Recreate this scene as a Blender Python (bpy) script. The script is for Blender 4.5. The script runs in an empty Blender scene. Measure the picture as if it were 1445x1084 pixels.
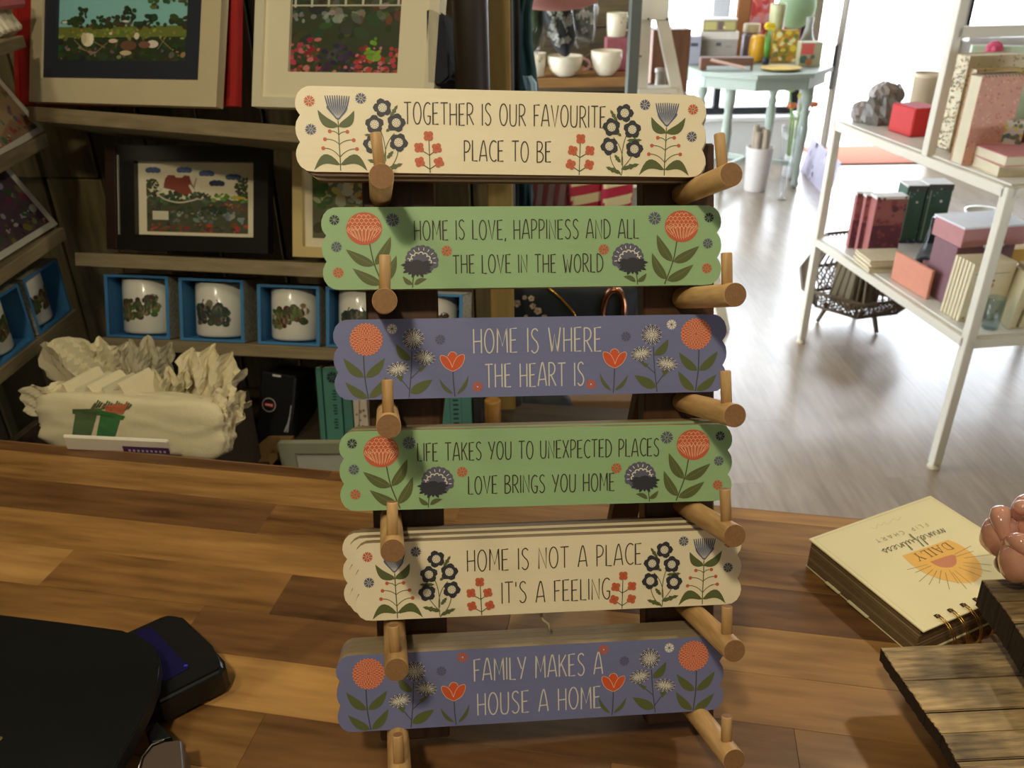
import bpy, bmesh, math, random
from mathutils import Vector, Matrix, noise
from mathutils.bvhtree import BVHTree

S = bpy.context.scene
C = S.collection
PI = math.pi

# ---------------------------------------------------------------- camera
F_PX, CX, CY, CAM_H = 1150.0, 722.5, 542.0, 1.50
_down = Vector((33.0, -2158.0, -1150.0)).normalized()
_fw = Vector((0, 0, -1.0))
_Y = (_fw - _down * _fw.dot(_down)).normalized()
_Z = -_down
_X = _Y.cross(_Z)
RCAM = Matrix((_X, _Y, _Z))                 # camera axes -> world
CAM = Vector((0, 0, CAM_H))
cd = bpy.data.cameras.new('camera')
cd.sensor_fit = 'HORIZONTAL'
cd.sensor_width = 36.0
cd.lens = 36.0 * F_PX / 1445.0
cd.clip_start, cd.clip_end = 0.02, 100
cd.dof.use_dof = True
cd.dof.focus_distance = 0.60
cd.dof.aperture_fstop = 14.0
cam = bpy.data.objects.new('camera', cd)
C.objects.link(cam)
cam.matrix_world = Matrix.Translation(CAM) @ RCAM.to_4x4()
S.camera = cam

# ---------------------------------------------------------------- world, lamps, exposure
S.view_settings.view_transform = 'Standard'
S.view_settings.look = 'None'
S.view_settings.gamma = 1.0
S.view_settings.use_curve_mapping = False
S.view_settings.exposure = 0.0
w = bpy.data.worlds.new('sky'); S.world = w; w.use_nodes = True
bg = w.node_tree.nodes['Background']
bg.inputs[0].default_value = (0.84, 0.91, 1.0, 1)
bg.inputs[1].default_value = 9.0


def area(name, loc, aim, size, power, col, spread=180, sy=None):
    l = bpy.data.lights.new(name, 'AREA')
    l.shape = 'RECTANGLE'; l.size = size; l.size_y = sy or size
    l.energy = power; l.color = col; l.spread = math.radians(spread)
    o = bpy.data.objects.new(name, l); C.objects.link(o)
    o.location = loc
    o.rotation_euler = (Vector(aim) - Vector(loc)).to_track_quat('-Z', 'Y').to_euler()
    return o


WARM = (1.0, 0.88, 0.64)
area('ceiling_lamp', (-0.25, -0.35, 2.45), (0.05, 0.55, 1.1), 0.10, 12.0, WARM)
area('ceiling_lamp', (1.05, 1.15, 2.5), (0.2, 0.6, 0.95), 0.09, 9.0, WARM)
area('ceiling_lamp', (-0.75, 0.35, 2.5), (-0.6, 1.3, 1.0), 0.2, 5.0, WARM)
area('ceiling_lamp', (1.6, 3.2, 2.55), (1.6, 3.2, 0), 0.5, 2.5, (1.0, 0.88, 0.66))
area('ceiling_lamp', (0.2, 2.2, 2.55), (0.3, 3.0, 0.6), 0.3, 5, WARM)
pl = bpy.data.lights.new('window_portal', 'AREA'); pl.shape = 'RECTANGLE'; pl.size = 4.2; pl.size_y = 2.4
pl.cycles.is_portal = True
po = bpy.data.objects.new('window_portal', pl); C.objects.link(po)
po.location = (2.9, 6.75, 1.3); po.rotation_euler = (math.radians(-90), 0, 0)


# ---------------------------------------------------------------- pixel geometry
def ray(u, v):
    return RCAM @ Vector(((u - CX) / F_PX, -(v - CY) / F_PX, -1.0))
def at_z(u, v, z):
    r = ray(u, v); return CAM + r * ((z - CAM_H) / r.z)
def at_y(u, v, y):
    r = ray(u, v); return CAM + r * (y / r.y)
def at_plane(u, v, p0, n):
    r = ray(u, v); return CAM + r * ((Vector(p0) - CAM).dot(n) / r.dot(n))
def mpp(P):
    """metres per photograph pixel at point P"""
    return -(RCAM.transposed() @ (Vector(P) - CAM)).z / F_PX
def frame_of(o, ex, ez):
    ex = ex.normalized(); ez = (ez - ex * ez.dot(ex)).normalized(); ey = ez.cross(ex)
    m = Matrix((ex, ey, ez)).transposed().to_4x4(); m.translation = o
    return m
def rect_on(p0, n, bl, br, tl):
    A, B, T = at_plane(*bl, p0, n), at_plane(*br, p0, n), at_plane(*tl, p0, n)
    m = frame_of(A, B - A, T - A)
    ez = m.col[2].xyz
    return m, (B - A).length, (T - A).dot(ez)
def TR(x, y, z, rz=0, rx=0, ry=0):
    return Matrix.Translation((x, y, z)) @ Matrix.Rotation(rz, 4, 'Z') @ Matrix.Rotation(ry, 4, 'Y') @ Matrix.Rotation(rx, 4, 'X')


# ---------------------------------------------------------------- materials
def lin(c):
    def f(x):
        x = x / 255.0
        return x / 12.92 if x <= 0.04045 else ((x + 0.055) / 1.055) ** 2.4
    return tuple(f(x) for x in c[:3]) + (1.0,)

MATS = {}
def mat(name, col, rough=0.55, metal=0.0, var=0.10, vscale=30.0, bump=0.0, bscale=120.0, emit=0, trans=0, stretch=None, col2=None, coat=0, spec=0.5, alpha=1):
    if name in MATS: return MATS[name]
    m = bpy.data.materials.new(name); m.use_nodes = True
    nt = m.node_tree; N, L = nt.nodes, nt.links
    b = N['Principled BSDF']
    b.inputs['Roughness'].default_value = rough
    b.inputs['Metallic'].default_value = metal
    b.inputs['Specular IOR Level'].default_value = spec
    b.inputs['Coat Weight'].default_value = coat
    b.inputs['Transmission Weight'].default_value = trans
    b.inputs['Alpha'].default_value = alpha
    c = lin(col)
    tc = N.new('ShaderNodeTexCoord'); mp = N.new('ShaderNodeMapping')
    L.new(tc.outputs['Object'], mp.inputs['Vector'])
    if stretch: mp.inputs['Scale'].default_value = stretch
    nz = N.new('ShaderNodeTexNoise'); nz.inputs['Scale'].default_value = vscale; nz.inputs['Detail'].default_value = 4
    L.new(mp.outputs['Vector'], nz.inputs['Vector'])
    mx = N.new('ShaderNodeMix'); mx.data_type = 'RGBA'
    L.new(nz.outputs['Fac'], mx.inputs[0])
    lo = lin(col2) if col2 else tuple(x * (1 - var) for x in c[:3]) + (1,)
    hi = c if col2 else tuple(min(1, x * (1 + var)) for x in c[:3]) + (1,)
    mx.inputs[6].default_value = lo; mx.inputs[7].default_value = hi
    L.new(mx.outputs[2], b.inputs['Base Color'])
    if bump:
        n2 = N.new('ShaderNodeTexNoise'); n2.inputs['Scale'].default_value = bscale; n2.inputs['Detail'].default_value = 5
        L.new(mp.outputs['Vector'], n2.inputs['Vector'])
        bp = N.new('ShaderNodeBump'); bp.inputs['Strength'].default_value = bump; bp.inputs['Distance'].default_value = 0.002
        L.new(n2.outputs['Fac'], bp.inputs['Height']); L.new(bp.outputs[0], b.inputs['Normal'])
    if emit:
        b.inputs['Emission Color'].default_value = c; b.inputs['Emission Strength'].default_value = emit
    MATS[name] = m
    return m

def wood(name, c_lo, c_hi, axis='X', scale=14.0, rough=0.45, dens=6.0, bump=0.15, coat=0.0, spread=0.18, blotch=0.0):
    """long-grained wood, every object its own offset and tone"""
    if name in MATS: return MATS[name]
    m = bpy.data.materials.new(name); m.use_nodes = True
    nt = m.node_tree; N, L = nt.nodes, nt.links; b = N['Principled BSDF']
    b.inputs['Roughness'].default_value = rough; b.inputs['Coat Weight'].default_value = coat
    b.inputs['Coat Roughness'].default_value = 0.25
    tc = N.new('ShaderNodeTexCoord'); oi = N.new('ShaderNodeObjectInfo')
    vm = N.new('ShaderNodeVectorMath'); vm.operation = 'ADD'
    cb = N.new('ShaderNodeCombineXYZ'); ml = N.new('ShaderNodeMath'); ml.operation = 'MULTIPLY'; ml.inputs[1].default_value = 37.0
    L.new(oi.outputs['Random'], ml.inputs[0])
    for i in range(3): L.new(ml.outputs[0], cb.inputs[i])
    L.new(tc.outputs['Object'], vm.inputs[0]); L.new(cb.outputs[0], vm.inputs[1])
    mp = N.new('ShaderNodeMapping')
    s = {'X': (0.12, 1, 1), 'Y': (1, 0.12, 1), 'Z': (1, 1, 0.12)}[axis]
    mp.inputs['Scale'].default_value = s
    L.new(vm.outputs[0], mp.inputs['Vector'])
    n1 = N.new('ShaderNodeTexNoise'); n1.inputs['Scale'].default_value = scale; n1.inputs['Detail'].default_value = 6; n1.inputs['Distortion'].default_value = 0.6
    n2 = N.new('ShaderNodeTexNoise'); n2.inputs['Scale'].default_value = scale * dens * 1.3; n2.inputs['Detail'].default_value = 6
    L.new(mp.outputs[0], n1.inputs['Vector']); L.new(mp.outputs[0], n2.inputs['Vector'])
    ad = N.new('ShaderNodeMath'); ad.operation = 'ADD'
    m2 = N.new('ShaderNodeMath'); m2.operation = 'MULTIPLY'; m2.inputs[1].default_value = 0.80
    L.new(n2.outputs['Fac'], m2.inputs[0]); L.new(n1.outputs['Fac'], ad.inputs[0]); L.new(m2.outputs[0], ad.inputs[1])
    sb = N.new('ShaderNodeMapRange'); sb.inputs[1].default_value = 0.62; sb.inputs[2].default_value = 1.18
    L.new(ad.outputs[0], sb.inputs[0])
    mx = N.new('ShaderNodeMix'); mx.data_type = 'RGBA'
    L.new(sb.outputs[0], mx.inputs[0]); mx.inputs[6].default_value = lin(c_lo); mx.inputs[7].default_value = lin(c_hi)
    hs = N.new('ShaderNodeHueSaturation')
    mr = N.new('ShaderNodeMapRange'); mr.inputs[3].default_value = 1 - spread; mr.inputs[4].default_value = 1 + spread
    L.new(oi.outputs['Random'], mr.inputs[0]); L.new(mr.outputs[0], hs.inputs['Value'])
    L.new(mx.outputs[2], hs.inputs['Color']); last = hs.outputs[0]
    if blotch:
        n3 = N.new('ShaderNodeTexNoise'); n3.inputs['Scale'].default_value = 14; n3.inputs['Detail'].default_value = 3
        L.new(vm.outputs[0], n3.inputs['Vector'])
        r3 = N.new('ShaderNodeMapRange'); r3.inputs[1].default_value = .42; r3.inputs[2].default_value = .58; r3.inputs[3].default_value = 1 - blotch; r3.inputs[4].default_value = 1.1
        L.new(n3.outputs['Fac'], r3.inputs[0]); h3 = N.new('ShaderNodeHueSaturation'); L.new(r3.outputs[0], h3.inputs['Value']); L.new(last, h3.inputs['Color']); last = h3.outputs[0]
    L.new(last, b.inputs['Base Color'])
    bp = N.new('ShaderNodeBump'); bp.inputs['Strength'].default_value = bump; bp.inputs['Distance'].default_value = 0.001
    L.new(n2.outputs['Fac'], bp.inputs['Height']); L.new(bp.outputs[0], b.inputs['Normal'])
    MATS[name] = m
    return m

def ink(name='printed_ink', rough=0.55):
    if name in MATS: return MATS[name]
    m = bpy.data.materials.new(name); m.use_nodes = True
    N, L = m.node_tree.nodes, m.node_tree.links
    a = N.new('ShaderNodeAttribute'); a.attribute_name = 'Col'
    nz = N.new('ShaderNodeTexNoise'); nz.inputs['Scale'].default_value = 900
    hs = N.new('ShaderNodeHueSaturation')
    mr = N.new('ShaderNodeMapRange'); mr.inputs[3].default_value = 0.85; mr.inputs[4].default_value = 1.15
    L.new(nz.outputs['Fac'], mr.inputs[0]); L.new(mr.outputs[0], hs.inputs['Value'])
    L.new(a.outputs['Color'], hs.inputs['Color'])
    L.new(hs.outputs[0], N['Principled BSDF'].inputs['Base Color'])
    N['Principled BSDF'].inputs['Roughness'].default_value = rough
    MATS[name] = m
    return m

def glass(name, col=(255, 255, 255), rough=0.05, gl=0.7):
    """thin clear pane: mostly see-through with real reflection"""
    if name in MATS: return MATS[name]
    m = bpy.data.materials.new(name); m.use_nodes = True
    nt = m.node_tree; N, L = nt.nodes, nt.links
    N.remove(N['Principled BSDF'])
    g = N.new('ShaderNodeBsdfGlossy'); g.inputs['Roughness'].default_value = rough
    t = N.new('ShaderNodeBsdfTransparent'); t.inputs[0].default_value = lin(col)
    lw = N.new('ShaderNodeLayerWeight'); lw.inputs[0].default_value = 0.5
    pw = N.new('ShaderNodeMath'); pw.operation = 'POWER'; pw.inputs[1].default_value = 4.0
    f = N.new('ShaderNodeMath'); f.operation = 'MULTIPLY_ADD'; f.inputs[1].default_value = gl; f.inputs[2].default_value = 0.04
    L.new(lw.outputs['Facing'], pw.inputs[0]); L.new(pw.outputs[0], f.inputs[0])
    mx = N.new('ShaderNodeMixShader')
    L.new(f.outputs[0], mx.inputs[0]); L.new(t.outputs[0], mx.inputs[1]); L.new(g.outputs[0], mx.inputs[2])
    L.new(mx.outputs[0], N['Material Output'].inputs['Surface'])
    MATS[name] = m
    return m


# ---------------------------------------------------------------- objects
def thing(name, label, cat, group=None, M=None):
    o = bpy.data.objects.new(name, None); C.objects.link(o)
    o.empty_display_size = 0.02
    if M is not None: o.matrix_world = M
    o['label'] = label; o['category'] = cat
    if group: o['group'] = group
    return o

class MB:
    def __init__(s):
        s.bm = bmesh.new(); s.mi = 0
    def _xf(s, vs, M):
        if M is not None:
            for v in vs: v.co = M @ v.co
    def box(s, c, d, bev=0.0, M=None, seg=1, mi=0):
        r = bmesh.ops.create_cube(s.bm, size=1.0)
        vs = r['verts']
        for v in vs:
            v.co = Vector((c[0] + v.co.x * d[0], c[1] + v.co.y * d[1], c[2] + v.co.z * d[2]))
        es = list({e for v in vs for e in v.link_edges})
        fs = {f for v in vs for f in v.link_faces}
        if bev:
            r2 = bmesh.ops.bevel(s.bm, geom=es, offset=bev, segments=seg, affect='EDGES', profile=0.5)
            fs = {f for f in r2['faces']} | {f for f in fs if f.is_valid}
            vs = list({v for f in fs for v in f.verts})
        for f in fs: f.material_index = mi
        s._xf(vs, M)
        return vs
    def quadbox(s, pts, y0, y1):
        """prism: 2d outline pts (x,z) extruded from y0 to y1"""
        return s.prism(pts, y0, y1)
    def prism(s, pts, y0, y1, M=None, mi=0, mi_front=None, smooth=False):
        a = [s.bm.verts.new((p[0], y0, p[1])) for p in pts]
        b = [s.bm.verts.new((p[0], y1, p[1])) for p in pts]
        n = len(pts)
        f1 = s.bm.faces.new(a); f2 = s.bm.faces.new(b[::-1])
        f1.material_index = mi if mi_front is None else mi_front; f2.material_index = mi
        for i in range(n):
            f = s.bm.faces.new((a[i], b[i], b[(i + 1) % n], a[(i + 1) % n])); f.material_index = mi; f.smooth = smooth
        s._xf(a + b, M)
    def lathe(s, prof, seg=24, M=None, c=(0, 0), mi=0, sx=1, sy=1, smooth=True):
        rings = []
        for (r, z) in prof:
            rings.append([s.bm.verts.new((c[0] + sx * max(r, 1e-5) * math.cos(2 * PI * k / seg), c[1] + sy * max(r, 1e-5) * math.sin(2 * PI * k / seg), z)) for k in range(seg)])
        for i in range(len(rings) - 1):
            for k in range(seg):
                f = s.bm.faces.new((rings[i][k], rings[i][(k + 1) % seg], rings[i + 1][(k + 1) % seg], rings[i + 1][k])); f.smooth = smooth; f.material_index = mi
        if prof[0][0] > 2e-5:
            f = s.bm.faces.new(rings[0][::-1]); f.material_index = mi
        if prof[-1][0] > 2e-5:
            f = s.bm.faces.new(rings[-1]); f.material_index = mi
        s._xf([v for r in rings for v in r], M)
    def tube(s, pts, r, seg=8, closed=False, M=None, mi=0, rs=None, cap=True):
        pts = [Vector(p) for p in pts]; n = len(pts); rings = []; up = None
        for i, p in enumerate(pts):
            if closed: t = pts[(i + 1) % n] - pts[i - 1]
            else: t = pts[min(i + 1, n - 1)] - pts[max(i - 1, 0)]
            t.normalize()
            if up is None:
                up = t.orthogonal().normalized()
            else:
                up = (up - t * up.dot(t))
                up = up.normalized() if up.length > 1e-6 else t.orthogonal().normalized()
            sd = t.cross(up); rr = rs[i] if rs else r
            rings.append([s.bm.verts.new(p + rr * (math.cos(2 * PI * k / seg) * up + math.sin(2 * PI * k / seg) * sd)) for k in range(seg)])
        m = n if closed else n - 1
        for i in range(m):
            for k in range(seg):
                f = s.bm.faces.new((rings[i][k], rings[(i + 1) % n][k], rings[(i + 1) % n][(k + 1) % seg], rings[i][(k + 1) % seg])); f.smooth = True; f.material_index = mi
        if not closed and cap:
            for f in (s.bm.faces.new(rings[0]), s.bm.faces.new(rings[-1][::-1])): f.material_index = mi
        s._xf([v for r_ in rings for v in r_], M)
    def bar(s, a, b, w, d, M=None, mi=0, bev=0.0, up=(0, 0, 1)):
        """rectangular bar from a to b"""
        a, b = Vector(a), Vector(b); t = b - a; L_ = t.length; t.normalize()
        u = Vector(up); u = u - t * u.dot(t)
        u = u.normalized() if u.length > 1e-6 else t.orthogonal().normalized()
        sd = t.cross(u)
        m = Matrix((sd, u, t)).transposed().to_4x4(); m.translation = a
        s.box((0, 0, L_ / 2), (w, d, L_), bev, M=(M @ m) if M is not None else m, mi=mi)
    def ball(s, c, r, su=16, sv=10, M=None, sc=(1, 1, 1), mi=0, amp=0, freq=20, seed=0):
        rr = bmesh.ops.create_uvsphere(s.bm, u_segments=su, v_segments=sv, radius=1.0)
        vs = rr['verts']
        for v in vs:
            p = v.co.copy()
            k = 1.0
            if amp: k += amp * noise.noise(p * freq + Vector((seed, seed * 1.7, -seed)))
            v.co = Vector((c[0] + p.x * r * sc[0] * k, c[1] + p.y * r * sc[1] * k, c[2] + p.z * r * sc[2] * k))
        for f in {f for v in vs for f in v.link_faces}: f.smooth = True; f.material_index = mi
        s._xf(vs, M)
    def build(s, name, mats, parent=None, label=None, cat=None, group=None, kind=None, M=None):
        bmesh.ops.recalc_face_normals(s.bm, faces=s.bm.faces)
        me = bpy.data.meshes.new(name); s.bm.to_mesh(me); s.bm.free()
        if not isinstance(mats, (list, tuple)): mats = [mats]
        for m in mats: me.materials.append(m)
        o = bpy.data.objects.new(name, me); C.objects.link(o)
        if parent is not None: o.parent = parent
        if M is not None:
            if parent is None: o.matrix_world = M
            else: o.matrix_local = M
        if label: o['label'] = label
        if cat: o['category'] = cat
        if group: o['group'] = group
        if kind: o['kind'] = kind
        return o

def one(name, label, cat, mb, m, M=None, group=None):
    return mb.build(name, m, label=label, cat=cat, group=group, M=M)

def copy_tree(o, M=None, label=None, parent=None):
    c = o.copy(); C.objects.link(c)
    if parent is not None: c.parent = parent; c.matrix_local = o.matrix_local
    if M is not None: c.matrix_world = M
    if label: c['label'] = label
    for ch in list(o.children): copy_tree(ch, parent=c)
    return c

def empty_mb_box(c, d, bev=0.0, **k):
    b = MB(); b.box(c, d, bev, **k); return b


# ---------------------------------------------------------------- flat print (ink on a face), local XZ plane facing -Y
class Art:
    def __init__(s, sc=0.001, y=-0.00012, step=1.2e-6):
        s.bm = bmesh.new(); s.cl = s.bm.loops.layers.float_color.new('Col')
        s.sc = sc; s.y = y; s.step = step; s.mx = None; s.ox = s.oy = 0
        s.clip = None
    def pt(s, p):
        x, z = p
        if s.mx is not None: x = s.mx - x
        x += s.ox; z += s.oy
        if s.clip:
            x = min(max(x, s.clip[0]), s.clip[1]); z = min(max(z, s.clip[2]), s.clip[3])
        return (x * s.sc, s.y, z * s.sc)
    def poly(s, pts, col):
        q = []
        for p in pts:
            a = s.pt(p)
            if not q or (abs(a[0] - q[-1][0]) + abs(a[2] - q[-1][2])) > 1e-7: q.append(a)
        if len(q) > 2 and (abs(q[0][0] - q[-1][0]) + abs(q[0][2] - q[-1][2])) < 1e-7: q.pop()
        if len(q) < 3: return
        f = s.bm.faces.new([s.bm.verts.new(a) for a in q])
        c = lin(col)
        for l in f.loops: l[s.cl] = c
        s.y -= s.step
    def rect(s, x0, z0, x1, z1, col): s.poly([(x0, z0), (x1, z0), (x1, z1), (x0, z1)], col)
    def disc(s, c, r, col, ry=None, n=18, rot=0):
        ry = ry or r; ca, sa = math.cos(rot), math.sin(rot)
        s.poly([(c[0] + r * math.cos(t) * ca - ry * math.sin(t) * sa, c[1] + r * math.cos(t) * sa + ry * math.sin(t) * ca) for t in [2 * PI * k / n for k in range(n)]], col)
    def line(s, pts, w, col, w2=None):
        n = len(pts)
        if n < 2: return
        L_, R_ = [], []
        for i, p in enumerate(pts):
            a = pts[max(i - 1, 0)]; b = pts[min(i + 1, n - 1)]
            dx, dy = b[0] - a[0], b[1] - a[1]; d = math.hypot(dx, dy) or 1
            ww = (w + (w2 - w) * i / (n - 1)) if w2 is not None else w
            k = ww / 2
            if 0 < i < n - 1:
                d1 = (p[0] - a[0], p[1] - a[1]); d2 = (b[0] - p[0], b[1] - p[1])
                l1 = math.hypot(*d1) or 1; l2 = math.hypot(*d2) or 1
                cs = (d1[0] * d2[0] + d1[1] * d2[1]) / (l1 * l2)
                k *= min(1.6, 1 / max(0.5, math.sqrt(max(0.0, (1 + cs) / 2))))
            L_.append((p[0] - dy / d * k, p[1] + dx / d * k)); R_.append((p[0] + dy / d * k, p[1] - dx / d * k))
        c = lin(col)
        for i in range(n - 1):
            q = [s.pt(a) for a in (L_[i], R_[i], R_[i + 1], L_[i + 1])]
            try:
                f = s.bm.faces.new([s.bm.verts.new(a) for a in q])
                for l in f.loops: l[s.cl] = c
            except ValueError: pass
        s.y -= s.step
    def ring(s, c, r, w, col, ry=None, n=18):
        ry = ry or r
        s.line([(c[0] + r * math.cos(2 * PI * k / n), c[1] + ry * math.sin(2 * PI * k / n)) for k in range(n + 1)], w, col)
    def leaf(s, a, b, w, col, bend=0.0, skew=0.45):
        dx, dy = b[0] - a[0], b[1] - a[1]; L_ = math.hypot(dx, dy); ux, uy = dx / L_, dy / L_; nx, ny = -uy, ux
        up, dn = [], []
        for i in range(9):
            t = i / 8
            ww = w / 2 * math.sin(PI * t ** (0.75 if skew < .5 else 1.2)) ** 0.9
            m = bend * L_ * math.sin(PI * t)
            up.append((a[0] + dx * t + nx * (m + ww), a[1] + dy * t + ny * (m + ww)))
            dn.append((a[0] + dx * t + nx * (m - ww), a[1] + dy * t + ny * (m - ww)))
        s.poly(up + dn[::-1][1:-1], col)
    def curve(s, a, c, b, w, col, n=8):
        s.line([((1 - t) ** 2 * a[0] + 2 * t * (1 - t) * c[0] + t * t * b[0], (1 - t) ** 2 * a[1] + 2 * t * (1 - t) * c[1] + t * t * b[1]) for t in [i / n for i in range(n + 1)]], w, col)
    def build(s, name, parent=None, M=None, m=None, snap=None, **k):
        me = bpy.data.meshes.new(name)
        if snap is not None:            # lay the print on a curved surface: push each vertex back (+Y) onto it
            bvh, off = snap
            hits = [bvh.ray_cast(Vector((v.co.x, -5, v.co.z)), Vector((0, 1, 0)))[0] for v in s.bm.verts]
            ok = [h.y for h in hits if h is not None]
            miss = max(ok) if ok else 0
            for v, h in zip(s.bm.verts, hits): v.co.y += (h.y if h is not None else miss) - off
        s.bm.to_mesh(me); s.bm.free()
        me.materials.append(m or ink())
        o = bpy.data.objects.new(name, me); C.objects.link(o)
        if parent is not None: o.parent = parent
        if M is not None:
            if parent is None: o.matrix_world = M
            else: o.matrix_local = M
        for q, v in k.items():
            if v: o[{'cat': 'category'}.get(q, q)] = v
        return o

# ---------------------------------------------------------------- hand-lettered capitals drawn as strokes
def arc(cx, cy, rx, ry, a0, a1, n=12):
    return [(cx + rx * math.cos(math.radians(a0 + (a1 - a0) * i / n)), cy + ry * math.sin(math.radians(a0 + (a1 - a0) * i / n))) for i in range(n + 1)]
def smooth(p, n=5):
    out = []
    for i in range(len(p) - 1):
        p0 = p[max(i - 1, 0)]; p1 = p[i]; p2 = p[i + 1]; p3 = p[min(i + 2, len(p) - 1)]
        for k in range(n):
            t = k / n
            out.append(tuple(0.5 * (2 * p1[j] + (p2[j] - p0[j]) * t + (2 * p0[j] - 5 * p1[j] + 4 * p2[j] - p3[j]) * t * t + (3 * p1[j] - p0[j] - 3 * p2[j] + p3[j]) * t ** 3) for j in (0, 1)))
    out.append(p[-1]); return out
GL = {
 'A': (.50, [smooth([(0, 0), (.13, .62), (.22, .93), (.27, 1), (.32, .93), (.40, .60), (.50, 0)]), [(.07, .27), (.45, .29)]]),
 'B': (.42, [[(.02, 1), (.02, 0)], smooth([(.0, 1), (.24, .99), (.35, .86), (.32, .66), (.18, .55), (.02, .53)]), smooth([(.02, .53), (.26, .50), (.41, .34), (.38, .12), (.22, .01), (0, 0)])]),
 'C': (.42, [arc(.30, .5, .28, .5, 55, 305, 16)]),
 'D': (.46, [[(.02, 1), (.02, 0)], smooth([(0, 1), (.2, .96), (.38, .76), (.44, .5), (.38, .2), (.2, .03), (0, 0)])]),
 'E': (.36, [[(.36, 1), (.02, .98), (.02, 0), (.36, .01)], [(.02, .50), (.30, .52)]]),
 'F': (.34, [[(.36, 1), (.02, .98), (.02, 0)], [(.02, .50), (.29, .52)]]),
 'G': (.44, [arc(.28, .5, .27, .5, 55, 285, 16) + [(.42, .12), (.43, .38), (.25, .38)]]),
 'H': (.44, [[(.02, 1), (.02, 0)], [(.42, 1), (.42, 0)], [(.02, .48), (.42, .50)]]),
 'I': (.04, [[(.02, 1), (.02, 0)]]),
 'K': (.42, [[(.02, 1), (.02, 0)], [(.40, .98), (.03, .45)], [(.14, .58), (.42, 0)]]),
 'L': (.32, [[(.02, 1), (.02, .01), (.34, .0)]]),
 'M': (.56, [[(.02, 0), (.05, 1), (.29, .28), (.52, 1), (.55, 0)]]),
 'N': (.46, [[(.02, 0), (.03, .98), (.43, .02), (.44, 1)]]),
 'O': (.50, [arc(.25, .5, .24, .5, 90, 450, 22)]),
 'P': (.38, [[(.02, 1), (.02, 0)], smooth([(0, 1), (.24, .98), (.37, .82), (.34, .60), (.2, .47), (.02, .44)])]),
 'R': (.42, [[(.02, 1), (.02, 0)], smooth([(0, 1), (.24, .98), (.37, .82), (.34, .60), (.2, .48), (.03, .46)]), [(.14, .46), (.43, 0)]]),
 'S': (.40, [smooth([(.37, .90), (.25, 1), (.09, .93), (.05, .74), (.17, .57), (.31, .44), (.38, .24), (.30, .05), (.15, 0), (.02, .11)])]),
 'T': (.44, [[(0, .99), (.46, 1)], [(.22, 1), (.22, 0)]]),
 'U': (.46, [smooth([(.02, 1), (.02, .3), (.08, .06), (.22, 0), (.36, .06), (.42, .3), (.43, 1)])]),
 'V': (.46, [[(0, 1), (.23, 0), (.45, 1)]]),
 'W': (.64, [[(0, 1), (.17, 0), (.31, .72), (.46, 0), (.62, 1)]]),
 'X': (.44, [[(0, 1), (.44, 0)], [(.42, 1), (.01, 0)]]),
 'Y': (.46, [[(0, 1), (.22, .46)], [(.46, 1), (.16, 0)]]),
 ',': (.08, [[(.06, .08), (.02, -.09)]]),
 "'": (.08, [[(.04, 1.02), (.04, .80)]]),
 ' ': (.26, []),
}
def lettering(art, text, x0, x1, zb, zt, w, col, rnd=None, slope=0.0, bold=1.0):
    gap = 0.145
    tot = sum(GL[c][0] for c in text) + gap * (len(text) - 1)
    k = (x1 - x0) / tot; h = zt - zb; x = x0
    for c in text:
        wd, st = GL[c]
        j = rnd.uniform(-.02, .02) * h if rnd else 0
        for q in st:
            art.line([(x + p[0] * k, zb + j + p[1] * h + slope * (x + p[0] * k - x0)) for p in q], w, col)
        x += (wd + gap) * k

# ================================================================ STRUCTURE
ZC = 0.915                                   # worktop height
# floor: laminate boards running towards the shop front
floor_mat = wood('floor_laminate', (138, 120, 100), (170, 152, 130), axis='Y', scale=9, rough=0.34, dens=5, bump=0.03, spread=0.025, coat=1.0)
b = MB(); b.box((1.6, 3.9, -0.03), (7.0, 8.0, 0.04)); floor = b.build('floor', mat('floor_joint', (140, 122, 102)), kind='structure')
rnd = random.Random(5)
_plank_meshes = {}
nrow = 0
x = -0.25
while x < 5.0:
    y = 1.2 + rnd.uniform(0, 1.0)
    yy = 1.2
    while yy < 7.2:
        L_ = min(y, 7.2) - yy
        if L_ > 0.05:
            b = MB(); b.box((0, 0, 0), (0.1888, L_ - 0.0003, 0.012), 0.0002)
            o = b.build('floor_board', floor_mat, parent=floor, M=TR(x, yy + L_ / 2, -0.006))
        yy = y; y += 1.28
    x += 0.189

# ceiling
b = MB(); b.box((1.6, 2.6, 2.66), (7.0, 8.4, 0.04)); b.build('ceiling', mat('ceiling_paint', (104, 96, 82), .8), kind='structure')
# walls out of view that close the room
wallpaint = mat('wall_paint', (92, 84, 68), .8)
b = MB(); b.box((1.6, -1.55, 1.3), (7.0, 0.05, 2.7)); b.build('wall_rear', wallpaint, kind='structure')
b = MB(); b.box((5.05, 2.6, 1.3), (0.05, 8.4, 2.7)); b.build('wall_right', wallpaint, kind='structure')

# left wall: ribbed dark board
b = MB(); b.box((-1.12, 0.2, 1.3), (0.04, 3.6, 2.7))
wl = b.build('wall_left', mat('wall_left_board', (84, 78, 56), .8), kind='structure')
for i in range(40):
    b = MB(); b.box((0, 0, 0), (0.012, 0.030, 2.0), 0.003)
    b.build('batten', mat('ribbed_board', (104, 98, 72), .75), parent=wl, M=TR(-1.095, 0.05 + i * 0.038, 1.5))

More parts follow.
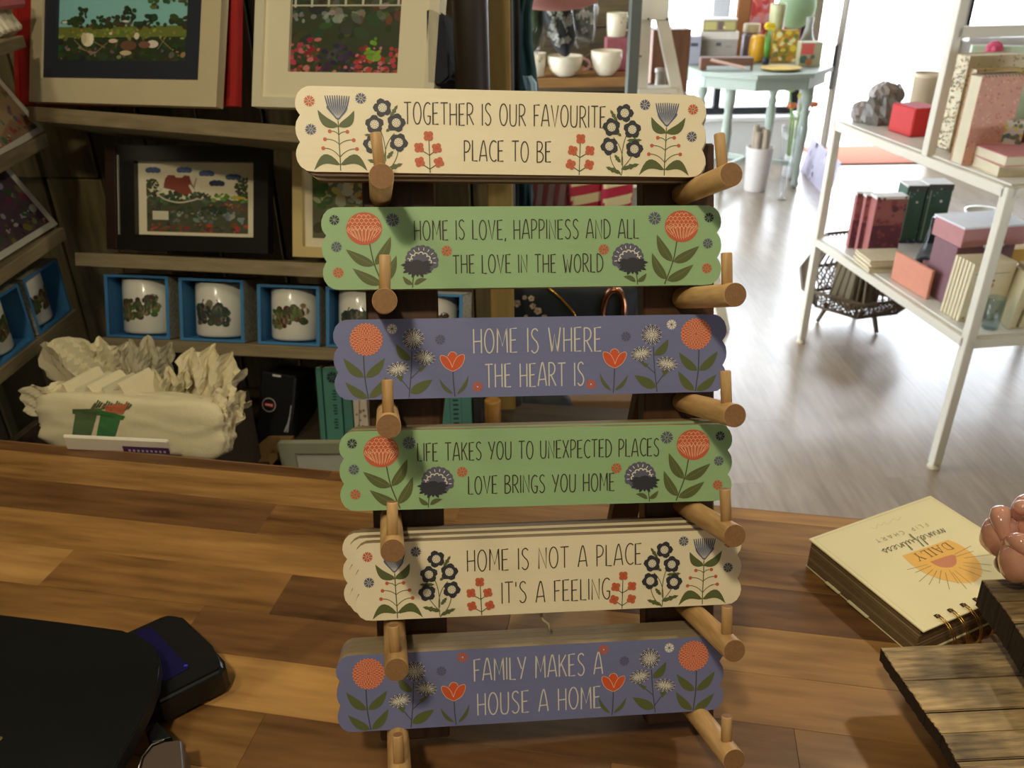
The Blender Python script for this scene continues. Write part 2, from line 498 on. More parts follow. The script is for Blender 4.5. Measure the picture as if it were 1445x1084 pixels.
# back wall: rustic vertical planks, local frame x along the wall, y into the wall
WA = math.radians(-8.5)
WEX = Vector((math.cos(WA), math.sin(WA), 0)); WN = Vector((-math.sin(WA), math.cos(WA), 0))
W0 = Vector((-0.40, 1.335, 0))               # line of the shelf front edges
def wpl(off): return W0 + WN * off
WM = frame_of(wpl(0.25), WEX, Vector((0, 0, 1)))   # wall face
dark_plank = wood('rustic_wall_plank', (60, 50, 28), (108, 94, 58), axis='Z', scale=10, rough=.75, dens=7, bump=.35, spread=.35)
b = MB(); b.box((-0.33, 0.05, 1.25), (1.40, 0.03, 2.6))
wb = b.build('wall_back', mat('wall_back_board', (34, 28, 16), .9), kind='structure', M=WM)
xs = [-.75, -.60, -.475, -.36, -.24, -.105, .02, .10, .20, .29, .37]
for i in range(len(xs) - 1):
    for (z0, z1) in ((0.02, 1.0 + .1 * (i % 3)), (1.0 + .1 * (i % 3), 2.5)):
        b = MB(); ww = xs[i + 1] - xs[i] - .004
        b.box((0, 0, 0), (ww, .018, z1 - z0 - .003), .002)
        b.build('plank', dark_plank, parent=wb, M=TR((xs[i] + xs[i + 1]) / 2, 0.022 - .006 * rnd.random(), (z0 + z1) / 2, ry=rnd.uniform(-.004, .004)))
b = MB(); b.box((0, 0, 0), (.14, .02, .06), .002)
b.build('cross_batten', dark_plank, parent=wb, M=TR(-.66, .0, 1.135))
b = MB(); b.box((0, 0, 0), (.34, .02, .05), .002)
b.build('cross_batten', dark_plank, parent=wb, M=TR(-.22, .0, .80))

# deeper wall behind the cups
WX = at_y(898, 60, 3.42).x - .55
b = MB(); b.box((WX, 3.42, 1.3), (1.10, 0.04, 2.7))
w2 = b.build('wall_middle', mat('wall_middle_board', (44, 36, 22), .9), kind='structure')
for i in range(14):
    b = MB(); b.box((0, 0, 0), (1.08, .018, .115), .002)
    b.build('plank', wood('rustic_wall_plank_lying', (56, 46, 26), (104, 88, 54), axis='X', scale=8, rough=.75, dens=7, bump=.3, spread=.2), parent=w2, M=TR(WX, 3.39, 0.35 + i * .118))

# shop front: low plinth, black framed windows, open doorway
FY = 6.62
white = mat('white_paint', (226, 226, 222), .5, var=.04)
blackf = mat('black_frame', (22, 22, 26), .4)
def win(name, x0, x1, z0, z1, bars):
    r = thing(name, 'black framed shop window', 'window'); del r['category']; del r['label']; r['kind'] = 'structure'
    b = MB()
    for (cx_, cz_, dx_, dz_) in ((((x0 + x1) / 2), z0, x1 - x0, .07), (((x0 + x1) / 2), z1, x1 - x0, .07), (x0, (z0 + z1) / 2, .06, z1 - z0), (x1, (z0 + z1) / 2, .06, z1 - z0)):
        b.box((cx_, FY, cz_), (dx_, .07, dz_), .004)
    b.build('window_frame', blackf, parent=r)
    for xb in bars:
        b = MB(); b.box((xb, FY, (z0 + z1) / 2), (.05, .06, z1 - z0), .004); b.build('mullion', blackf, parent=r)
    ed = [x0] + list(bars) + [x1]
    for i in range(len(ed) - 1):
        b = MB(); b.box(((ed[i] + ed[i + 1]) / 2, FY, (z0 + z1) / 2), (ed[i + 1] - ed[i] - .03, .006, z1 - z0 - .03)); b.build('pane', glass('window_glass'), parent=r)
win('window_1', 0.90, 2.22, .36, 2.35, (1.62,))
win('window_2', 3.42, 4.95, .90, 2.35, (4.2,))
b = MB(); b.box((1.56, FY, .17), (1.36, .10, .34), .004); b.box((1.56, FY - .09, .33), (1.36, .16, .03), .004); b.build('wall_front_plinth', white, kind='structure')
b = MB(); b.box((4.2, FY, .43), (1.6, .10, .86), .004); b.box((4.2, FY - .07, .87), (1.6, .18, .03), .004); b.build('wall_front_low', white, kind='structure')
b = MB(); b.box((1.6, FY, 2.52), (7.0, .12, .30)); b.build('wall_front_header', white, kind='structure')
b = MB(); b.box((0.4, FY, 1.3), (.95, .12, 2.6)); b.build('wall_front', white, kind='structure')
r = thing('door_1', 'x', 'x'); del r['category']; del r['label']; r['kind'] = 'structure'
doorwood = mat('door_frame_paint', (176, 166, 150), .5)
for xx in (2.30, 3.38):
    b = MB(); b.box((xx, FY, 1.2), (.06, .12, 2.4), .005); b.build('jamb', doorwood, parent=r)
# the open door leaf, seen on its edge
leafM = TR(2.39, 6.29, 0.0, rz=math.radians(50))
b = MB(); b.box((0, 0, 1.02), (.045, .04, 2.02), .004); b.build('leading_stile', doorwood, parent=r, M=leafM)
b = MB(); b.box((.028, 0, 1.02), (.012, .014, 2.0), .001); b.build('seal_strip', mat('dark_seal', (62, 58, 54)), parent=r, M=leafM)
b = MB(); b.box((-.045, .0, .72), (.02, .03, .30), .004); b.build('pull_handle', mat('dark_metal', (70, 66, 62), .35, metal=.8), parent=r, M=leafM)
# pavement outside
b = MB(); b.box((2.5, 13.0, -0.09), (30, 12.6, 0.06)); b.build('ground_outside', mat('pavement', (196, 192, 186), .8), kind='structure')

# ================================================================ WORKTOP
A_, B_ = at_z(0, 622, ZC), at_z(1211, 733, ZC)
CEX = (B_ - A_).normalized(); CEX.z = 0
CM = frame_of(Vector((A_.x, A_.y, ZC)), CEX, Vector((0, 0, 1)))       # x along the rear edge, -y towards the viewer
ct = thing('shop_counter', 'wooden stave worktop of the shop counter running across the foreground', 'counter', M=CM)
b = MB(); b.box((.87, -.45, -.030), (1.86, .90, .030), .001); b.build('core_board', mat('counter_core', (120, 84, 50), .6), parent=ct)
b = MB(); b.box((.87, -.47, -.48), (1.80, .80, .86)); b.build('cabinet_body', mat('counter_body', (60, 50, 40), .7), parent=ct)
staves = [wood('stave_oak', (100, 66, 30), (178, 132, 74), 'X', 7, .36, 9, .06, spread=.10),
          wood('stave_tan', (84, 54, 26), (160, 116, 64), 'X', 7, .36, 9, .06, spread=.10),
          wood('stave_walnut', (66, 42, 22), (134, 94, 54), 'X', 7, .36, 9, .06, spread=.12),
          wood('stave_pale', (112, 76, 36), (188, 142, 82), 'X', 7, .36, 9, .06, spread=.08)]
#   rows from the rear edge: (width, [(length, tone), ...])
rows = [(.020, [(.68, 2), (.37, 1), (.9, 0)]),
        (.057, [(.86, 3), (.30, 0), (.9, 0)]),
        (.057, [(.64, 2), (.34, 1), (.9, 0)]),
        (.059, [(.84, 0), (.30, 2), (.9, 2)]),
        (.059, [(.45, 3), (.26, 1), (.24, 2), (.40, 3), (.5, 3)]),
        (.056, [(.64, 1), (.24, 2), (.50, 1), (.4, 2)]),
        (.058, [(.61, 1), (.26, 3), (.34, 2), (.42, 1), (.4, 0)]),
        (.058, [(.40, 3), (.36, 0), (.30, 2), (.45, 1), (.5, 2)]),
        (.058, [(.40, 1), (.36, 3), (.30, 2), (.45, 0), (.5, 2)]),
        (.058, [(.30, 1), (.46, 0), (.30, 1), (.45, 0), (.5, 2)]),
        (.058, [(.40, 1), (.36, 3), (.30, 2), (.45, 0), (.5, 2)]),
        (.058, [(.30, 1), (.46, 0), (.30, 1), (.45, 0), (.5, 2)]),
        (.058, [(.40, 1), (.36, 3), (.30, 2), (.45, 0), (.5, 2)])]
yy = 0.0
for wd, segs in rows:
    x = -0.20
    for L_, t in segs:
        if x < -.1: x += .14; L_ -= .14
        if x + L_ > 1.8: L_ = 1.8 - x
        if L_ <= 0: break
        b = MB(); b.box((0, 0, 0), (L_ - .0002, wd - .0002, .015), .00025)
        b.build('stave', staves[t], parent=ct, M=TR(x + L_ / 2, yy - wd / 2, -.0075))
        x += L_
    yy -= wd
b = MB(); b.box((.8, .0012, -.008), (2.0, .002, .015)); b.build('edge_strip', mat('edge_band', (140, 104, 70), .4), parent=ct)

# ================================================================ DISPLAY STAND
SR = Matrix(((0.9962, -0.0043, 0.0865), (0.0811, 0.3977, -0.9139), (-0.0305, 0.9175, 0.3966)))
ST = Vector((0.0207, 0.5594, -0.3051)) + CAM
_s, _t = SR.col[0].normalized(), SR.col[1].normalized()
SM = frame_of(ST, _s, _t)                       # local: x right, z up the stand, -y out towards the viewer
def SP(s, t, n): return Vector((s, -n, t))
PN = -0.0125                                    # front of the posts
SA, SPITCH, ST0 = 0.1183, 0.083, 0.1541
stain = wood('stand_dark_wood', (52, 31, 14), (92, 58, 28), 'Z', 16, .42, 7, .12, spread=.06)
stainx = wood('stand_dark_wood_rail', (52, 31, 14), (92, 58, 28), 'X', 16, .42, 7, .12, spread=.06)
dow = wood('dowel_beech', (146, 108, 62), (200, 162, 108), 'Y', 30, .5, 6, .12, spread=.07)
dowend = mat('dowel_end_grain', (132, 94, 56), .7, var=.25, vscale=400, bump=.3, bscale=900)
inv = SM.inverted()
tb = -(ST.z - ZC) / _t.z
stand = thing('sign_display_stand', 'dark stained wooden countertop stand with rows of dowels holding plank signs', 'display stand', M=SM)
for sx in (-1, 1):
    cx_ = -SA + .014 if sx < 0 else SA - .002
    b = MB(); b.box((cx_, -PN + .011, (0.195 + tb) / 2 + .010), (.058 if sx > 0 else .056, .022, 0.195 - tb - .024), .0015)
    b.build('post', stain, parent=stand)
for (t_, h_) in ((.117, .030), (-.050, .026), (-.252, .018)):
    b = MB(); b.box((0.004, -PN + .016, t_), (2 * SA + .03, .012, h_), .001)
    b.build('cross_rail', stainx, parent=stand)
KY = [-0.0016, -0.0005, -0.0005, -0.0020, -0.0017, 0.0009]
for i in range(6):
    for sx in (-1, 1):
        t_ = ST0 - i * SPITCH + KY[i]
        Lr = .088 if i else .080
        base = SP(sx * SA, t_, PN); tip = SP(sx * SA + .0072, t_, Lr)
        b = MB(); ax = (tip - base); LL = ax.length
        m = frame_of(base, Vector((0, 0, 1)).cross(ax) * -1 if False else ax.cross(Vector((0, 0, 1))), ax)
        R_ = .0083
        b.lathe([(R_ * .98, 0), (R_, .002), (R_, LL - .0008), (R_ * .96, LL)], 28, M=m)
        for f in b.bm.faces:
            if len(f.verts) > 4 and (f.calc_center_median() - tip).length < .004: f.material_index = 1
        d = b.build('dowel', [dow, dowend], parent=stand)
        pc = base.lerp(tip, 1 - .0135 / LL)
        tilt = rnd.uniform(-.05, .05) - (.06 if (i == 0) else 0)
        pr, ph = .0039, (.0295 if i < 4 else .0265) + rnd.uniform(-.001, .0015)
        b = MB(); b.lathe([(pr, .0), (pr, ph - .0008), (pr * .9, ph)], 16, M=Matrix.Translation(pc) @ Matrix.Rotation(tilt, 4, 'Y'))
        for f in b.bm.faces:
            if len(f.verts) > 4: f.material_index = 1
        b.build('peg', [wood('peg_beech', (152, 114, 66), (204, 166, 112), 'Z', 30, .5, 6, .1, spread=.06), dowend], parent=d)
for sx, foot in ((1, (868, 775)), (-1, (585, 800))):
    f_ = inv @ at_z(foot[0], foot[1], ZC + .004)
    b = MB(); b.bar(SP(sx * .103 if sx > 0 else -.085, .01, PN - .024), f_, .028, .014, up=(0, 1, 0), bev=.001)
    b.build('back_leg', stain, parent=stand)

# ---- the plank signs
TB = .0085
def scallop():
    """outline in mm, centred: straight long edges, three soft bulges at each end"""
    def end():
        p = [(136, 30)]
        p += [(141, 29.8), (145, 28), (148, 24.8), (149.6, 20.5), (149.9, 17), (149.2, 13.5), (147.6, 11), (146.5, 9.6)]
        p += [(147.6, 8), (149.3, 5), (150, .5), (149.6, -3.8), (148, -7.5), (146.8, -9.3)]
        p += [(148.2, -11.5), (149.6, -15), (149.9, -18.5), (149, -22.8), (146.5, -26.8), (142.5, -29.4), (137, -30)]
        return p
    e = end()
    return [(x / 1000, z / 1000) for x, z in e] + [(-x / 1000, z / 1000) for x, z in e[::-1]]
OUT = scallop()
raw = mat('board_edge_raw', (142, 124, 92), .75, var=.2, vscale=120)
raw_dark = mat('board_edge_brown', (112, 78, 44), .75, var=.2, vscale=120)
paints = {'cream': mat('cream_paint', (226, 212, 178), .55, var=.05, vscale=40, bump=.12, bscale=160, stretch=(.15, 1, 1)),
          'green': mat('green_paint', (142, 174, 124), .55, var=.07, vscale=40, bump=.12, bscale=160, stretch=(.15, 1, 1)),
          'blue': mat('blue_paint', (108, 112, 150), .55, var=.07, vscale=40, bump=.12, bscale=160, stretch=(.15, 1, 1))}
OR, ORD = (188, 90, 54), (140, 58, 32)
INK, PUR, BL = (44, 44, 50), (88, 88, 104), (80, 88, 110)
LF, LFD = (84, 92, 46), (66, 74, 36)
WH = (218, 212, 196)

def petal8(a, c, r, col, mid, n=8):
    for k in range(n):
        t = 2 * PI * (k + .25) / n
        ux, uz = math.cos(t), math.sin(t); vx, vz = -uz, ux
        P_ = lambda q, s_: (c[0] + ux * q * r + vx * s_ * r, c[1] + uz * q * r + vz * s_ * r)
        a.poly([P_(.12, 0), P_(.62, .22), P_(1.0, .26), P_(.84, 0), P_(1.0, -.26), P_(.62, -.22)], col)
    a.disc(c, r * .14, mid, n=8)
def poppy(a, c, r, rot):
    pts = []
    for k in range(40):
        t = 2 * PI * k / 40
        rr = r * (0.80 + .24 * abs(math.sin(2.5 * t + rot)) ** .8 - .06 * abs(math.sin(7 * t)))
        pts.append((c[0] + rr * math.cos(t), c[1] + rr * math.sin(t)))
    a.poly(pts, INK)
    a.disc(c, r * .47, (214, 204, 178), n=16)
    for k in range(9):
        t = 2 * PI * k / 9
        a.disc((c[0] + r * .36 * math.cos(t), c[1] + r * .36 * math.sin(t)), r * .05, INK, n=5)
    for k in range(5):
        t = 2 * PI * k / 5 + .4
        a.disc((c[0] + r * .17 * math.cos(t), c[1] + r * .17 * math.sin(t)), r * .045, INK, n=5)
def jag(a, p, q, w, col):
    dx, dz = q[0] - p[0], q[1] - p[1]; L_ = math.hypot(dx, dz); ux, uz = dx / L_, dz / L_; nx, nz = -uz, ux
    pr = [(0, 0), (.2, .7), (.45, .62), (.5, 1), (.68, .5), (.8, .62), (1, 0)]
    a.poly([(p[0] + dx * t + nx * w / 2 * k, p[1] + dz * t + nz * w / 2 * k) for t, k in pr] + [(p[0] + dx * t - nx * w / 2 * k, p[1] + dz * t - nz * w / 2 * k) for t, k in pr[::-1][1:-1]], col)

def set_cream(a):
    petal8(a, (10.2, 49.4), 4.1, OR, INK); petal8(a, (46.4, 52), 4.1, BL, INK); petal8(a, (10.8, 29.6), 4.1, BL, INK)
    a.line(smooth([(30.2, 36), (30.6, 22), (31.2, 10), (31.4, 1)]), .75, LF)
    for (l, r, y0, m, yy) in (((24.2, 28.6), (36.6, 28.4), 26.0, 30.6, 26), ((20.7, 22.9), (41.0, 22.6), 19.4, 30.9, 19.4), ((19.4, 16.6), (43.2, 16.4), 10.4, 31.1, 11)):
        a.curve((m, y0), ((m + l[0]) / 2 + 1, l[1] + .6), l, .55, LF); a.curve((m, y0), ((m + r[0]) / 2 - 1, r[1] + .6), r, .55, LF)
        a.disc(l, 1.4, OR, n=12); a.disc(r, 1.4, OR, n=12)
    a.leaf((31.3, 5.2), (12.6, .8), 7, LF, bend=-.32); a.leaf((31.3, 5.2), (50.6, .8), 7, LF, bend=.32)
    # thistle head
    b0 = (30, 36.2)
    a.poly(smooth([b0, (24.5, 42), (22, 45.5), (24, 46.5), (30, 46.5), (35.4, 46.5), (37, 45.5), (35.5, 42), b0], 3), BL)
    for k in range(11):
        t = (k - 5) / 5
        tip = (29.7 + t * 8.6, 53.8 - .4 * abs(t)); md = (29.9 + t * 6.2, 45.0)
        a.line(smooth([(30 + t * .6, 37.5), md, tip], 4), 1.5, BL, w2=.75)
    for k in range(10):
        t = (k - 4.5) / 5
        a.line(smooth([(30 + t * .6, 38.0), (29.9 + t * 5.4, 44), (29.7 + t * 8.4, 51.5)], 4), .32, (176, 172, 164))
    a.leaf((30.5, 31.8), (15.8, 43.5), 6.2, LF, bend=.16); a.leaf((30.5, 31.8), (41.6, 43.4), 6.2, LF, bend=-.16)
    # poppies
    for p in (((63.8, .6), (60, 18), (70.0, 28)), ((63.8, .6), (72.5, 8), (72.6, 18)), ((63.8, 5), (57, 12), (55, 17)), ((63.6, 8), (64, 24), (58.5, 33))):
        a.curve(*p, .6, LF)
    jag(a, (67, 39), (72.5, 48), 3.4, LF); jag(a, (60, 26), (48.5, 26.5), 3.4, LF); jag(a, (64, 29), (69, 33), 3.2, LF)
    jag(a, (64, 5), (50.5, 9), 4.4, LF); jag(a, (64, 2), (75.5, 6.6), 4.2, LF); jag(a, (64.5, 10), (69, 15.5), 3.6, LF)
    for c, q in (((61.7, 45.8), 0), ((55.9, 34.0), .7), ((71.4, 35.4), 1.3), ((54.2, 19.9), .3), ((72.9, 21.6), 1.9)): poppy(a, c, 6.7, q)
    # little orange sprig
    a.line([(94.6, 25), (95.4, .4)], .6, LFD); a.line([(95.2, 3), (89, 7)], .6, LFD); a.line([(95.2, 3), (101, 7)], .6, LFD); a.line([(95, 13), (89, 16.5)], .6, LFD); a.line([(95, 13), (100, 16.5)], .6, LFD)
    for j, c in enumerate(((94.3, 26.6), (87.5, 18.2), (100.3, 18.0), (88, 8), (101.7, 8))):
        for k in range(4):
            t = PI / 4 + k * PI / 2 + j * .1
            a.disc((c[0] + 2 * math.cos(t), c[1] + 2 * math.sin(t)), 1.95, OR, n=12)
        a.disc(c, 1.7, OR, n=8)
        for k in range(5):
            t = 2 * PI * k / 5; a.disc((c[0] + .8 * math.cos(t), c[1] + .8 * math.sin(t)), .28, (70, 34, 22), n=5)

def set_green(a):
    petal8(a, (9.7, 50.8), 3.9, INK, (150, 140, 120)); petal8(a, (51.8, 50.5), 5.1, PUR, INK); petal8(a, (10.6, 31.3), 4.1, PUR, INK)
    petal8(a, (11.3, 12.5), 4.1, OR, ORD); petal8(a, (91, 27.6), 4.2, OR, ORD)
    a.line(smooth([(34.6, 34), (37.6, 18.6), (44.3, 1.0)]), .85, LFD)
    a.leaf((37.6, 17.6), (17.2, 29.6), 7.4, LF, bend=.06); a.leaf((38.2, 18), (50.2, 38.6), 7.4, LF, bend=-.07)
    a.leaf((42.4, 3.6), (21.8, 15.6), 7.4, LF, bend=.06); a.leaf((42.8, 4.4), (54, 24.8), 7.2, LF, bend=-.07)
    for p, q, bb in (((37.6, 17.6), (17.2, 29.6), .06), ((38.2, 18), (50.2, 38.6), -.07), ((42.4, 3.6), (21.8, 15.6), .06), ((42.8, 4.4), (54, 24.8), -.07)):
        m_ = ((p[0] + q[0]) / 2 - (q[1] - p[1]) * bb, (p[1] + q[1]) / 2 + (q[0] - p[0]) * bb)
        a.curve(p, m_, q, .25, (120, 126, 74))
    c = (31, 44.4)
    a.disc(c, 13, OR, ry=11.9, n=32, rot=.1)
    LT = (236, 188, 150)
    for j in range(5):                       # round scales on the crown
        for k in range(-3, 4):
            xx = c[0] + (k + (.5 if j % 2 else 0)) * 3.3; zz = c[1] + 9.6 - j * 2.5
            if ((xx - c[0]) / 12.2) ** 2 + ((zz - c[1]) / 11.0) ** 2 < .93:
                a.line(arc(xx, zz - 1.6, 1.6, 2.0, 10, 170, 6), .3, LT)
    for k in range(9):                       # long pointed ray petals
        t = (k - 4) / 4
        x0_, xb = c[0] + t * 11.2, c[0] + t * 7.0
        zb = c[1] - 9.8 + 3.2 * t * t
        a.line(smooth([(x0_ - 1.2, c[1] - 1.5), (x0_ - .2, c[1] + 1.0), (x0_ + .8, c[1] - 1.5), (xb + .3, zb)], 3), .28, LT)
        a.line([(x0_ - 1.2, c[1] - 1.5), (xb - .8, zb + 1)], .28, LT)
    # dark dahlia
    a.line(smooth([(66.6, 12), (65.6, 6), (65.2, 1)]), .7, LFD); a.leaf((65.2, 3.2), (58.2, 9.4), 3.6, LF, bend=.1); a.leaf((66.6, 3.2), (76, 7.2), 3.6, LF, bend=.1)
    for k in range(12):
        t = math.radians(205 - k * 20)
        a.disc((72.5 + 9.8 * math.cos(t), 20.2 + 9.4 * math.sin(t)), 2.7, PUR, n=12)
    a.disc((73, 20), 9.6, PUR, n=24)
    for k in range(10):
        t = math.radians(190 - k * 22)
        a.line([(72.5 + 8.4 * math.cos(t), 20.2 + 8.1 * math.sin(t)), (72.5 + 10.6 * math.cos(t), 20.2 + 10.2 * math.sin(t))], .6, WH)
    zz_ = []
    for k in range(7):
        t = math.radians(170 - k * 28); zz_ += arc(71.5 + 6.4 * math.cos(t), 19.5 + 6.0 * math.sin(t), 1.7, 1.5, math.degrees(t) + 100, math.degrees(t) - 100, 6)
    a.line(zz_, .8, WH)
    for k in range(13):
        t = math.radians(150 + k * 20)
        ex_ = 1.0 + .16 * (k % 2)
        e = (69 + 10.6 * ex_ * math.cos(t), 16.2 + 7.4 * ex_ * math.sin(t))
        a.leaf((69 + 1 * math.cos(t), 17 + 1 * math.sin(t)), e, 3.0, INK, skew=.6)
    a.disc((69, 17.2), 5.4, INK, ry=4.2, n=18)

def daisy(a, c, r, ry, rot):
    a.disc(c, r * .92, (74, 74, 88), ry=ry * .92, n=18, rot=rot)
    n = 13
    for ring_, (r0, r1) in enumerate(((.30, 1.0), (.05, .62))):
        for k in range(n if ring_ == 0 else 11):
            t = 2 * PI * (k + ring_ * .5) / (n if ring_ == 0 else 11)
            ca, sa = math.cos(rot), math.sin(rot)
            P_ = lambda q, d: (c[0] + (r * q * math.cos(t + d)) * ca - (ry * q * math.sin(t + d)) * sa, c[1] + (r * q * math.cos(t + d)) * sa + (ry * q * math.sin(t + d)) * ca)
            a.line([P_(r0, 0), P_((r0 + r1) / 2 + .1, .13), P_(r1, 0), P_((r0 + r1) / 2 + .1, -.13), P_(r0, 0)], .30, WH)

def set_blue(a, alt=False):
    petal8(a, (43.6, 52.6), 4.0, WH, INK)
    petal8(a, (79.2, 44.0), 4.0, (84, 84, 112), (70, 66, 84))
    petal8(a, (106.6, 8.0) if not alt else (95.5, 54), 4.0, OR, WH)
    c = (24.3, 45.1)
    a.line(smooth([(22, 33), (22.6, 16), (24.8, .8)]), .8, (62, 66, 60))
    a.leaf((21.8, 16.8), (7.2, 31.6), 6.6, LF, bend=.07); a.leaf((23.4, 16.8), (37.8, 31.2), 6.6, LF, bend=-.07)
    a.leaf((24, 1.2), (8.0, 13.6), 6.4, LF, bend=.07); a.leaf((25.6, 1.2), (38.4, 16.8), 6.4, LF, bend=-.07)
    a.disc(c, 12, OR, n=36)
    LT = (232, 178, 144)
    for j, (rr, n) in enumerate(((11.2, 26), (9.3, 24), (7.4, 20), (5.6, 16), (3.8, 12), (2.2, 8))):
        pts = []
        for k in range(n * 2 + 1):
            t = PI * (k + (j % 2)) / n
            q = rr + (.95 if k % 2 else -.95)
            pts.append((c[0] + q * math.cos(t), c[1] + q * math.sin(t)))
        a.line(pts, .26, LT)
    a.line(smooth([(57.8, 36), (57, 20), (55, 1)]), .7, (62, 66, 60)); a.line([(56.6, 15.2), (64, 22), (67.4, 26)], .6, (62, 66, 60)); a.line([(55.4, 7), (50, 14), (48.4, 18)], .6, (62, 66, 60))
    a.poly([(61.5, 22.5), (69.5, 25.5), (64, 20)], LF); a.poly([(45.4, 17.2), (51.4, 17.6), (49.4, 12.6)], LF)
    a.leaf((56.8, 29), (46.2, 41.4), 6.4, LF, bend=.1); a.leaf((56, 4.4), (72.8, 14.2), 7.6, LF, bend=-.02)
    daisy(a, (59.2, 45), 8.2, 8.2, 0); daisy(a, (67.2, 30.8), 8.4, 5.6, -.2); daisy(a, (47.2, 22.6), 8.6, 5.4, .2)
    a.line(smooth([(88.2, 20), (88.6, 10), (89.4, 1)]), .7, (62, 66, 60))
    a.leaf((88, 3), (77.8, 15), 2.8, LF, bend=.1); a.leaf((91, 2.8), (99.8, 16.8), 2.8, LF, bend=-.1)
    T1 = (200, 82, 40)
    a.poly(smooth([(88, 19.8), (82.4, 23), (79, 29), (79.4, 32.2), (83.6, 31.2), (86.4, 26), (88, 19.8)], 4), T1)
    a.poly(smooth([(88, 19.8), (94, 23), (97, 29), (96.6, 32.8), (92, 31.4), (89.4, 26), (88, 19.8)], 4), T1)
    a.poly(smooth([(87.6, 20), (84, 27), (85, 33), (88, 34.6), (91, 33), (91.4, 28), (88.4, 20)], 4), T1)
    a.line(smooth([(88, 20), (82.4, 23.2), (79, 29), (79.6, 32.2), (83.6, 31.0), (86.4, 27), (87.6, 23.4)], 4), .35, (226, 190, 160))
    a.line(smooth([(88.2, 20), (94, 23.2), (97, 29), (96.4, 32.6), (92, 31.2), (89.2, 27), (87.8, 23)], 4), .35, (226, 190, 160))
    a.line(smooth([(84.6, 31.5), (86, 34), (88, 34.8), (90.4, 34), (91.4, 32)], 3), .35, (226, 190, 160))

DK, LTX = (58, 48, 30), (206, 200, 186)
signs = [
 dict(kind='cream', s=-.0244, n=.0260, rt=-.0189, v=.0383, k=4, lines=[('TOGETHER IS OUR FAVOURITE', 77, 224, 34.8, 50.2), ('PLACE TO BE', 120, 183.6, 9.2, 23.9)],
      label='cream plank sign reading TOGETHER IS OUR FAVOURITE PLACE TO BE, top row of the stand', off=[(.003, -.0005), (.006, .0005), (.004, -.001)]),
 dict(kind='green', s=-.0100, n=.0186, rt=-.0027, v=.0393, k=3, lines=[('HOME IS LOVE, HAPPINESS AND ALL', 67.5, 235.5, 35.8, 50), ('THE LOVE IN THE WORLD', 95.4, 208.4, 10.9, 24.4)],
      label='green plank sign reading HOME IS LOVE, HAPPINESS AND ALL THE LOVE IN THE WORLD', off=[(.001, 0), (.0, 0)]),
 dict(kind='blue', s=-.0048, n=.0161, rt=-.0047, v=.0401, k=3, lines=[('HOME IS WHERE', 104, 201.5, 33.2, 51.4), ('THE HEART IS', 112.5, 188, 7.3, 25)],
      label='blue plank sign reading HOME IS WHERE THE HEART IS, third row down', off=[(-.001, 0), (0, .0)]),
 dict(kind='green', s=-.0027, n=.0228, rt=-.0115, v=.0395, k=4, lines=[('LIFE TAKES YOU TO UNEXPECTED PLACES', 57.8, 242, 36.5, 50), ('LOVE BRINGS YOU HOME', 95.5, 207.3, 10.4, 24)],
      label='green plank sign reading LIFE TAKES YOU TO UNEXPECTED PLACES LOVE BRINGS YOU HOME', off=[(.001, .001), (.002, .0005), (.001, 0)]),
 dict(kind='cream', s=.0053, n=.0219, rt=-.0046, v=.0383, k=4, lines=[('HOME IS NOT A PLACE', 85, 220, 35.2, 51.7), ("IT'S A FEELING", 111, 195, 8.8, 25.3)],
      label="cream plank sign reading HOME IS NOT A PLACE IT'S A FEELING, fifth row down", off=[(-.0055, .002), (-.0105, .004), (-.006, .003)]),
 dict(kind='blue', s=-.0105, n=.0265, rt=-.0012, v=.0375, k=4, alt=True, lines=[('FAMILY MAKES A', 104, 203.5, 34.6, 52), ('HOUSE A HOME', 106, 201.5, 7.7, 25)],
      label='blue plank sign reading FAMILY MAKES A HOUSE A HOME, lowest row of signs', off=[(0, .0), (.001, 0), (.0, 0)]),
]
rowname = ['top', 'second', 'third', 'fourth', 'fifth', 'lowest']
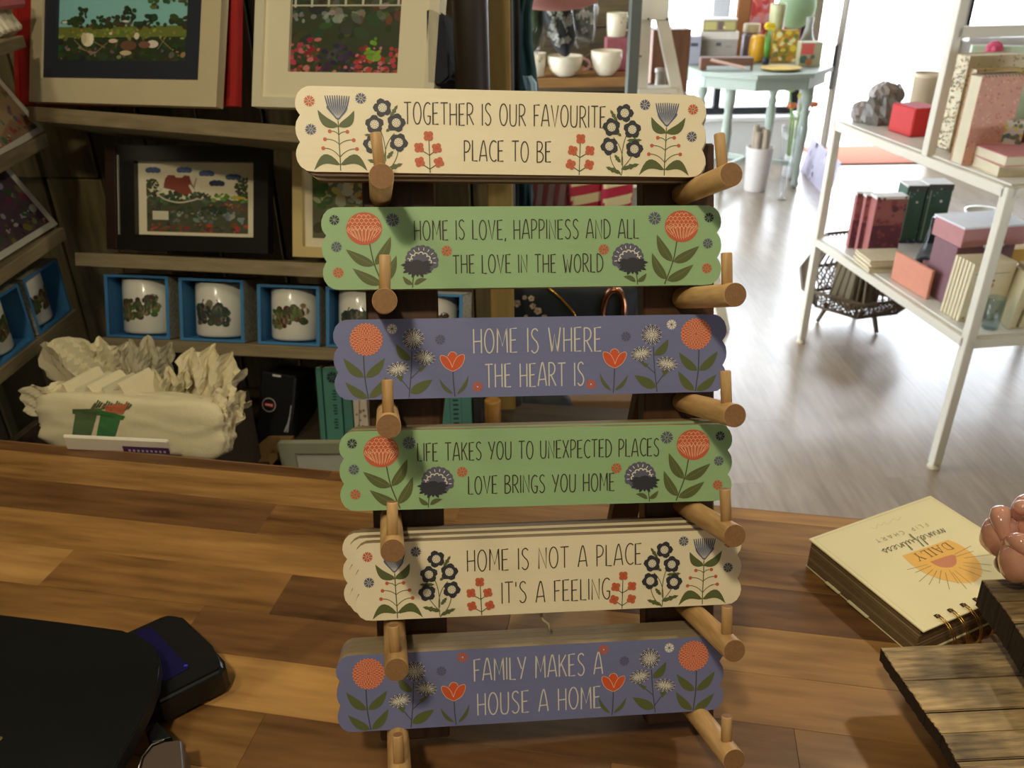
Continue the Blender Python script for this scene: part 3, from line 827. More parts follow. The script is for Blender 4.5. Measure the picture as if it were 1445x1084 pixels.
for i, g in enumerate(signs):
    t_ = ST0 - i * SPITCH + g['v']
    # the tops of the dowels carry the boards
    L0 = Matrix.Translation(SP(g['s'], t_, g['n'])) @ Matrix.Rotation(-g['rt'], 4, 'Y')
    r = thing('plank_sign', g['label'], 'sign', 'front signs on the display stand', M=SM @ L0)
    edge = raw_dark if g['kind'] == 'cream' and i == 0 else raw
    b = MB(); b.prism(OUT, 0, TB, mi=1, mi_front=0)
    b.build('board', [paints[g['kind']], edge], parent=r)
    for mxv, nm in ((None, 'flower_print'), (300, 'flower_print')):
        a = Art(); a.ox, a.oy = -150, -30; a.mx = mxv
        if g['kind'] == 'cream': set_cream(a)
        elif g['kind'] == 'green': set_green(a)
        else: set_blue(a, g.get('alt', False))
        a.build(nm, parent=r)
    a = Art(y=-.0003); a.ox, a.oy = -150, -30
    rr = random.Random(i + 3)
    for (tx, x0_, x1_, zb_, zt_) in g['lines']:
        lettering(a, tx, x0_, x1_, zb_, zt_, .82 if g['kind'] != 'blue' else .95, DK if g['kind'] != 'blue' else LTX, rr)
    a.build('lettering', parent=r)
    for k in range(1, g['k']):
        dx, dz = g['off'][k - 1]
        Mk = SM @ Matrix.Translation(SP(g['s'] + dx, t_ + dz, g['n'] - k * (TB + .0003))) @ Matrix.Rotation(-g['rt'] * .6, 4, 'Y')
        b = MB(); b.prism(OUT, 0, TB, mi=1, mi_front=0)
        pos = ['', 'next behind', 'second behind', 'rearmost behind'][k] if g['k'] == 4 else ['', 'next behind', 'rearmost behind'][k]
        tl = ['TOGETHER IS OUR FAVOURITE', 'HOME IS LOVE', 'HOME IS WHERE', 'LIFE TAKES YOU', 'HOME IS NOT A PLACE', 'FAMILY MAKES A HOUSE'][i]
        b.build('plank_sign', [paints[g['kind']], edge], label='%s plank sign stacked %s the %s sign' % (g['kind'], pos, tl), cat='sign', group='spare signs stacked behind the front ones', M=Mk)
# loop of string hanging under the fifth row
P_ = [SP(-.004, ST0 - 4 * SPITCH + .008, .006), SP(-.001, ST0 - 4 * SPITCH - .001, .012), SP(.003, ST0 - 4 * SPITCH - .004, .013), SP(.004, ST0 - 4 * SPITCH - .010, .012)]
b = MB(); b.tube(P_, .0011, 6); one('hanging_string', 'short end of jute string hanging below the HOME IS NOT A PLACE sign', 'string', b, mat('jute', (176, 160, 120), .9), M=SM)

# ================================================================ LEFT DISPLAY: SHELVES
TILT = math.radians(19)                      # the display shelves slope back towards the wall
shelf_wood = wood('grey_shelf_wood', (104, 90, 62), (150, 134, 100), 'X', 14, .7, 7, .15, spread=.06)
def shelf_px(label, l, r, z, depth, th=.020, name='wall_shelf', grp='wooden wall shelves of the left display', ext=(0, 0)):
    A, B = at_z(l[0], l[1], z), at_z(r[0], r[1], z)
    m = frame_of(A, B - A, Vector((0, 0, 1))) @ Matrix.Rotation(-TILT, 4, 'X')
    L_ = (B - A).length + ext[0] + ext[1]
    b = MB(); b.box((L_ / 2 - ext[0], depth / 2, -th / 2), (L_, depth, th), .001)
    o = b.build(name, shelf_wood, label=label, cat='shelf', group=grp, M=m)
    return m
ZT, ZM, ZL = 1.272, 1.032, .882
MT = shelf_px('grey wooden wall shelf, topmost, under the large framed landscape print', (40, 150), (420, 178), ZT, .17, .024, ext=(.0, .12))
MM = shelf_px('grey wooden wall shelf, middle one, under the dark framed windmill print', (105, 356), (455, 372), ZM, .145, .024, ext=(0, .13))
ML = shelf_px('grey wooden wall shelf, lowest, carrying the row of boxed mugs', (140, 476), (480, 492), ZL, .15, .022, ext=(0, .20))

def painter(a, w, h, seed, bands, blobs):
    """soft painted scene: bands (z0,z1,colour) and blob families (count, x0,x1,z0,z1,rmin,rmax,colours)"""
    r = random.Random(seed); a.clip = (0, w, 0, h)
    for z0, z1, c in bands: a.rect(0, z0 * h, w, z1 * h, c)
    for n, x0, x1, z0, z1, r0, r1, cols in blobs:
        for k in range(n):
            c = r.choice(cols); c = tuple(max(0, min(255, q + r.randint(-14, 14))) for q in c)
            rr = r.uniform(r0, r1) * h
            a.disc((r.uniform(x0, x1) * w, r.uniform(z0, z1) * h), rr * r.uniform(.8, 1.6), c, ry=rr * r.uniform(.5, 1.1), n=8, rot=r.uniform(-.5, .5))

def border(w, h, l, r_, bt, tp, y0, y1):
    """flat ring between an outer rectangle 0..w,0..h and the insets"""
    b = MB()
    for (x0, x1, z0, z1) in ((0, l, 0, h), (w - r_, w, 0, h), (l, w - r_, 0, bt), (l, w - r_, h - tp, h)):
        b.box(((x0 + x1) / 2, (y0 + y1) / 2, (z0 + z1) / 2), (x1 - x0, y1 - y0, z1 - z0))
    return b

# --- large landscape print, cream outer frame, navy mount
lean = (WN * 1.0 + Vector((0, 0, .10))).normalized()
p0 = MT @ Vector((0, .035, 0))
m, W, H = rect_on(p0, (MT.col[1].xyz + Vector((0, 0, -.04))).normalized(), (41, 143), (305, 151), (19, -100))
t = thing('framed_picture', 'large framed landscape with deckchairs, navy mount inside a cream frame, top shelf', 'picture', M=m)
px = W / 264
cream_fr = mat('cream_frame', (196, 182, 146), .6, var=.05)
border(W, H, 18 * px, 25 * px, 26 * px, 20 * px, 0, .016).build('frame', cream_fr, parent=t)
border(W - 43 * px, H - 46 * px, 18 * px, 20 * px, 19 * px, 18 * px, .004, .010).build('mount', mat('navy_mount', (30, 36, 48), .6), parent=t, M=TR(18 * px, 0, 26 * px))
pw, ph = W - 81 * px, H - 83 * px
b = MB(); b.box((W / 2, .013, H / 2), (W - .01, .004, H - .01)); b.build('backing', mat('backing_card', (170, 160, 130), .8), parent=t)
a = Art(sc=1.0, y=.0095, step=2e-6)
painter(a, pw, ph, 4, [(0, .25, (40, 54, 28)), (.25, .36, (104, 116, 48)), (.36, 1, (132, 190, 186))],
 [(90, 0, 1, 0, .20, .015, .05, [(34, 46, 24), (50, 60, 30), (44, 66, 30)]), (90, 0, 1, .23, .33, .010, .025, [(124, 132, 52), (100, 112, 46), (140, 146, 70)]),
  (40, .15, .75, .34, .40, .012, .03, [(90, 60, 40), (70, 50, 34), (46, 56, 30)]),
  (60, .0, 1, .36, .46, .018, .045, [(36, 50, 28), (50, 62, 32), (42, 56, 26)]), (18, .50, .60, .42, .56, .015, .035, [(38, 52, 28)]), (14, .16, .22, .42, .54, .015, .035, [(38, 52, 28)]),
  (90, .70, 1, .54, 1, .02, .045, [(66, 82, 40), (84, 98, 50), (56, 70, 36)]),
  (26, .0, 1, .02, .16, .01, .03, [(110, 90, 96), (140, 130, 90), (60, 70, 40)])])
a.clip = None
for (x, z, rx, rz, c) in ((.24, .33, .055, .10, (226, 214, 178)), (.21, .35, .025, .085, (200, 188, 150)), (.27, .34, .02, .08, (240, 230, 196)), (.62, .38, .022, .05, (220, 206, 176)), (.44, .31, .04, .03, (206, 190, 168)),
                        (.74, .26, .05, .055, (214, 200, 186)), (.56, .24, .07, .07, (104, 74, 52)), (.54, .13, .05, .035, (196, 176, 140)), (.68, .25, .05, .05, (120, 84, 66)), (.42, .42, .015, .02, (214, 200, 170)), (.53, .60, .03, .012, (224, 218, 196)), (.05, .60, .025, .018, (216, 210, 190))):
    a.disc((x * pw, z * .68 * ph), rx * .9 * pw, c, ry=rz * .72 * ph, n=12)
for (p, q) in (((.16, .2), (.30, .12)), ((.30, .12), (.40, .28)), ((.13, .32), (.22, .16)), ((.28, .30), (.38, .20)), ((.80, .32), (.88, .18)), ((.84, .36), (.78, .18)), ((.46, .2), (.48, .32))):
    a.line([(p[0] * pw, p[1] * .7 * ph), (q[0] * pw, q[1] * .7 * ph)], .004 * pw, (150, 134, 84))
a.build('painted_scene', parent=t, M=TR(36 * px, 0, 45 * px))

# --- red framed panel behind it
p1 = MT @ Vector((0, .075, 0))
m, W, H = rect_on(p1, MT.col[1].xyz, (28, 150), (338, 151), (10, -100))
b = MB(); b.box((W / 2, 0, H / 2), (W, .012, H), .001)
red = one('red_board', 'plain red flat board mostly hidden behind the large landscape picture', 'picture', b, mat('red_card', (150, 24, 20), .6), M=m)
border(W, H, .012, .012, .012, .012, -.009, -.006).build('edge_frame', mat('red_card_edge', (160, 30, 24), .6), parent=red)

# --- white framed garden print on the right of the top shelf
p2 = MT @ Vector((0, .030, 0))
m, W, H = rect_on(p2, MT.col[1].xyz, (355, 150), (610, 158), (340, -90))
px = W / 255
t = thing('framed_picture', 'white framed garden print with red and pink flowers, right end of the top shelf', 'picture', M=m)
wf = mat('white_frame', (214, 206, 178), .5, var=.03)
border(W, H, 13 * px, 13 * px, 12 * px, 12 * px, 0, .020).build('frame', wf, parent=t)
border(W - 26 * px, H - 24 * px, 36 * px, 39 * px, 31 * px, 30 * px, .006, .012).build('mount', mat('ivory_mount', (226, 216, 184), .7, var=.02), parent=t, M=TR(13 * px, 0, 12 * px))
b = MB(); b.box((W / 2, .017, H / 2), (W - .01, .004, H - .01)); b.build('backing', mat('backing_card', (170, 160, 130), .8), parent=t)
pw, ph = W - 101 * px, H - 85 * px
a = Art(sc=1.0, y=.0118, step=2e-6)
painter(a, pw, ph, 9, [(0, 1, (52, 62, 34))],
 [(90, 0, 1, 0, 1, .03, .07, [(48, 60, 32), (62, 76, 40), (74, 84, 46), (40, 48, 28)]), (26, .35, 1, .52, .70, .03, .06, [(100, 60, 44), (126, 124, 112), (90, 90, 80), (74, 84, 50)]),
  (24, 0, .5, .52, .62, .02, .04, [(136, 142, 134), (118, 124, 116)]), (60, 0, .28, 0, .34, .015, .035, [(168, 60, 74), (190, 104, 110), (140, 44, 50), (60, 70, 36)]),
  (36, .28, .6, 0, .28, .02, .04, [(50, 40, 66), (70, 60, 84), (40, 34, 50)]), (60, .6, 1, 0, .25, .015, .035, [(176, 66, 64), (196, 120, 120), (150, 40, 40)]), (20, 0, 1, 0, .06, .01, .03, [(190, 120, 110), (120, 50, 40)]),
  (14, .68, .82, .14, .34, .02, .04, [(104, 150, 44), (120, 160, 60)]), (30, 0, 1, .86, 1, .02, .04, [(110, 50, 40), (90, 100, 60), (150, 150, 130)])])
a.clip = None
for k in range(7): a.line([((.03 + k * .155) * pw, .66 * ph), ((.03 + k * .155) * pw, .74 * ph)], .02 * pw, (196, 192, 172))
a.line([(0, .68 * ph), (pw, .66 * ph)], .012 * pw, (190, 186, 166))
a.build('painted_scene', parent=t, M=TR(49 * px, 0, 43 * px))

# --- dark framed windmill print on the middle shelf
p3 = MM @ Vector((0, .040, 0)); nn = (MM.col[1].xyz + Vector((0, 0, -.05))).normalized()
m, W, H = rect_on(p3, nn, (152, 351), (378, 358), (146, 204))
px = W / 226
t = thing('framed_picture', 'black framed print of a windmill in a garden with blue clouds, middle shelf', 'picture', M=m)
bf = mat('black_brown_frame', (22, 19, 16), .35)
border(W, H, 40 * px, 20 * px, 20 * px, 20 * px, 0, .022).build('frame', bf, parent=t)
b = MB(); b.box((8 * px, -.002, H / 2), (15 * px, .006, H), .001); b.build('frame_side', mat('brown_frame_side', (40, 22, 14), .4), parent=t)
b = MB(); b.box((18 * px, -.0015, H * .52), (1.6 * px, .003, H * .76)); b.build('pale_edge_strip', mat('pale_strip', (150, 146, 130), .4), parent=t)  # thin pale line down the frame's left side
mw, mh = W - 60 * px, H - 40 * px
b = MB(); b.box((W / 2, .017, H / 2), (W - .01, .004, H - .01)); b.build('backing', mat('backing_card', (170, 160, 130), .8), parent=t)
b = MB(); b.box((40 * px + mw / 2, .0135, 20 * px + mh / 2), (mw, .002, mh)); b.build('mount', mat('print_paper', (222, 212, 178), .7, var=.02), parent=t)
a = Art(sc=1.0, y=.0123, step=2e-6)
iw, ih = mw * .86, mh * .86
ox, oz = 40 * px + mw * .07, 20 * px + mh * .05
painter(a, iw, ih, 13, [(0, .52, (70, 74, 50))],
 [(60, 0, 1, .05, .50, .03, .06, [(66, 70, 48), (84, 80, 60), (56, 64, 40)]), (40, .25, .95, .15, .34, .02, .05, [(120, 128, 120), (100, 108, 98), (140, 142, 128)]),
  (50, 0, 1, 0, .13, .02, .04, [(140, 50, 36), (90, 84, 40), (60, 66, 32), (170, 60, 50)]), (30, .62, 1, .50, .62, .02, .04, [(84, 130, 40), (110, 150, 50), (70, 100, 36)]),
  (24, .55, 1, .36, .46, .015, .03, [(150, 110, 70), (130, 90, 56), (90, 60, 40)]), (22, .54, .78, .30, .42, .02, .04, [(34, 56, 30), (26, 44, 26)]),
  (80, .05, .62, .44, .64, .02, .045, [(60, 80, 56), (80, 94, 66), (50, 60, 40)]), (60, -.0, .12, .50, .84, .015, .035, [(60, 72, 44)]), (60, .88, 1, .56, .86, .015, .035, [(60, 72, 44)])])
a.clip = None
a.poly([(x * iw, z * ih) for x, z in ((.17, .70), (.19, .84), (.22, .90), (.28, .90), (.30, .86), (.36, .86), (.38, .90), (.43, .89), (.45, .78), (.49, .66), (.44, .62), (.38, .58), (.28, .66))], (132, 62, 46))
a.poly([(x * iw, z * ih) for x, z in ((.10, .68), (.17, .78), (.18, .72), (.13, .64))], (214, 206, 180)); a.poly([(x * iw, z * ih) for x, z in ((.42, .74), (.44, .76), (.49, .66), (.46, .62))], (214, 206, 180))
a.line(smooth([(x * iw, z * ih) for x, z in ((.10, .62), (.18, .52), (.32, .47), (.44, .50), (.52, .54))]), .014 * iw, (196, 190, 164))
for (x, z) in ((.07, .97), (.38, .98), (.60, .93), (.86, .88), (.70, .78)):
    for k in range(5): a.disc(((x + (k - 2) * .022) * iw, (z + .012 * (k % 2)) * ih), .034 * iw, (82, 96, 132) if x != .70 else (48, 54, 82), ry=.042 * ih, n=10)
a.line([(.47 * iw, .70 * ih), (.50 * iw, .86 * ih)], .006 * iw, (110, 80, 60))
a.disc((.91 * iw, .56 * ih), .07 * iw, (196, 176, 50), ry=.025 * ih, n=12)
a.rect(.06 * iw, .19 * ih, .22 * iw, .33 * ih, (206, 200, 172))
for (x, z) in ((.33, .33), (.54, .29), (.68, .28), (.12, .37)): a.ring((x * iw, z * ih), .018 * iw, .008 * iw, (28, 26, 22))
for k in range(9): a.line([((.84 + k * .018) * iw, .32 * ih), ((.84 + k * .018) * iw, .44 * ih)], .006 * iw, (110, 70, 44))
a.build('painted_scene', parent=t, M=TR(ox, 0, oz))

# --- cream framed garden print, half behind the stand
p4 = MM @ Vector((0, .045, 0))
m, W, H = rect_on(p4, MM.col[1].xyz, (413, 362), (566, 368), (412, 196))
px = W / 153
t = thing('framed_picture', 'cream framed cottage garden print partly hidden behind the left post of the stand', 'picture', M=m)
border(W, H, 14 * px, 14 * px, 14 * px, 12 * px, 0, .018).build('frame', mat('pale_gold_frame', (206, 184, 122), .5, var=.04), parent=t)
b = MB(); b.box((W / 2, .014, H / 2), (W - .01, .004, H - .01)); b.build('mount', mat('ivory_mount', (226, 216, 184), .7, var=.02), parent=t)
a = Art(sc=1.0, y=.0115, step=2e-6); pw, ph = W - 50 * px, H - 52 * px
painter(a, pw, ph, 21, [(0, 1, (90, 90, 60))],
 [(50, 0, 1, .5, 1, .03, .08, [(150, 146, 128), (176, 168, 150), (110, 104, 92), (170, 150, 90)]), (36, 0, .25, .4, 1, .03, .06, [(70, 110, 40), (56, 84, 34)]), (40, 0, 1, 0, .5, .03, .07, [(70, 62, 46), (150, 140, 110), (50, 56, 34), (120, 120, 90)]), (10, .6, 1, .4, .6, .02, .05, [(140, 60, 50), (160, 140, 50)])])
a.clip = None
a.build('painted_scene', parent=t, M=TR(25 * px, 0, 26 * px))

# ================================================================ BOXED MUGS
boxout = mat('patterned_box_board', (220, 216, 196), .8, var=.9, vscale=170, col2=(20, 22, 20))
boxin = mat('blue_box_lining', (62, 124, 172), .65, var=.05)
mugw = mat('white_glazed_ceramic', (226, 222, 206), .22, var=.02, coat=.4)
def mug_parts(t, R, H, hand, M=None, body=mugw, hmat=None, hr=.02):
    b = MB(); b.lathe([(R * .90, 0), (R * .97, .002), (R, .006), (R, H - .001), (R * .97, H), (R * .93, H - .002), (R * .92, .008), (0, .006)], 32, M=M)
    b.build('mug_body' if hand else 'cup_body', body, parent=t)
    if hand:
        b = MB(); cx_ = R * .95; pts = [(cx_ * math.cos(hand) + math.cos(hand) * hr * math.sin(PI * k / 8) * 1.1, cx_ * math.sin(hand) + math.sin(hand) * hr * math.sin(PI * k / 8) * 1.1, H * .5 + hr * 1.15 * math.cos(PI * k / 8)) for k in range(9)]
        b.tube(pts, .0048, 8, M=M); b.build('handle', hmat or body, parent=t)
def mugprint(t, R, H, seed, kind, M):
    """printed picture wrapped on the front of the mug"""
    a = Art(sc=1.0, y=0, step=3e-6); r = random.Random(seed)
    def put(x, z, rr, c, ry=None):
        a.disc((x, z), rr, c, ry=ry, n=8)
    n = 80
    for k in range(n):
        if kind == 0:
            x = r.uniform(-.70, .70) * R; z = H * (.30 + .34 * r.random() + .10 * x / R)
            c = r.choice([(70, 98, 44), (88, 116, 56), (96, 50, 44), (70, 40, 34), (140, 120, 80), (60, 80, 40)])
        else:
            x = r.uniform(-.62, .62) * R; z = H * (.24 + .36 * r.random()) * (1 - .2 * abs(x) / R) + .004
            c = r.choice([(50, 66, 44), (40, 50, 60), (70, 84, 60), (64, 56, 44), (120, 110, 90)])
        put(x, z, R * r.uniform(.08, .17), c)
    if kind == 1:
        a.poly([(-.42 * R, H * .56), (-.30 * R, H * .70), (.30 * R, H * .70), (.42 * R, H * .56)], (40, 46, 62))
    for v in a.bm.verts:
        v.co.y = -math.sqrt(max(R * R - v.co.x ** 2, 0)) * 1.006 + v.co.y
    a.build('printed_picture', parent=t, M=M)
def boxed_mug(name, label, M, W, D, H, seed, kind, grp):
    t = thing(name, label, 'mug box', grp, M=M)
    b = MB(); th = .0018
    b.box((W / 2, D / 2, th / 2), (W, D, th)); b.box((W / 2, D / 2, H - th / 2), (W, D, th)); b.box((th / 2, D / 2, H / 2), (th, D, H)); b.box((W - th / 2, D / 2, H / 2), (th, D, H)); b.box((W / 2, D - th / 2, H / 2), (W, th, H))
    b.build('box_shell', boxout, parent=t)
    b = MB(); e = th + .0006; w2_, h2_ = W - 2 * e, H - 2 * e
    b.box((W / 2, D / 2, e + .0004), (w2_, D - .004, .0008)); b.box((W / 2, D / 2, H - e - .0004), (w2_, D - .004, .0008)); b.box((e + .0004, D / 2, H / 2), (.0008, D - .004, h2_)); b.box((W - e - .0004, D / 2, H / 2), (.0008, D - .004, h2_)); b.box((W / 2, D - e - .001, H / 2), (w2_, .0008, h2_))
    for (x0, x1, z0, z1) in ((0, W, 0, .0045), (0, W, H - .0045, H), (0, .006, .0045, H - .0045), (W - .006, W, .0045, H - .0045)):
        b.box(((x0 + x1) / 2, -.0006, (z0 + z1) / 2), (x1 - x0, .0012, z1 - z0))
    b.build('blue_lining', boxin, parent=t)
    R, h = W * .375, H * .88
    Mm = TR(W * .45, R + .005, .006)
    mug_parts(t, R, h, .5, M=Mm, hr=.022)
    mugprint(t, R, h, seed, kind, Mm)
    return t
for (l, rgt, y0, kind, lab) in ((152, 249, 462, 0, 'garden scene mug in a blue lined box, first box from the left wall'),
                            (256, 354, 470, 1, 'mug with a dark cottage picture in a blue lined box, second from left'),
                            (365, 460, 475, 0, 'garden scene mug in a blue lined box, third from the left'),
                            (461, 558, 480, 1, 'boxed mug half hidden behind the left post of the sign stand'),
                            (565, 660, 484, 0, 'rightmost boxed mug, its rim showing in the gap under the second sign')):
    q0 = at_plane(l, y0 + 10, ML @ Vector((0, .012, 0)), ML.col[1].xyz); q1 = at_plane(rgt - 8, y0 + 12, ML @ Vector((0, .012, 0)), ML.col[1].xyz)
    mi2 = ML.inverted(); x0_, x1_ = (mi2 @ q0).x, (mi2 @ q1).x
    W = x1_ - x0_
    m = ML @ TR(x0_, .010, .0008)
    boxed_mug('boxed_mug', lab, m, W, .085, W * .92, l, kind, 'boxed mugs on the lowest wall shelf')

# ================================================================ LEFT WALL RACK
def lshelf(label, a_, b_, z, depth, th=.02):
    A, B = at_z(a_[0], a_[1], z), at_z(b_[0], b_[1], z)
    A = A + (A - B).normalized() * .5
    m = frame_of(A, B - A, Vector((0, 0, 1))); L_ = (B - A).length
    b = MB(); b.box((L_ / 2, depth / 2, -th / 2), (L_, depth, th), .001)
    b.build('side_shelf', shelf_wood, label=label, cat='shelf', group='narrow shelves of the left side rack', M=m)
    return frame_of(B, A - B, Vector((0, 0, 1))), m
Z0, Z1, Z2, Z3 = 1.385, 1.222, 1.064, .902
_, L0 = lshelf('narrow side rack shelf at the top left corner below white rolls', (0, 60), (33, 50), Z0, .10, .018)
_, L1 = lshelf('narrow side rack shelf under the upper pack of bright cards', (0, 222), (65, 188), Z1, .10, .022)
_, L2 = lshelf('narrow side rack shelf under the lower pack of cards', (0, 381), (90, 321), Z2, .10, .022)
_, L3 = lshelf('narrow side rack shelf carrying two boxed mugs on the left', (0, 522), (109, 436), Z3, .10, .022)
def lpt(m, z, u, v, back=.02, lean=.25):
    """point on a leaning sheet standing on side shelf m: plane through the shelf front, leaning back"""
    n = (m.col[1].xyz + Vector((0, 0, -lean))).normalized()
    return at_plane(u, v, m @ Vector((0, back, 0)), n), n
def card_pack(label, m, bl, br, tl, seed, cols, grp, back, lean, gloss=.15, n=7):
    n_ = (m.col[1].xyz + Vector((0, 0, -lean))).normalized()
    M_, W, H = rect_on(m @ Vector((0, back, 0)), n_, bl, br, tl)
    t = thing('card_pack', label, 'cards', grp, M=M_)
    for k in range(n):
        b = MB(); b.box((W / 2 + (k % 3) * .001, .0015 + k * .0024, H / 2), (W - .002 * (k % 2), .0016, H - .001 * (k % 3)))
        b.build('card', mat('card_white', (214, 208, 188), .35), parent=t)
    a = Art(sc=1.0, y=.0005, step=2e-6)
    painter(a, W * .9, H * .88, seed, [(0, 1, cols[0])], [(130, 0, 1, 0, 1, .02, .06, cols), (40, 0, 1, 0, .3, .01, .03, cols[1:])])
    a.clip = None
    a.build('printed_front', parent=t, M=TR(W * .05, 0, H * .06), m=ink('glossy_print', .22))
    b = MB(); b.box((W / 2, -.0016, H / 2), (W + .003, .0004, H + .003)); b.build('clear_sleeve', glass('clear_film'), parent=t)
    return t
card_pack('upper pack of bright crowd scene greeting cards in shiny sleeves, left side rack', L1, (-60, 258), (64, 183), (-120, 90), 31,
          [(150, 120, 90), (170, 70, 50), (60, 60, 110), (70, 110, 70), (196, 170, 140), (120, 60, 50), (90, 60, 90)], 'card packs on the side rack', .006, .55)
card_pack('lower pack of white bordered greeting cards in shiny sleeves, left side rack', L2, (-60, 405), (82, 316), (-118, 236), 37,
          [(84, 66, 76), (120, 50, 60), (60, 90, 50), (170, 160, 160), (60, 50, 70), (110, 100, 60)], 'card packs on the side rack', .006, .55)
# boxed mugs on the lowest side shelf
for k, (a_, b_, lab) in enumerate((((55, 472), (101, 434), 'boxed mug on the left side rack, the one nearer the corner'), ((-2, 520), (50, 476), 'boxed mug on the left side rack, cut by the photo edge'))):
    q0, q1 = at_z(*a_, Z3 + .001), at_z(*b_, Z3 + .001)
    pl_n = L3.col[1].xyz
    q0 = at_plane(a_[0], a_[1], L3 @ Vector((0, .006, 0)), pl_n); q1 = at_plane(b_[0], b_[1], L3 @ Vector((0, .006, 0)), pl_n)
    q0.z = q1.z = Z3 + .0008
    W = (q1 - q0).length
    boxed_mug('boxed_mug', lab, frame_of(q0, q1 - q0, Vector((0, 0, 1))), W * .97, .085, .105, 60 + k, 0, 'boxed mugs on the side rack')
# white rolls and a pink packet at the top left
for k in range(4):
    u = 2 + k * 8
    P = at_plane(u, 58, L0 @ Vector((0, .02, 0)), L0.col[1].xyz)
    b = MB(); b.bar((0, 0, 0), (-.02, .0, .035), .016, .03, bev=.004)
    one('white_packet', 'slim white packet on the top side shelf, number %s from the photo edge' % ['one', 'two', 'three', 'four'][k], 'packet', b, mat('packet_white', (206, 194, 170), .5), M=Matrix.Translation((P.x, P.y, Z0 + .002)), group='white packets on the top side shelf')
P = at_plane(10, 30, L0 @ Vector((0, .02, 0)), L0.col[1].xyz)
b = MB(); b.box((0, 0, 0), (.06, .10, .03), .006); one('pink_packet', 'pink and red packet lying on the white packets at the top left', 'packet', b, mat('pink_packet', (186, 90, 96), .4), M=Matrix.Translation((P.x - .015, P.y, Z0 + .055)))

# ================================================================ TOTE BAGS IN A CRATE
canvas = mat('canvas_cloth', (214, 202, 164), .9, var=.06, vscale=60, bump=.35, bscale=700)
def cloth_lump(name, label, c, size, rot, seed, amp=.25, freq=2.2, m=canvas, n=28, grp=None, power=3.0, child_of=None):
    """folded cloth: a rounded slab creased by ridged noise"""
    bm = bmesh.new(); bmesh.ops.create_uvsphere(bm, u_segments=n * 2, v_segments=n, radius=1.0)
    off = Vector((seed * 3.1, -seed * 1.7, seed * .9))
    for v in bm.verts:
        p = v.co.copy()
        k = (abs(p.x) ** power + abs(p.y) ** power + abs(p.z) ** power) ** (-1.0 / power)
        q = p * k
        r1 = 1 - abs(noise.noise(p * freq + off)) * 2
        r2 = 1 - abs(noise.noise(p * freq * 2.6 + off * 2)) * 2
        q *= 1 + amp * (.75 * r1 + .35 * r2 - .5)
        v.co = Vector((q.x * size[0], q.y * size[1], q.z * size[2]))
    for f in bm.faces: f.smooth = True
    b = MB(); b.bm.free(); b.bm = bm
    M = Matrix.Translation(c) @ Matrix.Rotation(rot[2], 4, 'Z') @ Matrix.Rotation(rot[1], 4, 'Y') @ Matrix.Rotation(rot[0], 4, 'X')
    return b, M
crateM = TR(-.600, 1.085, .60, rz=WA)
t = thing('crate', 'dark brown wooden crate holding the pile of canvas tote bags', 'crate', M=crateM)
cw = wood('dark_crate_wood', (34, 24, 16), (60, 44, 28), 'X', 12, .7, 6, .2)
for k, (c_, d_) in enumerate((((0, -.125, .13), (.29, .012, .26)), ((0, .125, .13), (.29, .012, .26)), ((-.145, 0, .13), (.012, .24, .26)), ((.145, 0, .13), (.012, .24, .26)), ((0, 0, .006), (.29, .24, .012)))):
    b = MB(); b.box(c_, d_, .001); b.build('side_board' if k < 4 else 'base_board', cw, parent=t)
# front draped tote
yF = 0.985
P = at_y(180, 612, yF)
b, M = cloth_lump('x', '', (0, 0, 0), (1, 1, 1), (0, 0, 0), 3)
b.bm.free()
t = thing('tote_bag', 'cream canvas tote bag with green pots print draped over the front of the crate', 'tote bag', 'canvas tote bags in the crate')
bb, M = cloth_lump('tote_bag', '', (P.x, P.y + .030, P.z + .0), (.142, .028, .044), (-.25, 0, WA), 3, .07, 2.3, power=6, n=40)
bb.bm.transform(M); bvh = BVHTree.FromBMesh(bb.bm); bb.build('bag_body', canvas, parent=t)
a = Art(sc=1.0, y=0, step=4e-6)
def P2(u, v): q = at_y(u, v + 4, yF); return (q.x, q.z)
G1, G2 = (86, 106, 68), (62, 118, 68)
def subdiv_poly(pts, col, n=6):
    # cut a quad a,b,c,d into strips so the print can follow the cloth
    a_, b_, c_, d_ = pts
    for i in range(n):
        for j in range(n):
            L2 = lambda p, q, t_: (p[0] + (q[0] - p[0]) * t_, p[1] + (q[1] - p[1]) * t_)
            g = lambda s_, t_: L2(L2(a_, b_, s_), L2(d_, c_, s_), t_)
            a.y0 = a.y; a.poly([g(i / n, j / n), g((i + 1) / n, j / n), g((i + 1) / n, (j + 1) / n), g(i / n, (j + 1) / n)], col); a.y = a.y0
    a.y -= a.step
subdiv_poly([P2(98, 586), P2(131, 584), P2(124, 619), P2(97, 617)], G1)
subdiv_poly([P2(93, 583), P2(136, 579), P2(134, 587), P2(94, 589)], (74, 92, 56), 4)
subdiv_poly([P2(137, 584), P2(168, 586), P2(160, 619), P2(133, 619)], G2)
subdiv_poly([P2(131, 580), P2(174, 586), P2(171, 591), P2(133, 587)], (54, 110, 52), 4)
subdiv_poly([P2(141, 575), P2(176, 572), P2(170, 584), P2(144, 582)], (176, 92, 56), 4)
for k in range(16):
    u = 122 + k * 3.6
    a.line([P2(u, 581 - (k % 4)), P2(u + 5, 573 - (k * 7 % 4))], .002, (84, 92, 54))
a.build('printed_pots', parent=t, snap=(bvh, .0015))
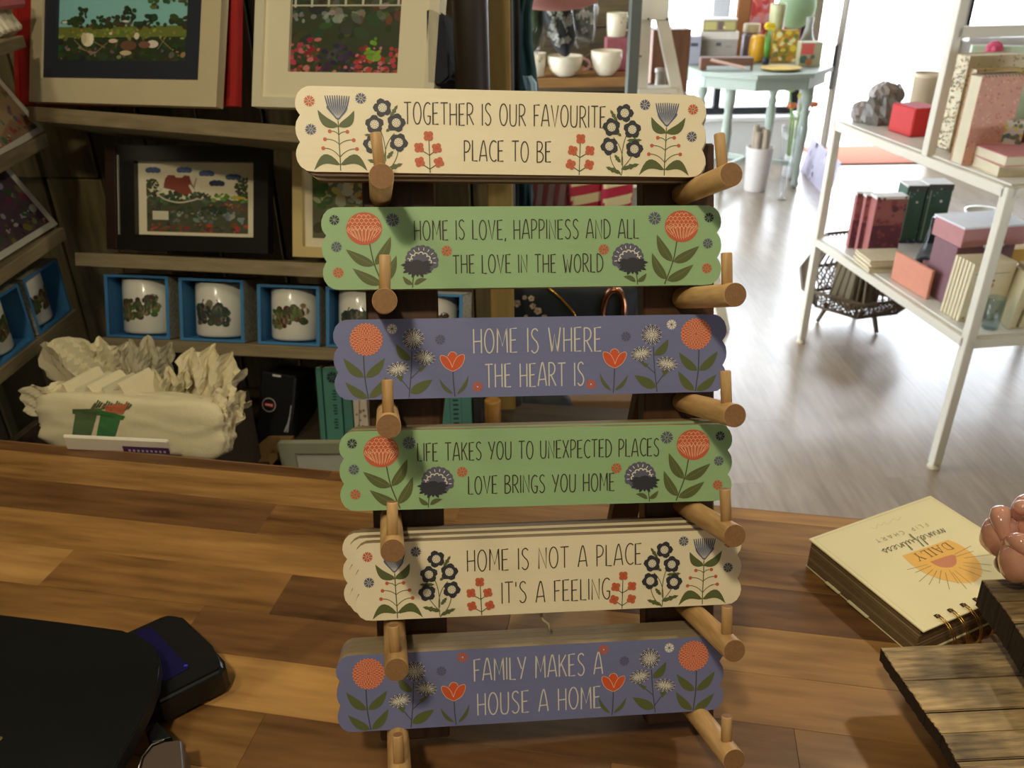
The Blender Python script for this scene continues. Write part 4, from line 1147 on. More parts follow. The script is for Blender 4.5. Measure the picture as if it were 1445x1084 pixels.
# the gathered, pleated and folded bags standing behind it
def pleated(label, u, v, y, w, h, rot, seed, np_=3.0, amp=.016, flare=.5, grp='canvas tote bags in the crate', m=canvas, curl=.0, fall=.25):
    """a bag bunched at its foot: crisp pleats opening towards a folded mouth"""
    P = at_y(u, v, y); r = random.Random(seed); b = MB()
    ph = r.random(); tri = lambda q: abs((q % 1.0) * 2 - 1) * 2 - 1
    nx, nz = 30, 10; vs = []
    for i in range(nz + 1):
        t = i / nz; row = []
        for k in range(nx + 1):
            s_ = k / nx * 2 - 1
            pl_ = tri(s_ * np_ * .7 + ph + .25 * t) * .75 + tri(s_ * np_ * 1.5 + ph * 3 + t * .8) * .25
            x = w * s_ * (1 - flare + flare * t) + .004 * tri(t * 2.3 + s_ * 2)
            yy_ = amp * (pl_ * (.25 + .75 * t)) + curl * t * t * (1 - s_ * s_) - .02 * (1 - s_ * s_)
            z = h * 1.25 * t * (1 - fall * s_ * s_) + amp * .40 * pl_ * t + .0012 * r.uniform(-1, 1)
            row.append(b.bm.verts.new((x, yy_, z)))
        vs.append(row)
    fr = [[b.bm.faces.new((vs[i][k], vs[i][k + 1], vs[i + 1][k + 1], vs[i + 1][k])) for k in range(nx)] for i in range(nz)]
    r_ = bmesh.ops.extrude_face_region(b.bm, geom=b.bm.faces[:])
    for q in [g for g in r_['geom'] if isinstance(g, bmesh.types.BMVert)]: q.co.y += .022 * (1.1 - q.co.z / h * .7); q.co.z -= .002
    M = Matrix.Translation((P.x, P.y, P.z)) @ Matrix.Rotation(rot[2], 4, 'Z') @ Matrix.Rotation(rot[1], 4, 'Y') @ Matrix.Rotation(rot[0], 4, 'X')
    for f in b.bm.faces: f.smooth = False
    return b.build('tote_bag', m, label=label, cat='tote bag', group=grp, M=M)
greyish = mat('canvas_grey_cloth', (188, 180, 150), .9, var=.1, vscale=60, bump=.35, bscale=700)  # greyer canvas tone for some of the bags
pleated('tall canvas tote standing at the left end of the pile, leaning left', 122, 548, 1.125, .042, .074, (-.1, -.30, .1), 3, 1.3, .012, .25, fall=.35)
pleated('canvas tote with a squared top, second from the left of the pile', 166, 545, 1.150, .034, .066, (-.1, -.12, .0), 5, 1.6, .013, .3)
pleated('low flat canvas tote spread at the left corner behind the printed bag', 92, 580, 1.050, .060, .040, (-.2, -.05, .1), 7, 1.0, .010, .1, fall=.3)
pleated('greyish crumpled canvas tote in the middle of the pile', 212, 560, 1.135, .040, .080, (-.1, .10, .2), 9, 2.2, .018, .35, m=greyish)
pleated('crumpled canvas tote between the middle heap and the ruffled one', 240, 580, 1.085, .034, .056, (-.1, .1, .3), 12, 2.4, .018, .4)
pleated('canvas tote with a wide ruffled mouth at the right end of the pile', 286, 585, 1.100, .052, .084, (-.35, .30, .1), 15, 2.4, .022, .55, curl=.02)
pleated('small canvas tote with ruffled rim in front of the wide mouthed one', 310, 600, 1.055, .030, .050, (-.3, .55, .2), 18, 2.2, .016, .5)
pleated('canvas tote flap gathered at the right front corner of the crate', 292, 622, 1.000, .034, .060, (-.1, .55, .3), 21, 1.8, .014, .4)
for k in range(5):
    P = at_y(148 + k * 19, 578 + (k % 2) * 4, 1.045)
    b = MB()
    for q in range(3):
        b.box((.0042 * (q - 1), -.002 * q, .030 - .0015 * q), (.0034, .060, .062), .0015, seg=2)
    for vtx in b.bm.verts: vtx.co.x += .006 * math.sin(vtx.co.z * 40 + k) + .003 * math.sin(vtx.co.y * 70 + k)
    M = Matrix.Translation(P) @ Matrix.Rotation(-.45, 4, 'Z') @ Matrix.Rotation(-.60, 4, 'Y')
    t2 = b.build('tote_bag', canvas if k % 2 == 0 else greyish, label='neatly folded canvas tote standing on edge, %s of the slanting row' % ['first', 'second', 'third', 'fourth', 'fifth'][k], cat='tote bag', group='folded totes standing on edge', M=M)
# packet with purple strip lying in front
A1, B1 = at_y(90, 615, .93), at_y(238, 622, .93)
m = frame_of(A1 + Vector((0, 0, -.02)), B1 - A1, Vector((0, -.2, 1)))
L_ = (B1 - A1).length
t = thing('flat_packet', 'white flat packet with a purple printed band in front of the tote bags', 'packet', M=m)
b = MB(); b.box((L_ / 2, 0, .0125), (L_, .006, .025), .002); b.build('packet_body', mat('packet_paper', (222, 214, 196), .6), parent=t)
a = Art(sc=1.0, y=-.0033); a.rect(L_ * .55, .001, L_ * .995, .0125, (84, 40, 96))
for k in range(9): a.rect(L_ * (.6 + k * .042), .003, L_ * (.622 + k * .042), .007, (196, 186, 196))
a.build('purple_band', parent=t)

# ================================================================ LOW SHELF BEHIND THE COUNTER
ZB = .70
b = MB(); b.box((.30, .0, -.012), (1.15, .26, .024), .001)
lowM = frame_of(W0 + WN * .02 + Vector((-.02, 0, ZB)) - WEX * .18, WEX, Vector((0, 0, 1)))
b.build('low_shelf', wood('low_shelf_wood', (40, 30, 18), (70, 54, 32), 'X', 12, .7), label='dark low wooden shelf behind the counter carrying books and boxes', cat='shelf', M=lowM)
def onb(u, v, z=ZB): return at_z(u, v, z)
LN = (WN + Vector((0, 0, -.33))).normalized()
# black box with a round red emblem
Y_ = 1.22
m, W, H = rect_on((0, Y_, .72), LN, (362, 612), (410, 620), (357, 522))
t = thing('black_box', 'black box with a round red and white emblem, beside the tote bag crate', 'box', M=m)
b = MB(); b.box((W / 2, .05, H / 2 - .02), (W * 1.02, .10, H + .04), .003); b.build('carton', mat('black_carton', (16, 15, 15), .45), parent=t)
a = Art(sc=1.0, y=-.0004); c_ = (W * .30, H * .49)
a.ring(c_, W * .19, W * .03, (150, 146, 140)); a.rect(c_[0] - W * .13, c_[1] - W * .05, c_[0] + W * .13, c_[1] + W * .05, (170, 30, 26))
for k in range(4): a.rect(c_[0] - W * .10 + k * W * .055, c_[1] - W * .025, c_[0] - W * .07 + k * W * .055, c_[1] + W * .025, (220, 190, 180))
for k in range(3): a.line([(W * (.80 + .05 * k), H * .10), (W * (.94), H * (.34 + .1 * k))], W * .03, (150, 150, 150))
a.rect(W * .34, H * .95, W * .58, H * .985, (200, 196, 190))
a.build('round_emblem', parent=t)
# dark panel left of it
m, W, H = rect_on((0, 1.20, 0), WN, (316, 640), (360, 640), (316, 520))
b = MB(); b.box((W / 2, .01, H / 2), (W, .02, H), .001)
one('dark_board', 'dark brown upright board between the tote bags and the black box', 'board', b, mat('dark_brown_board', (44, 32, 22), .7), M=m)
# wooden lid
b = MB(); A1, B1 = onb(335, 652, .735), onb(388, 652, .735)
m = frame_of(A1, B1 - A1, Vector((0, 0, 1)))
b = MB(); b.prism([(0, 0), (.055, 0), (.075, .085), (.030, .085)], 0, .010, M=Matrix.Rotation(math.radians(-90), 4, 'X') @ Matrix.Identity(4))
one('wooden_slab', 'small pale wooden slab lying on the low shelf below the black box', 'board', b, wood('lid_wood', (112, 84, 46), (150, 118, 70), 'Y', 12), M=m)
# turquoise books
teal = [(70, 124, 108), (74, 130, 112), (66, 118, 104)]
for k, (u0, u1, ln) in enumerate(((452, 460, 0), (461, 486, 1), (487, 500, 0))):
    m, W, H = rect_on((0, 1.235, .72), LN, (u0, 624), (u1, 624), (u0, 519))
    t = thing('book', ['thin turquoise book standing at the left of the low book row', 'thick turquoise book with dark lettering on its spine', 'turquoise book between the lettered spine and the floral one'][k], 'book', 'books standing on the low shelf', M=m)
    b = MB(); b.box((W / 2, .06, H / 2), (W * .96, .12, H), .0015); b.build('cover', mat('turquoise_cover_%s' % k, teal[k], .6), parent=t)
    b = MB(); b.box((W / 2, .06, H - .002), (W * .7, .116, .0052)); b.build('pages', mat('paper_pages', (206, 196, 166), .8), parent=t)
    if ln:
        a = Art(sc=1.0, y=-.0003, step=1e-6)
        a.mx = None
        n0 = len(a.bm.verts)
        for q in range(15):      # the spine's letters are too small to read in the photograph
            if q % 5 != 4: a.rect(H * (.08 + .038 * q), -W * .12, H * (.08 + .038 * q + .022), W * (.08 + .04 * (q % 2)), (30, 66, 58))
        for v in a.bm.verts:
            x, z = v.co.x, v.co.z; v.co.x = W * .62 - z; v.co.z = H * .04 + (H * .74 - x)
        petal8(a, (W * .58, H * .87), W * .34, (22, 32, 30), (22, 32, 30))
        a.build('spine_lettering', parent=t)
m, W, H = rect_on((0, 1.235, .72), LN, (501, 624), (521, 624), (501, 540))
t = thing('book', 'white floral spined book beside the turquoise books and the left post', 'book', 'books standing on the low shelf', M=m)
b = MB(); b.box((W / 2, .06, H / 2), (W * .96, .12, H), .0015); b.build('cover', mat('white_cover', (198, 186, 164), .6), parent=t)
a = Art(sc=1.0, y=-.0003); rr = random.Random(2)
for k in range(14): a.disc((W * rr.uniform(.15, .85), H * rr.uniform(.1, .95)), W * rr.uniform(.06, .14), rr.choice([(176, 70, 50), (96, 70, 80), (140, 120, 90)]), n=7)
a.line([(W * .3, 0), (W * .6, H)], W * .06, (110, 90, 90)); a.build('floral_pattern', parent=t)
def lowbook(label, u0, u1, v1, v0, col, name='book', cat='book', art=None, grp='books standing on the low shelf'):
    m, W, H = rect_on((0, 1.26, .72), LN, (u0, v0), (u1, v0), (u0, v1))
    t = thing(name, label, cat, grp, M=m)
    b = MB(); b.box((W / 2, .05, H / 2), (W * .97, .10, H), .0015); b.build('cover', mat('cover_%d_%d_%d' % col, col, .6), parent=t)
    if art: art(t, W, H)
    return t
def art_orange(t, W, H):
    a = Art(sc=1.0, y=-.0003); rr = random.Random(7)
    for k in range(22):
        x, z = W * rr.uniform(.08, .9), H * rr.uniform(.3, .98); a.line(arc(x, z, W * .08, W * .06, 0, 200, 5), W * .03, (84, 50, 34))
    a.build('dark_squiggles', parent=t)
def art_teal(t, W, H):
    a = Art(sc=1.0, y=-.0003)
    a.rect(W * .34, 0, W * .36, H, (50, 96, 90)); a.rect(W * .68, 0, W * .70, H, (50, 96, 90))
    for k in range(6): a.rect(W * .44, H * (.4 + .1 * k), W * .60, H * (.44 + .1 * k), (26, 50, 48))
    a.build('spine_marks', parent=t)
lowbook('orange patterned book seen in the gap under the third sign', 575, 607, 560, 624, (170, 104, 62), art=art_orange)
lowbook('thin cream spined book beside the orange patterned one', 608, 620, 562, 624, (190, 176, 136))
lowbook('wide turquoise book with dark marks in the gap under the third sign', 621, 668, 560, 624, (72, 124, 114), art=art_teal)
lowbook('narrow black spined book right of the wide turquoise one', 669, 680, 560, 624, (22, 20, 18))
b = MB(); P = at_y(696, 600, 1.26); b.lathe([(.0145, -.05), (.0145, .05), (.013, .052)], 20)
one('wooden_roller', 'ochre wooden cylinder standing in the gap under the third sign', 'cylinder', b, wood('ochre_wood', (150, 104, 44), (186, 136, 66), 'Z', 20), M=Matrix.Translation(P))
# grey framed board at the counter's rear edge
m, W, H = rect_on((0, 1.13, .72), (WN + Vector((0, 0, -.10))).normalized(), (400, 668), (560, 668), (402, 626))
dn_ = (m.translation.z - .002) / m.col[2].z; m = m @ TR(0, 0, -dn_); H += dn_
t = thing('grey_board', 'pale grey framed board standing behind the counter, its top showing left of the stand', 'board', M=m)
border(W, H, .028, .02, .0, .020, 0, .014).build('frame', mat('sage_grey_frame', (150, 150, 124), .6), parent=t)
b = MB(); b.box((W / 2, .008, H / 2 - .01), (W - .03, .006, H), .0); b.build('panel', mat('pale_panel', (186, 186, 170), .6), parent=t)

# ================================================================ AROUND THE CORNER POST
pm = at_y(703, 140, 1.42)
b = MB(); b.box((pm.x, 1.42, 1.25), (.044, .05, 2.6), .002)
b.build('trim_1', wood('ochre_post_wood', (104, 84, 40), (140, 116, 62), 'Z', 10, .6, 6, .12), kind='structure')
# things on the top shelf near the corner
m, W, H = rect_on(MT @ Vector((0, .10, 0)), MT.col[1].xyz, (600, 122), (650, 124), (600, -60))
b = MB(); b.box((W / 2, .005, H / 2), (W * 1.15, .012, H), .001)
one('pale_board', 'pale wooden board standing behind the dark bag on the top shelf', 'board', b, wood('pale_board_wood', (150, 136, 100), (182, 168, 130), 'Z', 8), M=m)
bs = [(600, 8), (612, 9), (623, 14), (627, 40), (631, 72), (636, 92), (637, 108), (632, 115), (620, 118), (600, 122)]
q = [at_plane(u, v, MT @ Vector((0, .03, 0)), MT.col[1].xyz) for u, v in bs]
mi_ = MT.inverted(); q = [mi_ @ p for p in q]
b = MB(); b.prism([(p.x, p.z) for p in q], q[0].y, q[0].y + .05, smooth=False)
bmesh.ops.bevel(b.bm, geom=b.bm.edges[:], offset=.005, segments=3, affect='EDGES')
one('navy_bag', 'dark navy fabric bag beside the white framed garden print', 'bag', b, mat('navy_cloth', (22, 26, 38), .85), M=MT)
P = at_plane(667, 118, MT @ Vector((0, .05, 0)), MT.col[1].xyz)
b = MB(); b.lathe([(.0235, 0), (.0245, .003), (.0245, .30), (.023, .303)], 28)
one('dark_cylinder', 'tall dark brown cylindrical tube on the top shelf by the corner post', 'tube', b, mat('dark_brown_tube', (36, 26, 16), .5), M=Matrix.Translation((P.x, P.y, ZT + .001)))
# hanging scarves right of the post
def hang(name, label, cat, pts, w, th, y, m, grp=None, wav=.004):
    b = MB(); n = len(pts); A = [at_y(u, v, y) for u, v in pts]; vs = []
    for i, p in enumerate(A):
        row = []
        for k in range(9):
            s_ = (k / 8 - .5) * w[i]
            row.append(b.bm.verts.new((p.x + s_, p.y + wav * math.sin(k * 2.3 + i * .6) + .01 * (abs(k - 4) / 4) ** 2, p.z)))
        vs.append(row)
    for i in range(n - 1):
        for k in range(8):
            f = b.bm.faces.new((vs[i][k], vs[i][k + 1], vs[i + 1][k + 1], vs[i + 1][k])); f.smooth = True
    fs = b.bm.faces[:]
    r_ = bmesh.ops.extrude_face_region(b.bm, geom=fs)
    for v in [g for g in r_['geom'] if isinstance(g, bmesh.types.BMVert)]: v.co.y += th
    return one(name, label, cat, b, m, group=grp)
hang('teal_scarf', 'dark teal scarf hanging right of the ochre corner post', 'scarf', [(738, -20), (732, 20), (730, 60), (733, 100), (735, 130), (735, 160), (730, 250), (730, 300)], [.05, .05, .06, .07, .075, .07, .06, .06], .012, 1.75, mat('teal_cloth', (22, 62, 64), .8, var=.4, vscale=30), wav=.010)
hang('dark_scarf', 'near black scarf hanging between the corner post and the teal scarf', 'scarf', [(722, -20), (722, 60), (722, 140), (722, 300)], [.03, .035, .035, .03], .01, 1.72, mat('black_cloth', (16, 20, 20), .8), wav=.006)
hang('pale_blue_ribbon', 'pale blue ribbon end below the teal scarf', 'ribbon', [(744, 108), (748, 118), (750, 132), (746, 160)], [.018, .026, .022, .02], .004, 1.70, mat('pale_blue_satin', (150, 180, 196), .4), wav=.003)

# ================================================================ CUP SHELF
YS = 3.05
P = at_y(822, 108, YS)
zs = P.z
pa, pb = at_y(748, 108, YS), at_y(897, 112, YS)
k_ = mpp(pa)
b = MB(); b.box(((pa.x + pb.x) / 2, YS + .153, zs - .018), (pb.x - pa.x, .346, .032), .002)
b.build('cup_shelf', wood('cup_shelf_wood', (120, 84, 42), (160, 118, 66), 'X', 10), label='small brown wooden shelf carrying the painted cups in the middle', cat='shelf')
ceram = mat('cream_ceramic', (224, 214, 186), .25, var=.03, coat=.3)
pinkc = mat('pink_glaze', (196, 150, 136), .3, coat=.3)
def spots(t, R, H, M, cols, n, seed, prof=lambda z: 1.0):
    a = Art(sc=1.0, y=0, step=4e-6); r = random.Random(seed); 
    for k in range(n):
        x = r.uniform(-.8, .8) * R; z = H * r.uniform(.25, .85); a.disc((x, z), R * r.uniform(.05, .11), r.choice(cols), n=7)
    for v in a.bm.verts:
        rr = R * prof(v.co.z / H) * 1.012
        v.co.y = -math.sqrt(max(rr * rr - v.co.x ** 2, 1e-6)) + v.co.y
    a.build('painted_flowers', parent=t, M=M)
def cup(label, uc, w_px, vb, vt, bowl=False, hand=0, hm=None, cols=((150, 150, 60), (90, 110, 60)), y=YS + .02, zb=None, name='cup', n=14):
    P = at_y(uc, vb, y); k = mpp(P); R = w_px * k / 2; H = (vb - vt) * k * .97
    M = Matrix.Translation((P.x, P.y, zb if zb is not None else zs))
    t = thing(name, label, 'cup', 'painted cups on the small shelf', M=M)
    if bowl:
        pr = [(R * .45, 0), (R * .55, H * .05), (R * .85, H * .35), (R * .98, H * .7), (R, H), (R * .95, H), (R * .8, H * .35), (0, H * .1)]
        pf = lambda z: .55 + .45 * min(1, max(0, z) ** .6)
    else:
        pr = [(R * .8, 0), (R * .88, H * .04), (R * .95, H * .5), (R, H), (R * .95, H), (R * .88, H * .5), (0, H * .08)]
        pf = lambda z: .86 + .14 * z
    b = MB(); b.lathe(pr, 28); b.build('cup_body', ceram, parent=t)
    if hand:
        b = MB(); pts = [(math.cos(hand) * (R * .85 + R * .55 * math.sin(PI * q / 8)), math.sin(hand) * (R * .85), H * .55 + H * .30 * math.cos(PI * q / 8)) for q in range(9)]
        b.tube(pts, R * .09, 8); b.build('handle', hm or ceram, parent=t)
    spots(t, R, H, Matrix.Identity(4), cols, n, int(uc), pf)
cup('cream mug with yellow flowers, left end of the small cup shelf', 757, 27, 106, 74, cols=((190, 170, 60), (120, 120, 60), (200, 180, 80)))
cup('wide cream cup with pink handle and small flowers, middle of the cup shelf', 797, 50, 106, 78, bowl=True, hand=.01, hm=pinkc, cols=((110, 110, 90), (160, 130, 110)))
cup('cream jug with dark handle, right end of the cup shelf', 855, 44, 108, 74, bowl=True, hand=3.1, hm=mat('brown_glaze', (90, 66, 54), .3), cols=((170, 130, 100), (190, 170, 120)), name='jug')
b = MB(); P = at_y(872, 84, YS + .16); b.box((P.x, P.y, zs + .0565 ), (.10, .06, .113), .004)
one('pink_box', 'pink floral box behind the cream jug on the cup shelf', 'box', b, mat('pink_floral_card', (176, 100, 110), .6, var=.5, vscale=60, col2=(120, 60, 60)))
cup('tall cream mug with grey flowers standing on the pink box', 869, 29, 66, 34, hand=.02, cols=((140, 130, 130), (110, 100, 100)), y=YS + .16, zb=zs + .114, n=10)
# wrapped scarves in clear bags hanging above
def bagp(name, label, outline, y, m, film=True, seed=1, th=.05, art=None):
    A = [at_y(u, v, y) for u, v in outline]
    cx_ = sum(p.x for p in A) / len(A); cz_ = sum(p.z for p in A) / len(A)
    t = thing(name, label, 'bag', 'clear wrapped scarves above the cups', M=Matrix.Translation((cx_, y, cz_)))
    pts = smooth([(p.x - cx_, p.z - cz_) for p in A] + [(A[0].x - cx_, A[0].z - cz_)], 4)[:-1]
    b = MB(); rings = []
    for (s_, yy_) in ((.35, -th), (.75, -th * .75), (1.0, 0), (.75, th * .75), (.35, th)):
        rings.append([b.bm.verts.new((p[0] * s_, yy_ + .012 * noise.noise(Vector((p[0] * 30, p[1] * 30, seed + s_))), p[1] * s_)) for p in pts])
    for i in range(4):
        for k in range(len(pts)):
            f = b.bm.faces.new((rings[i][k], rings[i][(k + 1) % len(pts)], rings[i + 1][(k + 1) % len(pts)], rings[i + 1][k])); f.smooth = True
    b.bm.faces.new(rings[0]); b.bm.faces.new(rings[-1][::-1])
    bvh = BVHTree.FromBMesh(b.bm)
    b.build('wrapped_cloth', m, parent=t)
    if art:
        a = Art(sc=1.0, y=0, step=2e-5); r = random.Random(seed)
        for k in range(art[0]):
            p = r.choice(pts); s_ = r.uniform(.05, .9); c = (p[0] * s_, p[1] * s_)
            for j in range(4):
                an = j * PI / 2 + k
                a.disc((c[0] + .006 * math.cos(an), c[1] + .006 * math.sin(an)), .0055, art[1], n=6)
        a.build('printed_flowers', parent=t, snap=(bvh, .002))
    if film:
        b = MB(); b.ball((0, 0, 0), 1, 20, 14, sc=(max(abs(p[0]) for p in pts) * 1.02, th * 1.35, max(abs(p[1]) for p in pts) * 1.02), amp=.25, freq=3, seed=seed)
        b.build('clear_bag', glass('clear_film_bag', rough=.22, gl=.22), parent=t)
    return t
bagp('wrapped_scarf', 'sage green wrapped scarf hanging in a clear bag, left of the dark floral one', [(740, -20), (766, -20), (768, 30), (762, 62), (748, 72), (733, 52), (726, 36), (738, 20)], 2.75, mat('sage_cloth', (74, 92, 56), .7, var=.3, vscale=40, col2=(50, 64, 40)), seed=2)
bagp('wrapped_scarf', 'black floral wrapped scarf hanging in a clear bag above the wide cup', [(762, -20), (804, -20), (806, 20), (812, 50), (806, 72), (798, 80), (785, 72), (774, 50), (766, 20)], 2.70, mat('black_floral_cloth', (24, 25, 22), .8), seed=3, art=(26, (112, 112, 96)), film=False)
bagp('wrapped_scarf', 'pale crinkled clear bag with grey flowers, right of the black floral scarf', [(800, -20), (836, -20), (840, 20), (838, 60), (824, 58), (808, 48), (803, 10)], 2.78, mat('crinkled_film', (120, 122, 112), .25, var=.5, vscale=50, col2=(60, 62, 54)), seed=4, art=(10, (170, 170, 160)))
# pink hanging bowl shade at the top edge
P = at_y(785, -42, 2.2); k = mpp(P)
b = MB(); R = 66 * k
b.lathe([(R * .2, -52 * k), (R * .6, -49 * k), (R * .9, -42 * k), (R, -25 * k), (R * .7, 10 * k), (R * .2, 30 * k), (.004, 32 * k)], 32)
one('pink_sun_hat', 'dusty pink hat hanging at the top edge above the wrapped scarves', 'hat', b, mat('dusty_pink_felt', (176, 116, 100), .8), M=Matrix.Translation(P))
# grey cabinet post
pm = at_y(894, 60, 2.62)
b = MB(); b.box((pm.x, 2.62, 1.0), (.032, .05, 2.0), .002)
b.build('trim_2', mat('grey_green_post', (88, 92, 82), .6), kind='structure')

# ================================================================ STRIPED TEXTILES, VASE (gap under the first sign)
def stripes(label, u0, u1, v0, v1, y, cols, n, name='folded_textile', horiz=False, th=.10):
    m, W, H = rect_on((0, y, 0), Vector((0, 1, 0)), (u0, v1), (u1, v1), (u0, v0))
    t = thing(name, label, 'textile', 'striped folded textiles behind the stand', M=m)
    bb, Mx = cloth_lump('x', '', (W / 2, th / 2, H / 2), (W / 2, th / 2, H / 2), (0, 0, 0), u0, .05, 1.5, power=7, n=20)
    bb.bm.transform(Mx); bvh = BVHTree.FromBMesh(bb.bm)
    bb.build('folded_cloth', mat('cloth_%d_%d_%d' % cols[0], cols[0], .9, bump=.3, bscale=400), parent=t)
    for k in range(n):
        a = Art(sc=1.0, y=0, step=0)
        for j in range(8):
            if horiz: z0_, z1_ = H * (k + .25) / n, H * (k + .75) / n; x0_, x1_ = W * (.04 + .92 * j / 8), W * (.04 + .92 * (j + 1) / 8); a.poly([(x0_, z0_ + .02 * H * j), (x1_, z0_ + .02 * H * (j + 1)), (x1_, z1_ + .02 * H * (j + 1)), (x0_, z1_ + .02 * H * j)], cols[1])
            else: x0_, x1_ = W * (k + .3) / n, W * (k + .7) / n; z0_, z1_ = H * (.05 + .9 * j / 8), H * (.05 + .9 * (j + 1) / 8); a.poly([(x0_ + j * .01 * W, z0_), (x1_ + j * .01 * W, z0_), (x1_ + (j + 1) * .01 * W, z1_), (x0_ + (j + 1) * .01 * W, z1_)], cols[1])
        a.build('stripe', parent=t, snap=(bvh, .002))
    return t
stripes('grey and brown striped folded textile behind the first sign gap', 744, 806, 244, 298, 2.30, ((122, 100, 90), (110, 40, 34)), 4)
stripes('folded raspberry textile with cream checks beside the grey striped one', 803, 850, 244, 298, 2.28, ((176, 44, 60), (214, 196, 140)), 2, horiz=True)
stripes('raspberry and cream striped folded textile, right end of the textiles', 848, 892, 246, 302, 2.26, ((186, 44, 66), (220, 204, 150)), 2, horiz=True)
b = MB(); P = at_y(738, 303, 2.28); k = mpp(P)
b.lathe([(8 * k, 0), (14 * k, 12 * k), (16 * k, 30 * k), (12 * k, 46 * k), (6 * k, 58 * k), (7 * k, 64 * k)], 24)
one('blue_vase', 'slate blue vase seen in the gap below the first sign', 'vase', b, mat('slate_blue_glaze', (84, 108, 116), .25, coat=.5), M=Matrix.Translation(P))
# support shelf for these
P = at_y(815, 305, 2.30)
b = MB(); b.box((P.x - .02, 2.42, P.z - .018), (.66, .40, .03), .002)
b.build('textile_shelf', wood('textile_shelf_wood', (60, 46, 28), (96, 76, 46), 'X', 10), label='dark wooden shelf under the striped textiles and the blue vase', cat='shelf')
# dark floral bag with gold handle in the gap under the second sign
m, W, H = rect_on((0, 1.55, 0), Vector((0, 1, 0)), (672, 470), (905, 470), (672, 396))
t = thing('floral_handbag', 'dark floral handbag with a gold strap, seen in the gap under the second sign', 'bag', M=m)
bb, Mx = cloth_lump('x', '', (W / 2, .06, H * .38), (W / 2, .06, H * .62), (0, 0, 0), 77, .05, 1.5, power=4, n=28)
bb.bm.transform(Mx); bvh = BVHTree.FromBMesh(bb.bm)
bb.build('bag_body', mat('midnight_fabric', (14, 24, 28), .6), parent=t)
a = Art(sc=1.0, y=0, step=1e-5); rr = random.Random(12)
for (fx, fz, fr) in ((.11, .30, 1), (.14, .62, .7), (.245, .72, 1), (.33, .84, .8), (.34, .66, .8), (.37, .55, 1), (.41, .40, .8), (.17, .44, .6), (.30, .42, .5), (.29, .86, .6), (.06, .5, .6)):
    for j in range(5):
        an = j * 2 * PI / 5 + fx * 9; a.disc((W * fx + .0045 * fr * math.cos(an), H * (fz * .8) + .0045 * fr * math.sin(an)), .004 * fr, rr.choice([(176, 150, 120), (150, 130, 104), (190, 170, 140)]), n=7)
    a.disc((W * fx, H * fz * .8), .0025 * fr, (120, 90, 50), n=6)
a.build('printed_flowers', parent=t, snap=(bvh, .002))
b = MB(); b.tube([(W * .40, -.012, H * .98), (W * .50, -.014, H * .72), (W * .58, -.012, H * .45), (W * .62, -.012, H * .2)], .0028, 8)
b.build('gold_strap', mat('gold_metal', (190, 140, 60), .25, metal=.9), parent=t)
b = MB(); b.tube([(W * .82 + .022 * math.cos(q), -.004 + .0, H * .42 + .050 * math.sin(q)) for q in [2 * PI * k / 20 for k in range(20)]], .007, 8, closed=True)
b.build('copper_ring', mat('copper_metal', (190, 130, 96), .18, metal=1.0), parent=t)
# things glimpsed in the gap under the third sign
def gap(name, label, cat, u0, u1, v0, v1, y, col, rough=.7, rnd_=True, mt=None):
    m, W, H = rect_on((0, y, 0), Vector((0, 1, 0)), (u0, v1), (u1, v1), (u0, v0))
    bb, Mx = cloth_lump('x', '', (W / 2, .04, H / 2), (W / 2, .04, H / 2), (0, 0, 0), u0, .12 if rnd_ else .0, 1.6, power=3 if rnd_ else 10, n=20)
    bb.bm.transform(Mx)
    return one(name, label, cat, bb, mt or mat(name + '_mat', col, rough, var=.4, vscale=60), M=m)
gap('black_pouch', 'black crumpled pouch in the gap under the third sign', 'bag', 712, 806, 560, 640, 1.45, (20, 24, 26))
gap('dark_pouch', 'small dark pouch next to the ochre cylinder', 'bag', 706, 738, 562, 640, 1.40, (22, 20, 16))
m, W, H = rect_on((0, 1.5, 0), Vector((0, 1, 0)), (798, 640), (905, 640), (798, 566))
b = MB(); b.box((W / 2, .05, H / 2), (W, .10, H), .002)
one('brown_carton', 'plain brown carton behind the stand, right of the black pouch', 'box', b, mat('brown_card', (112, 84, 52), .8), M=m)
b = MB(); P = at_y(890, 610, 1.42); b.lathe([(.010, -.02), (.014, .0), (.017, .03), (.015, .045)], 20)
one('copper_cup', 'shiny copper cup at the right end of the gap under the third sign', 'cup', b, mat('copper_metal', (190, 130, 96), .18, metal=1.0), M=Matrix.Translation(P))

# ================================================================ RIGHT: WHITE SHELF UNIT
def stand_px(bl, br, tv, z):
    """upright rectangle standing at height z: base pixels bl, br; tv = top pixel row above bl"""
    A, B = at_z(bl[0], bl[1], z), at_z(br[0], br[1], z)
    m = frame_of(A, B - A, Vector((0, 0, 1)))
    T = at_plane(bl[0], tv, A, m.col[1].xyz)
    return m, (B - A).length, T.z - z
def art_on(t, W, H, fn, name='printed_front', y=-.0006, m=None):
    a = Art(sc=1.0, y=y, step=4e-6); a.clip = (0, W, 0, H); fn(a, W, H); a.clip = None
    a.build(name, parent=t, m=m)
def speck(cols, n, r0=.02, r1=.06, seed=1, z0=0, z1=1):
    def f(a, W, H):
        r = random.Random(seed)
        for k in range(n):
            a.disc((r.random() * W, (z0 + (z1 - z0) * r.random()) * H), r.uniform(r0, r1) * H, r.choice(cols), ry=r.uniform(r0, r1) * H, n=7, rot=r.random() * 3)
    return f
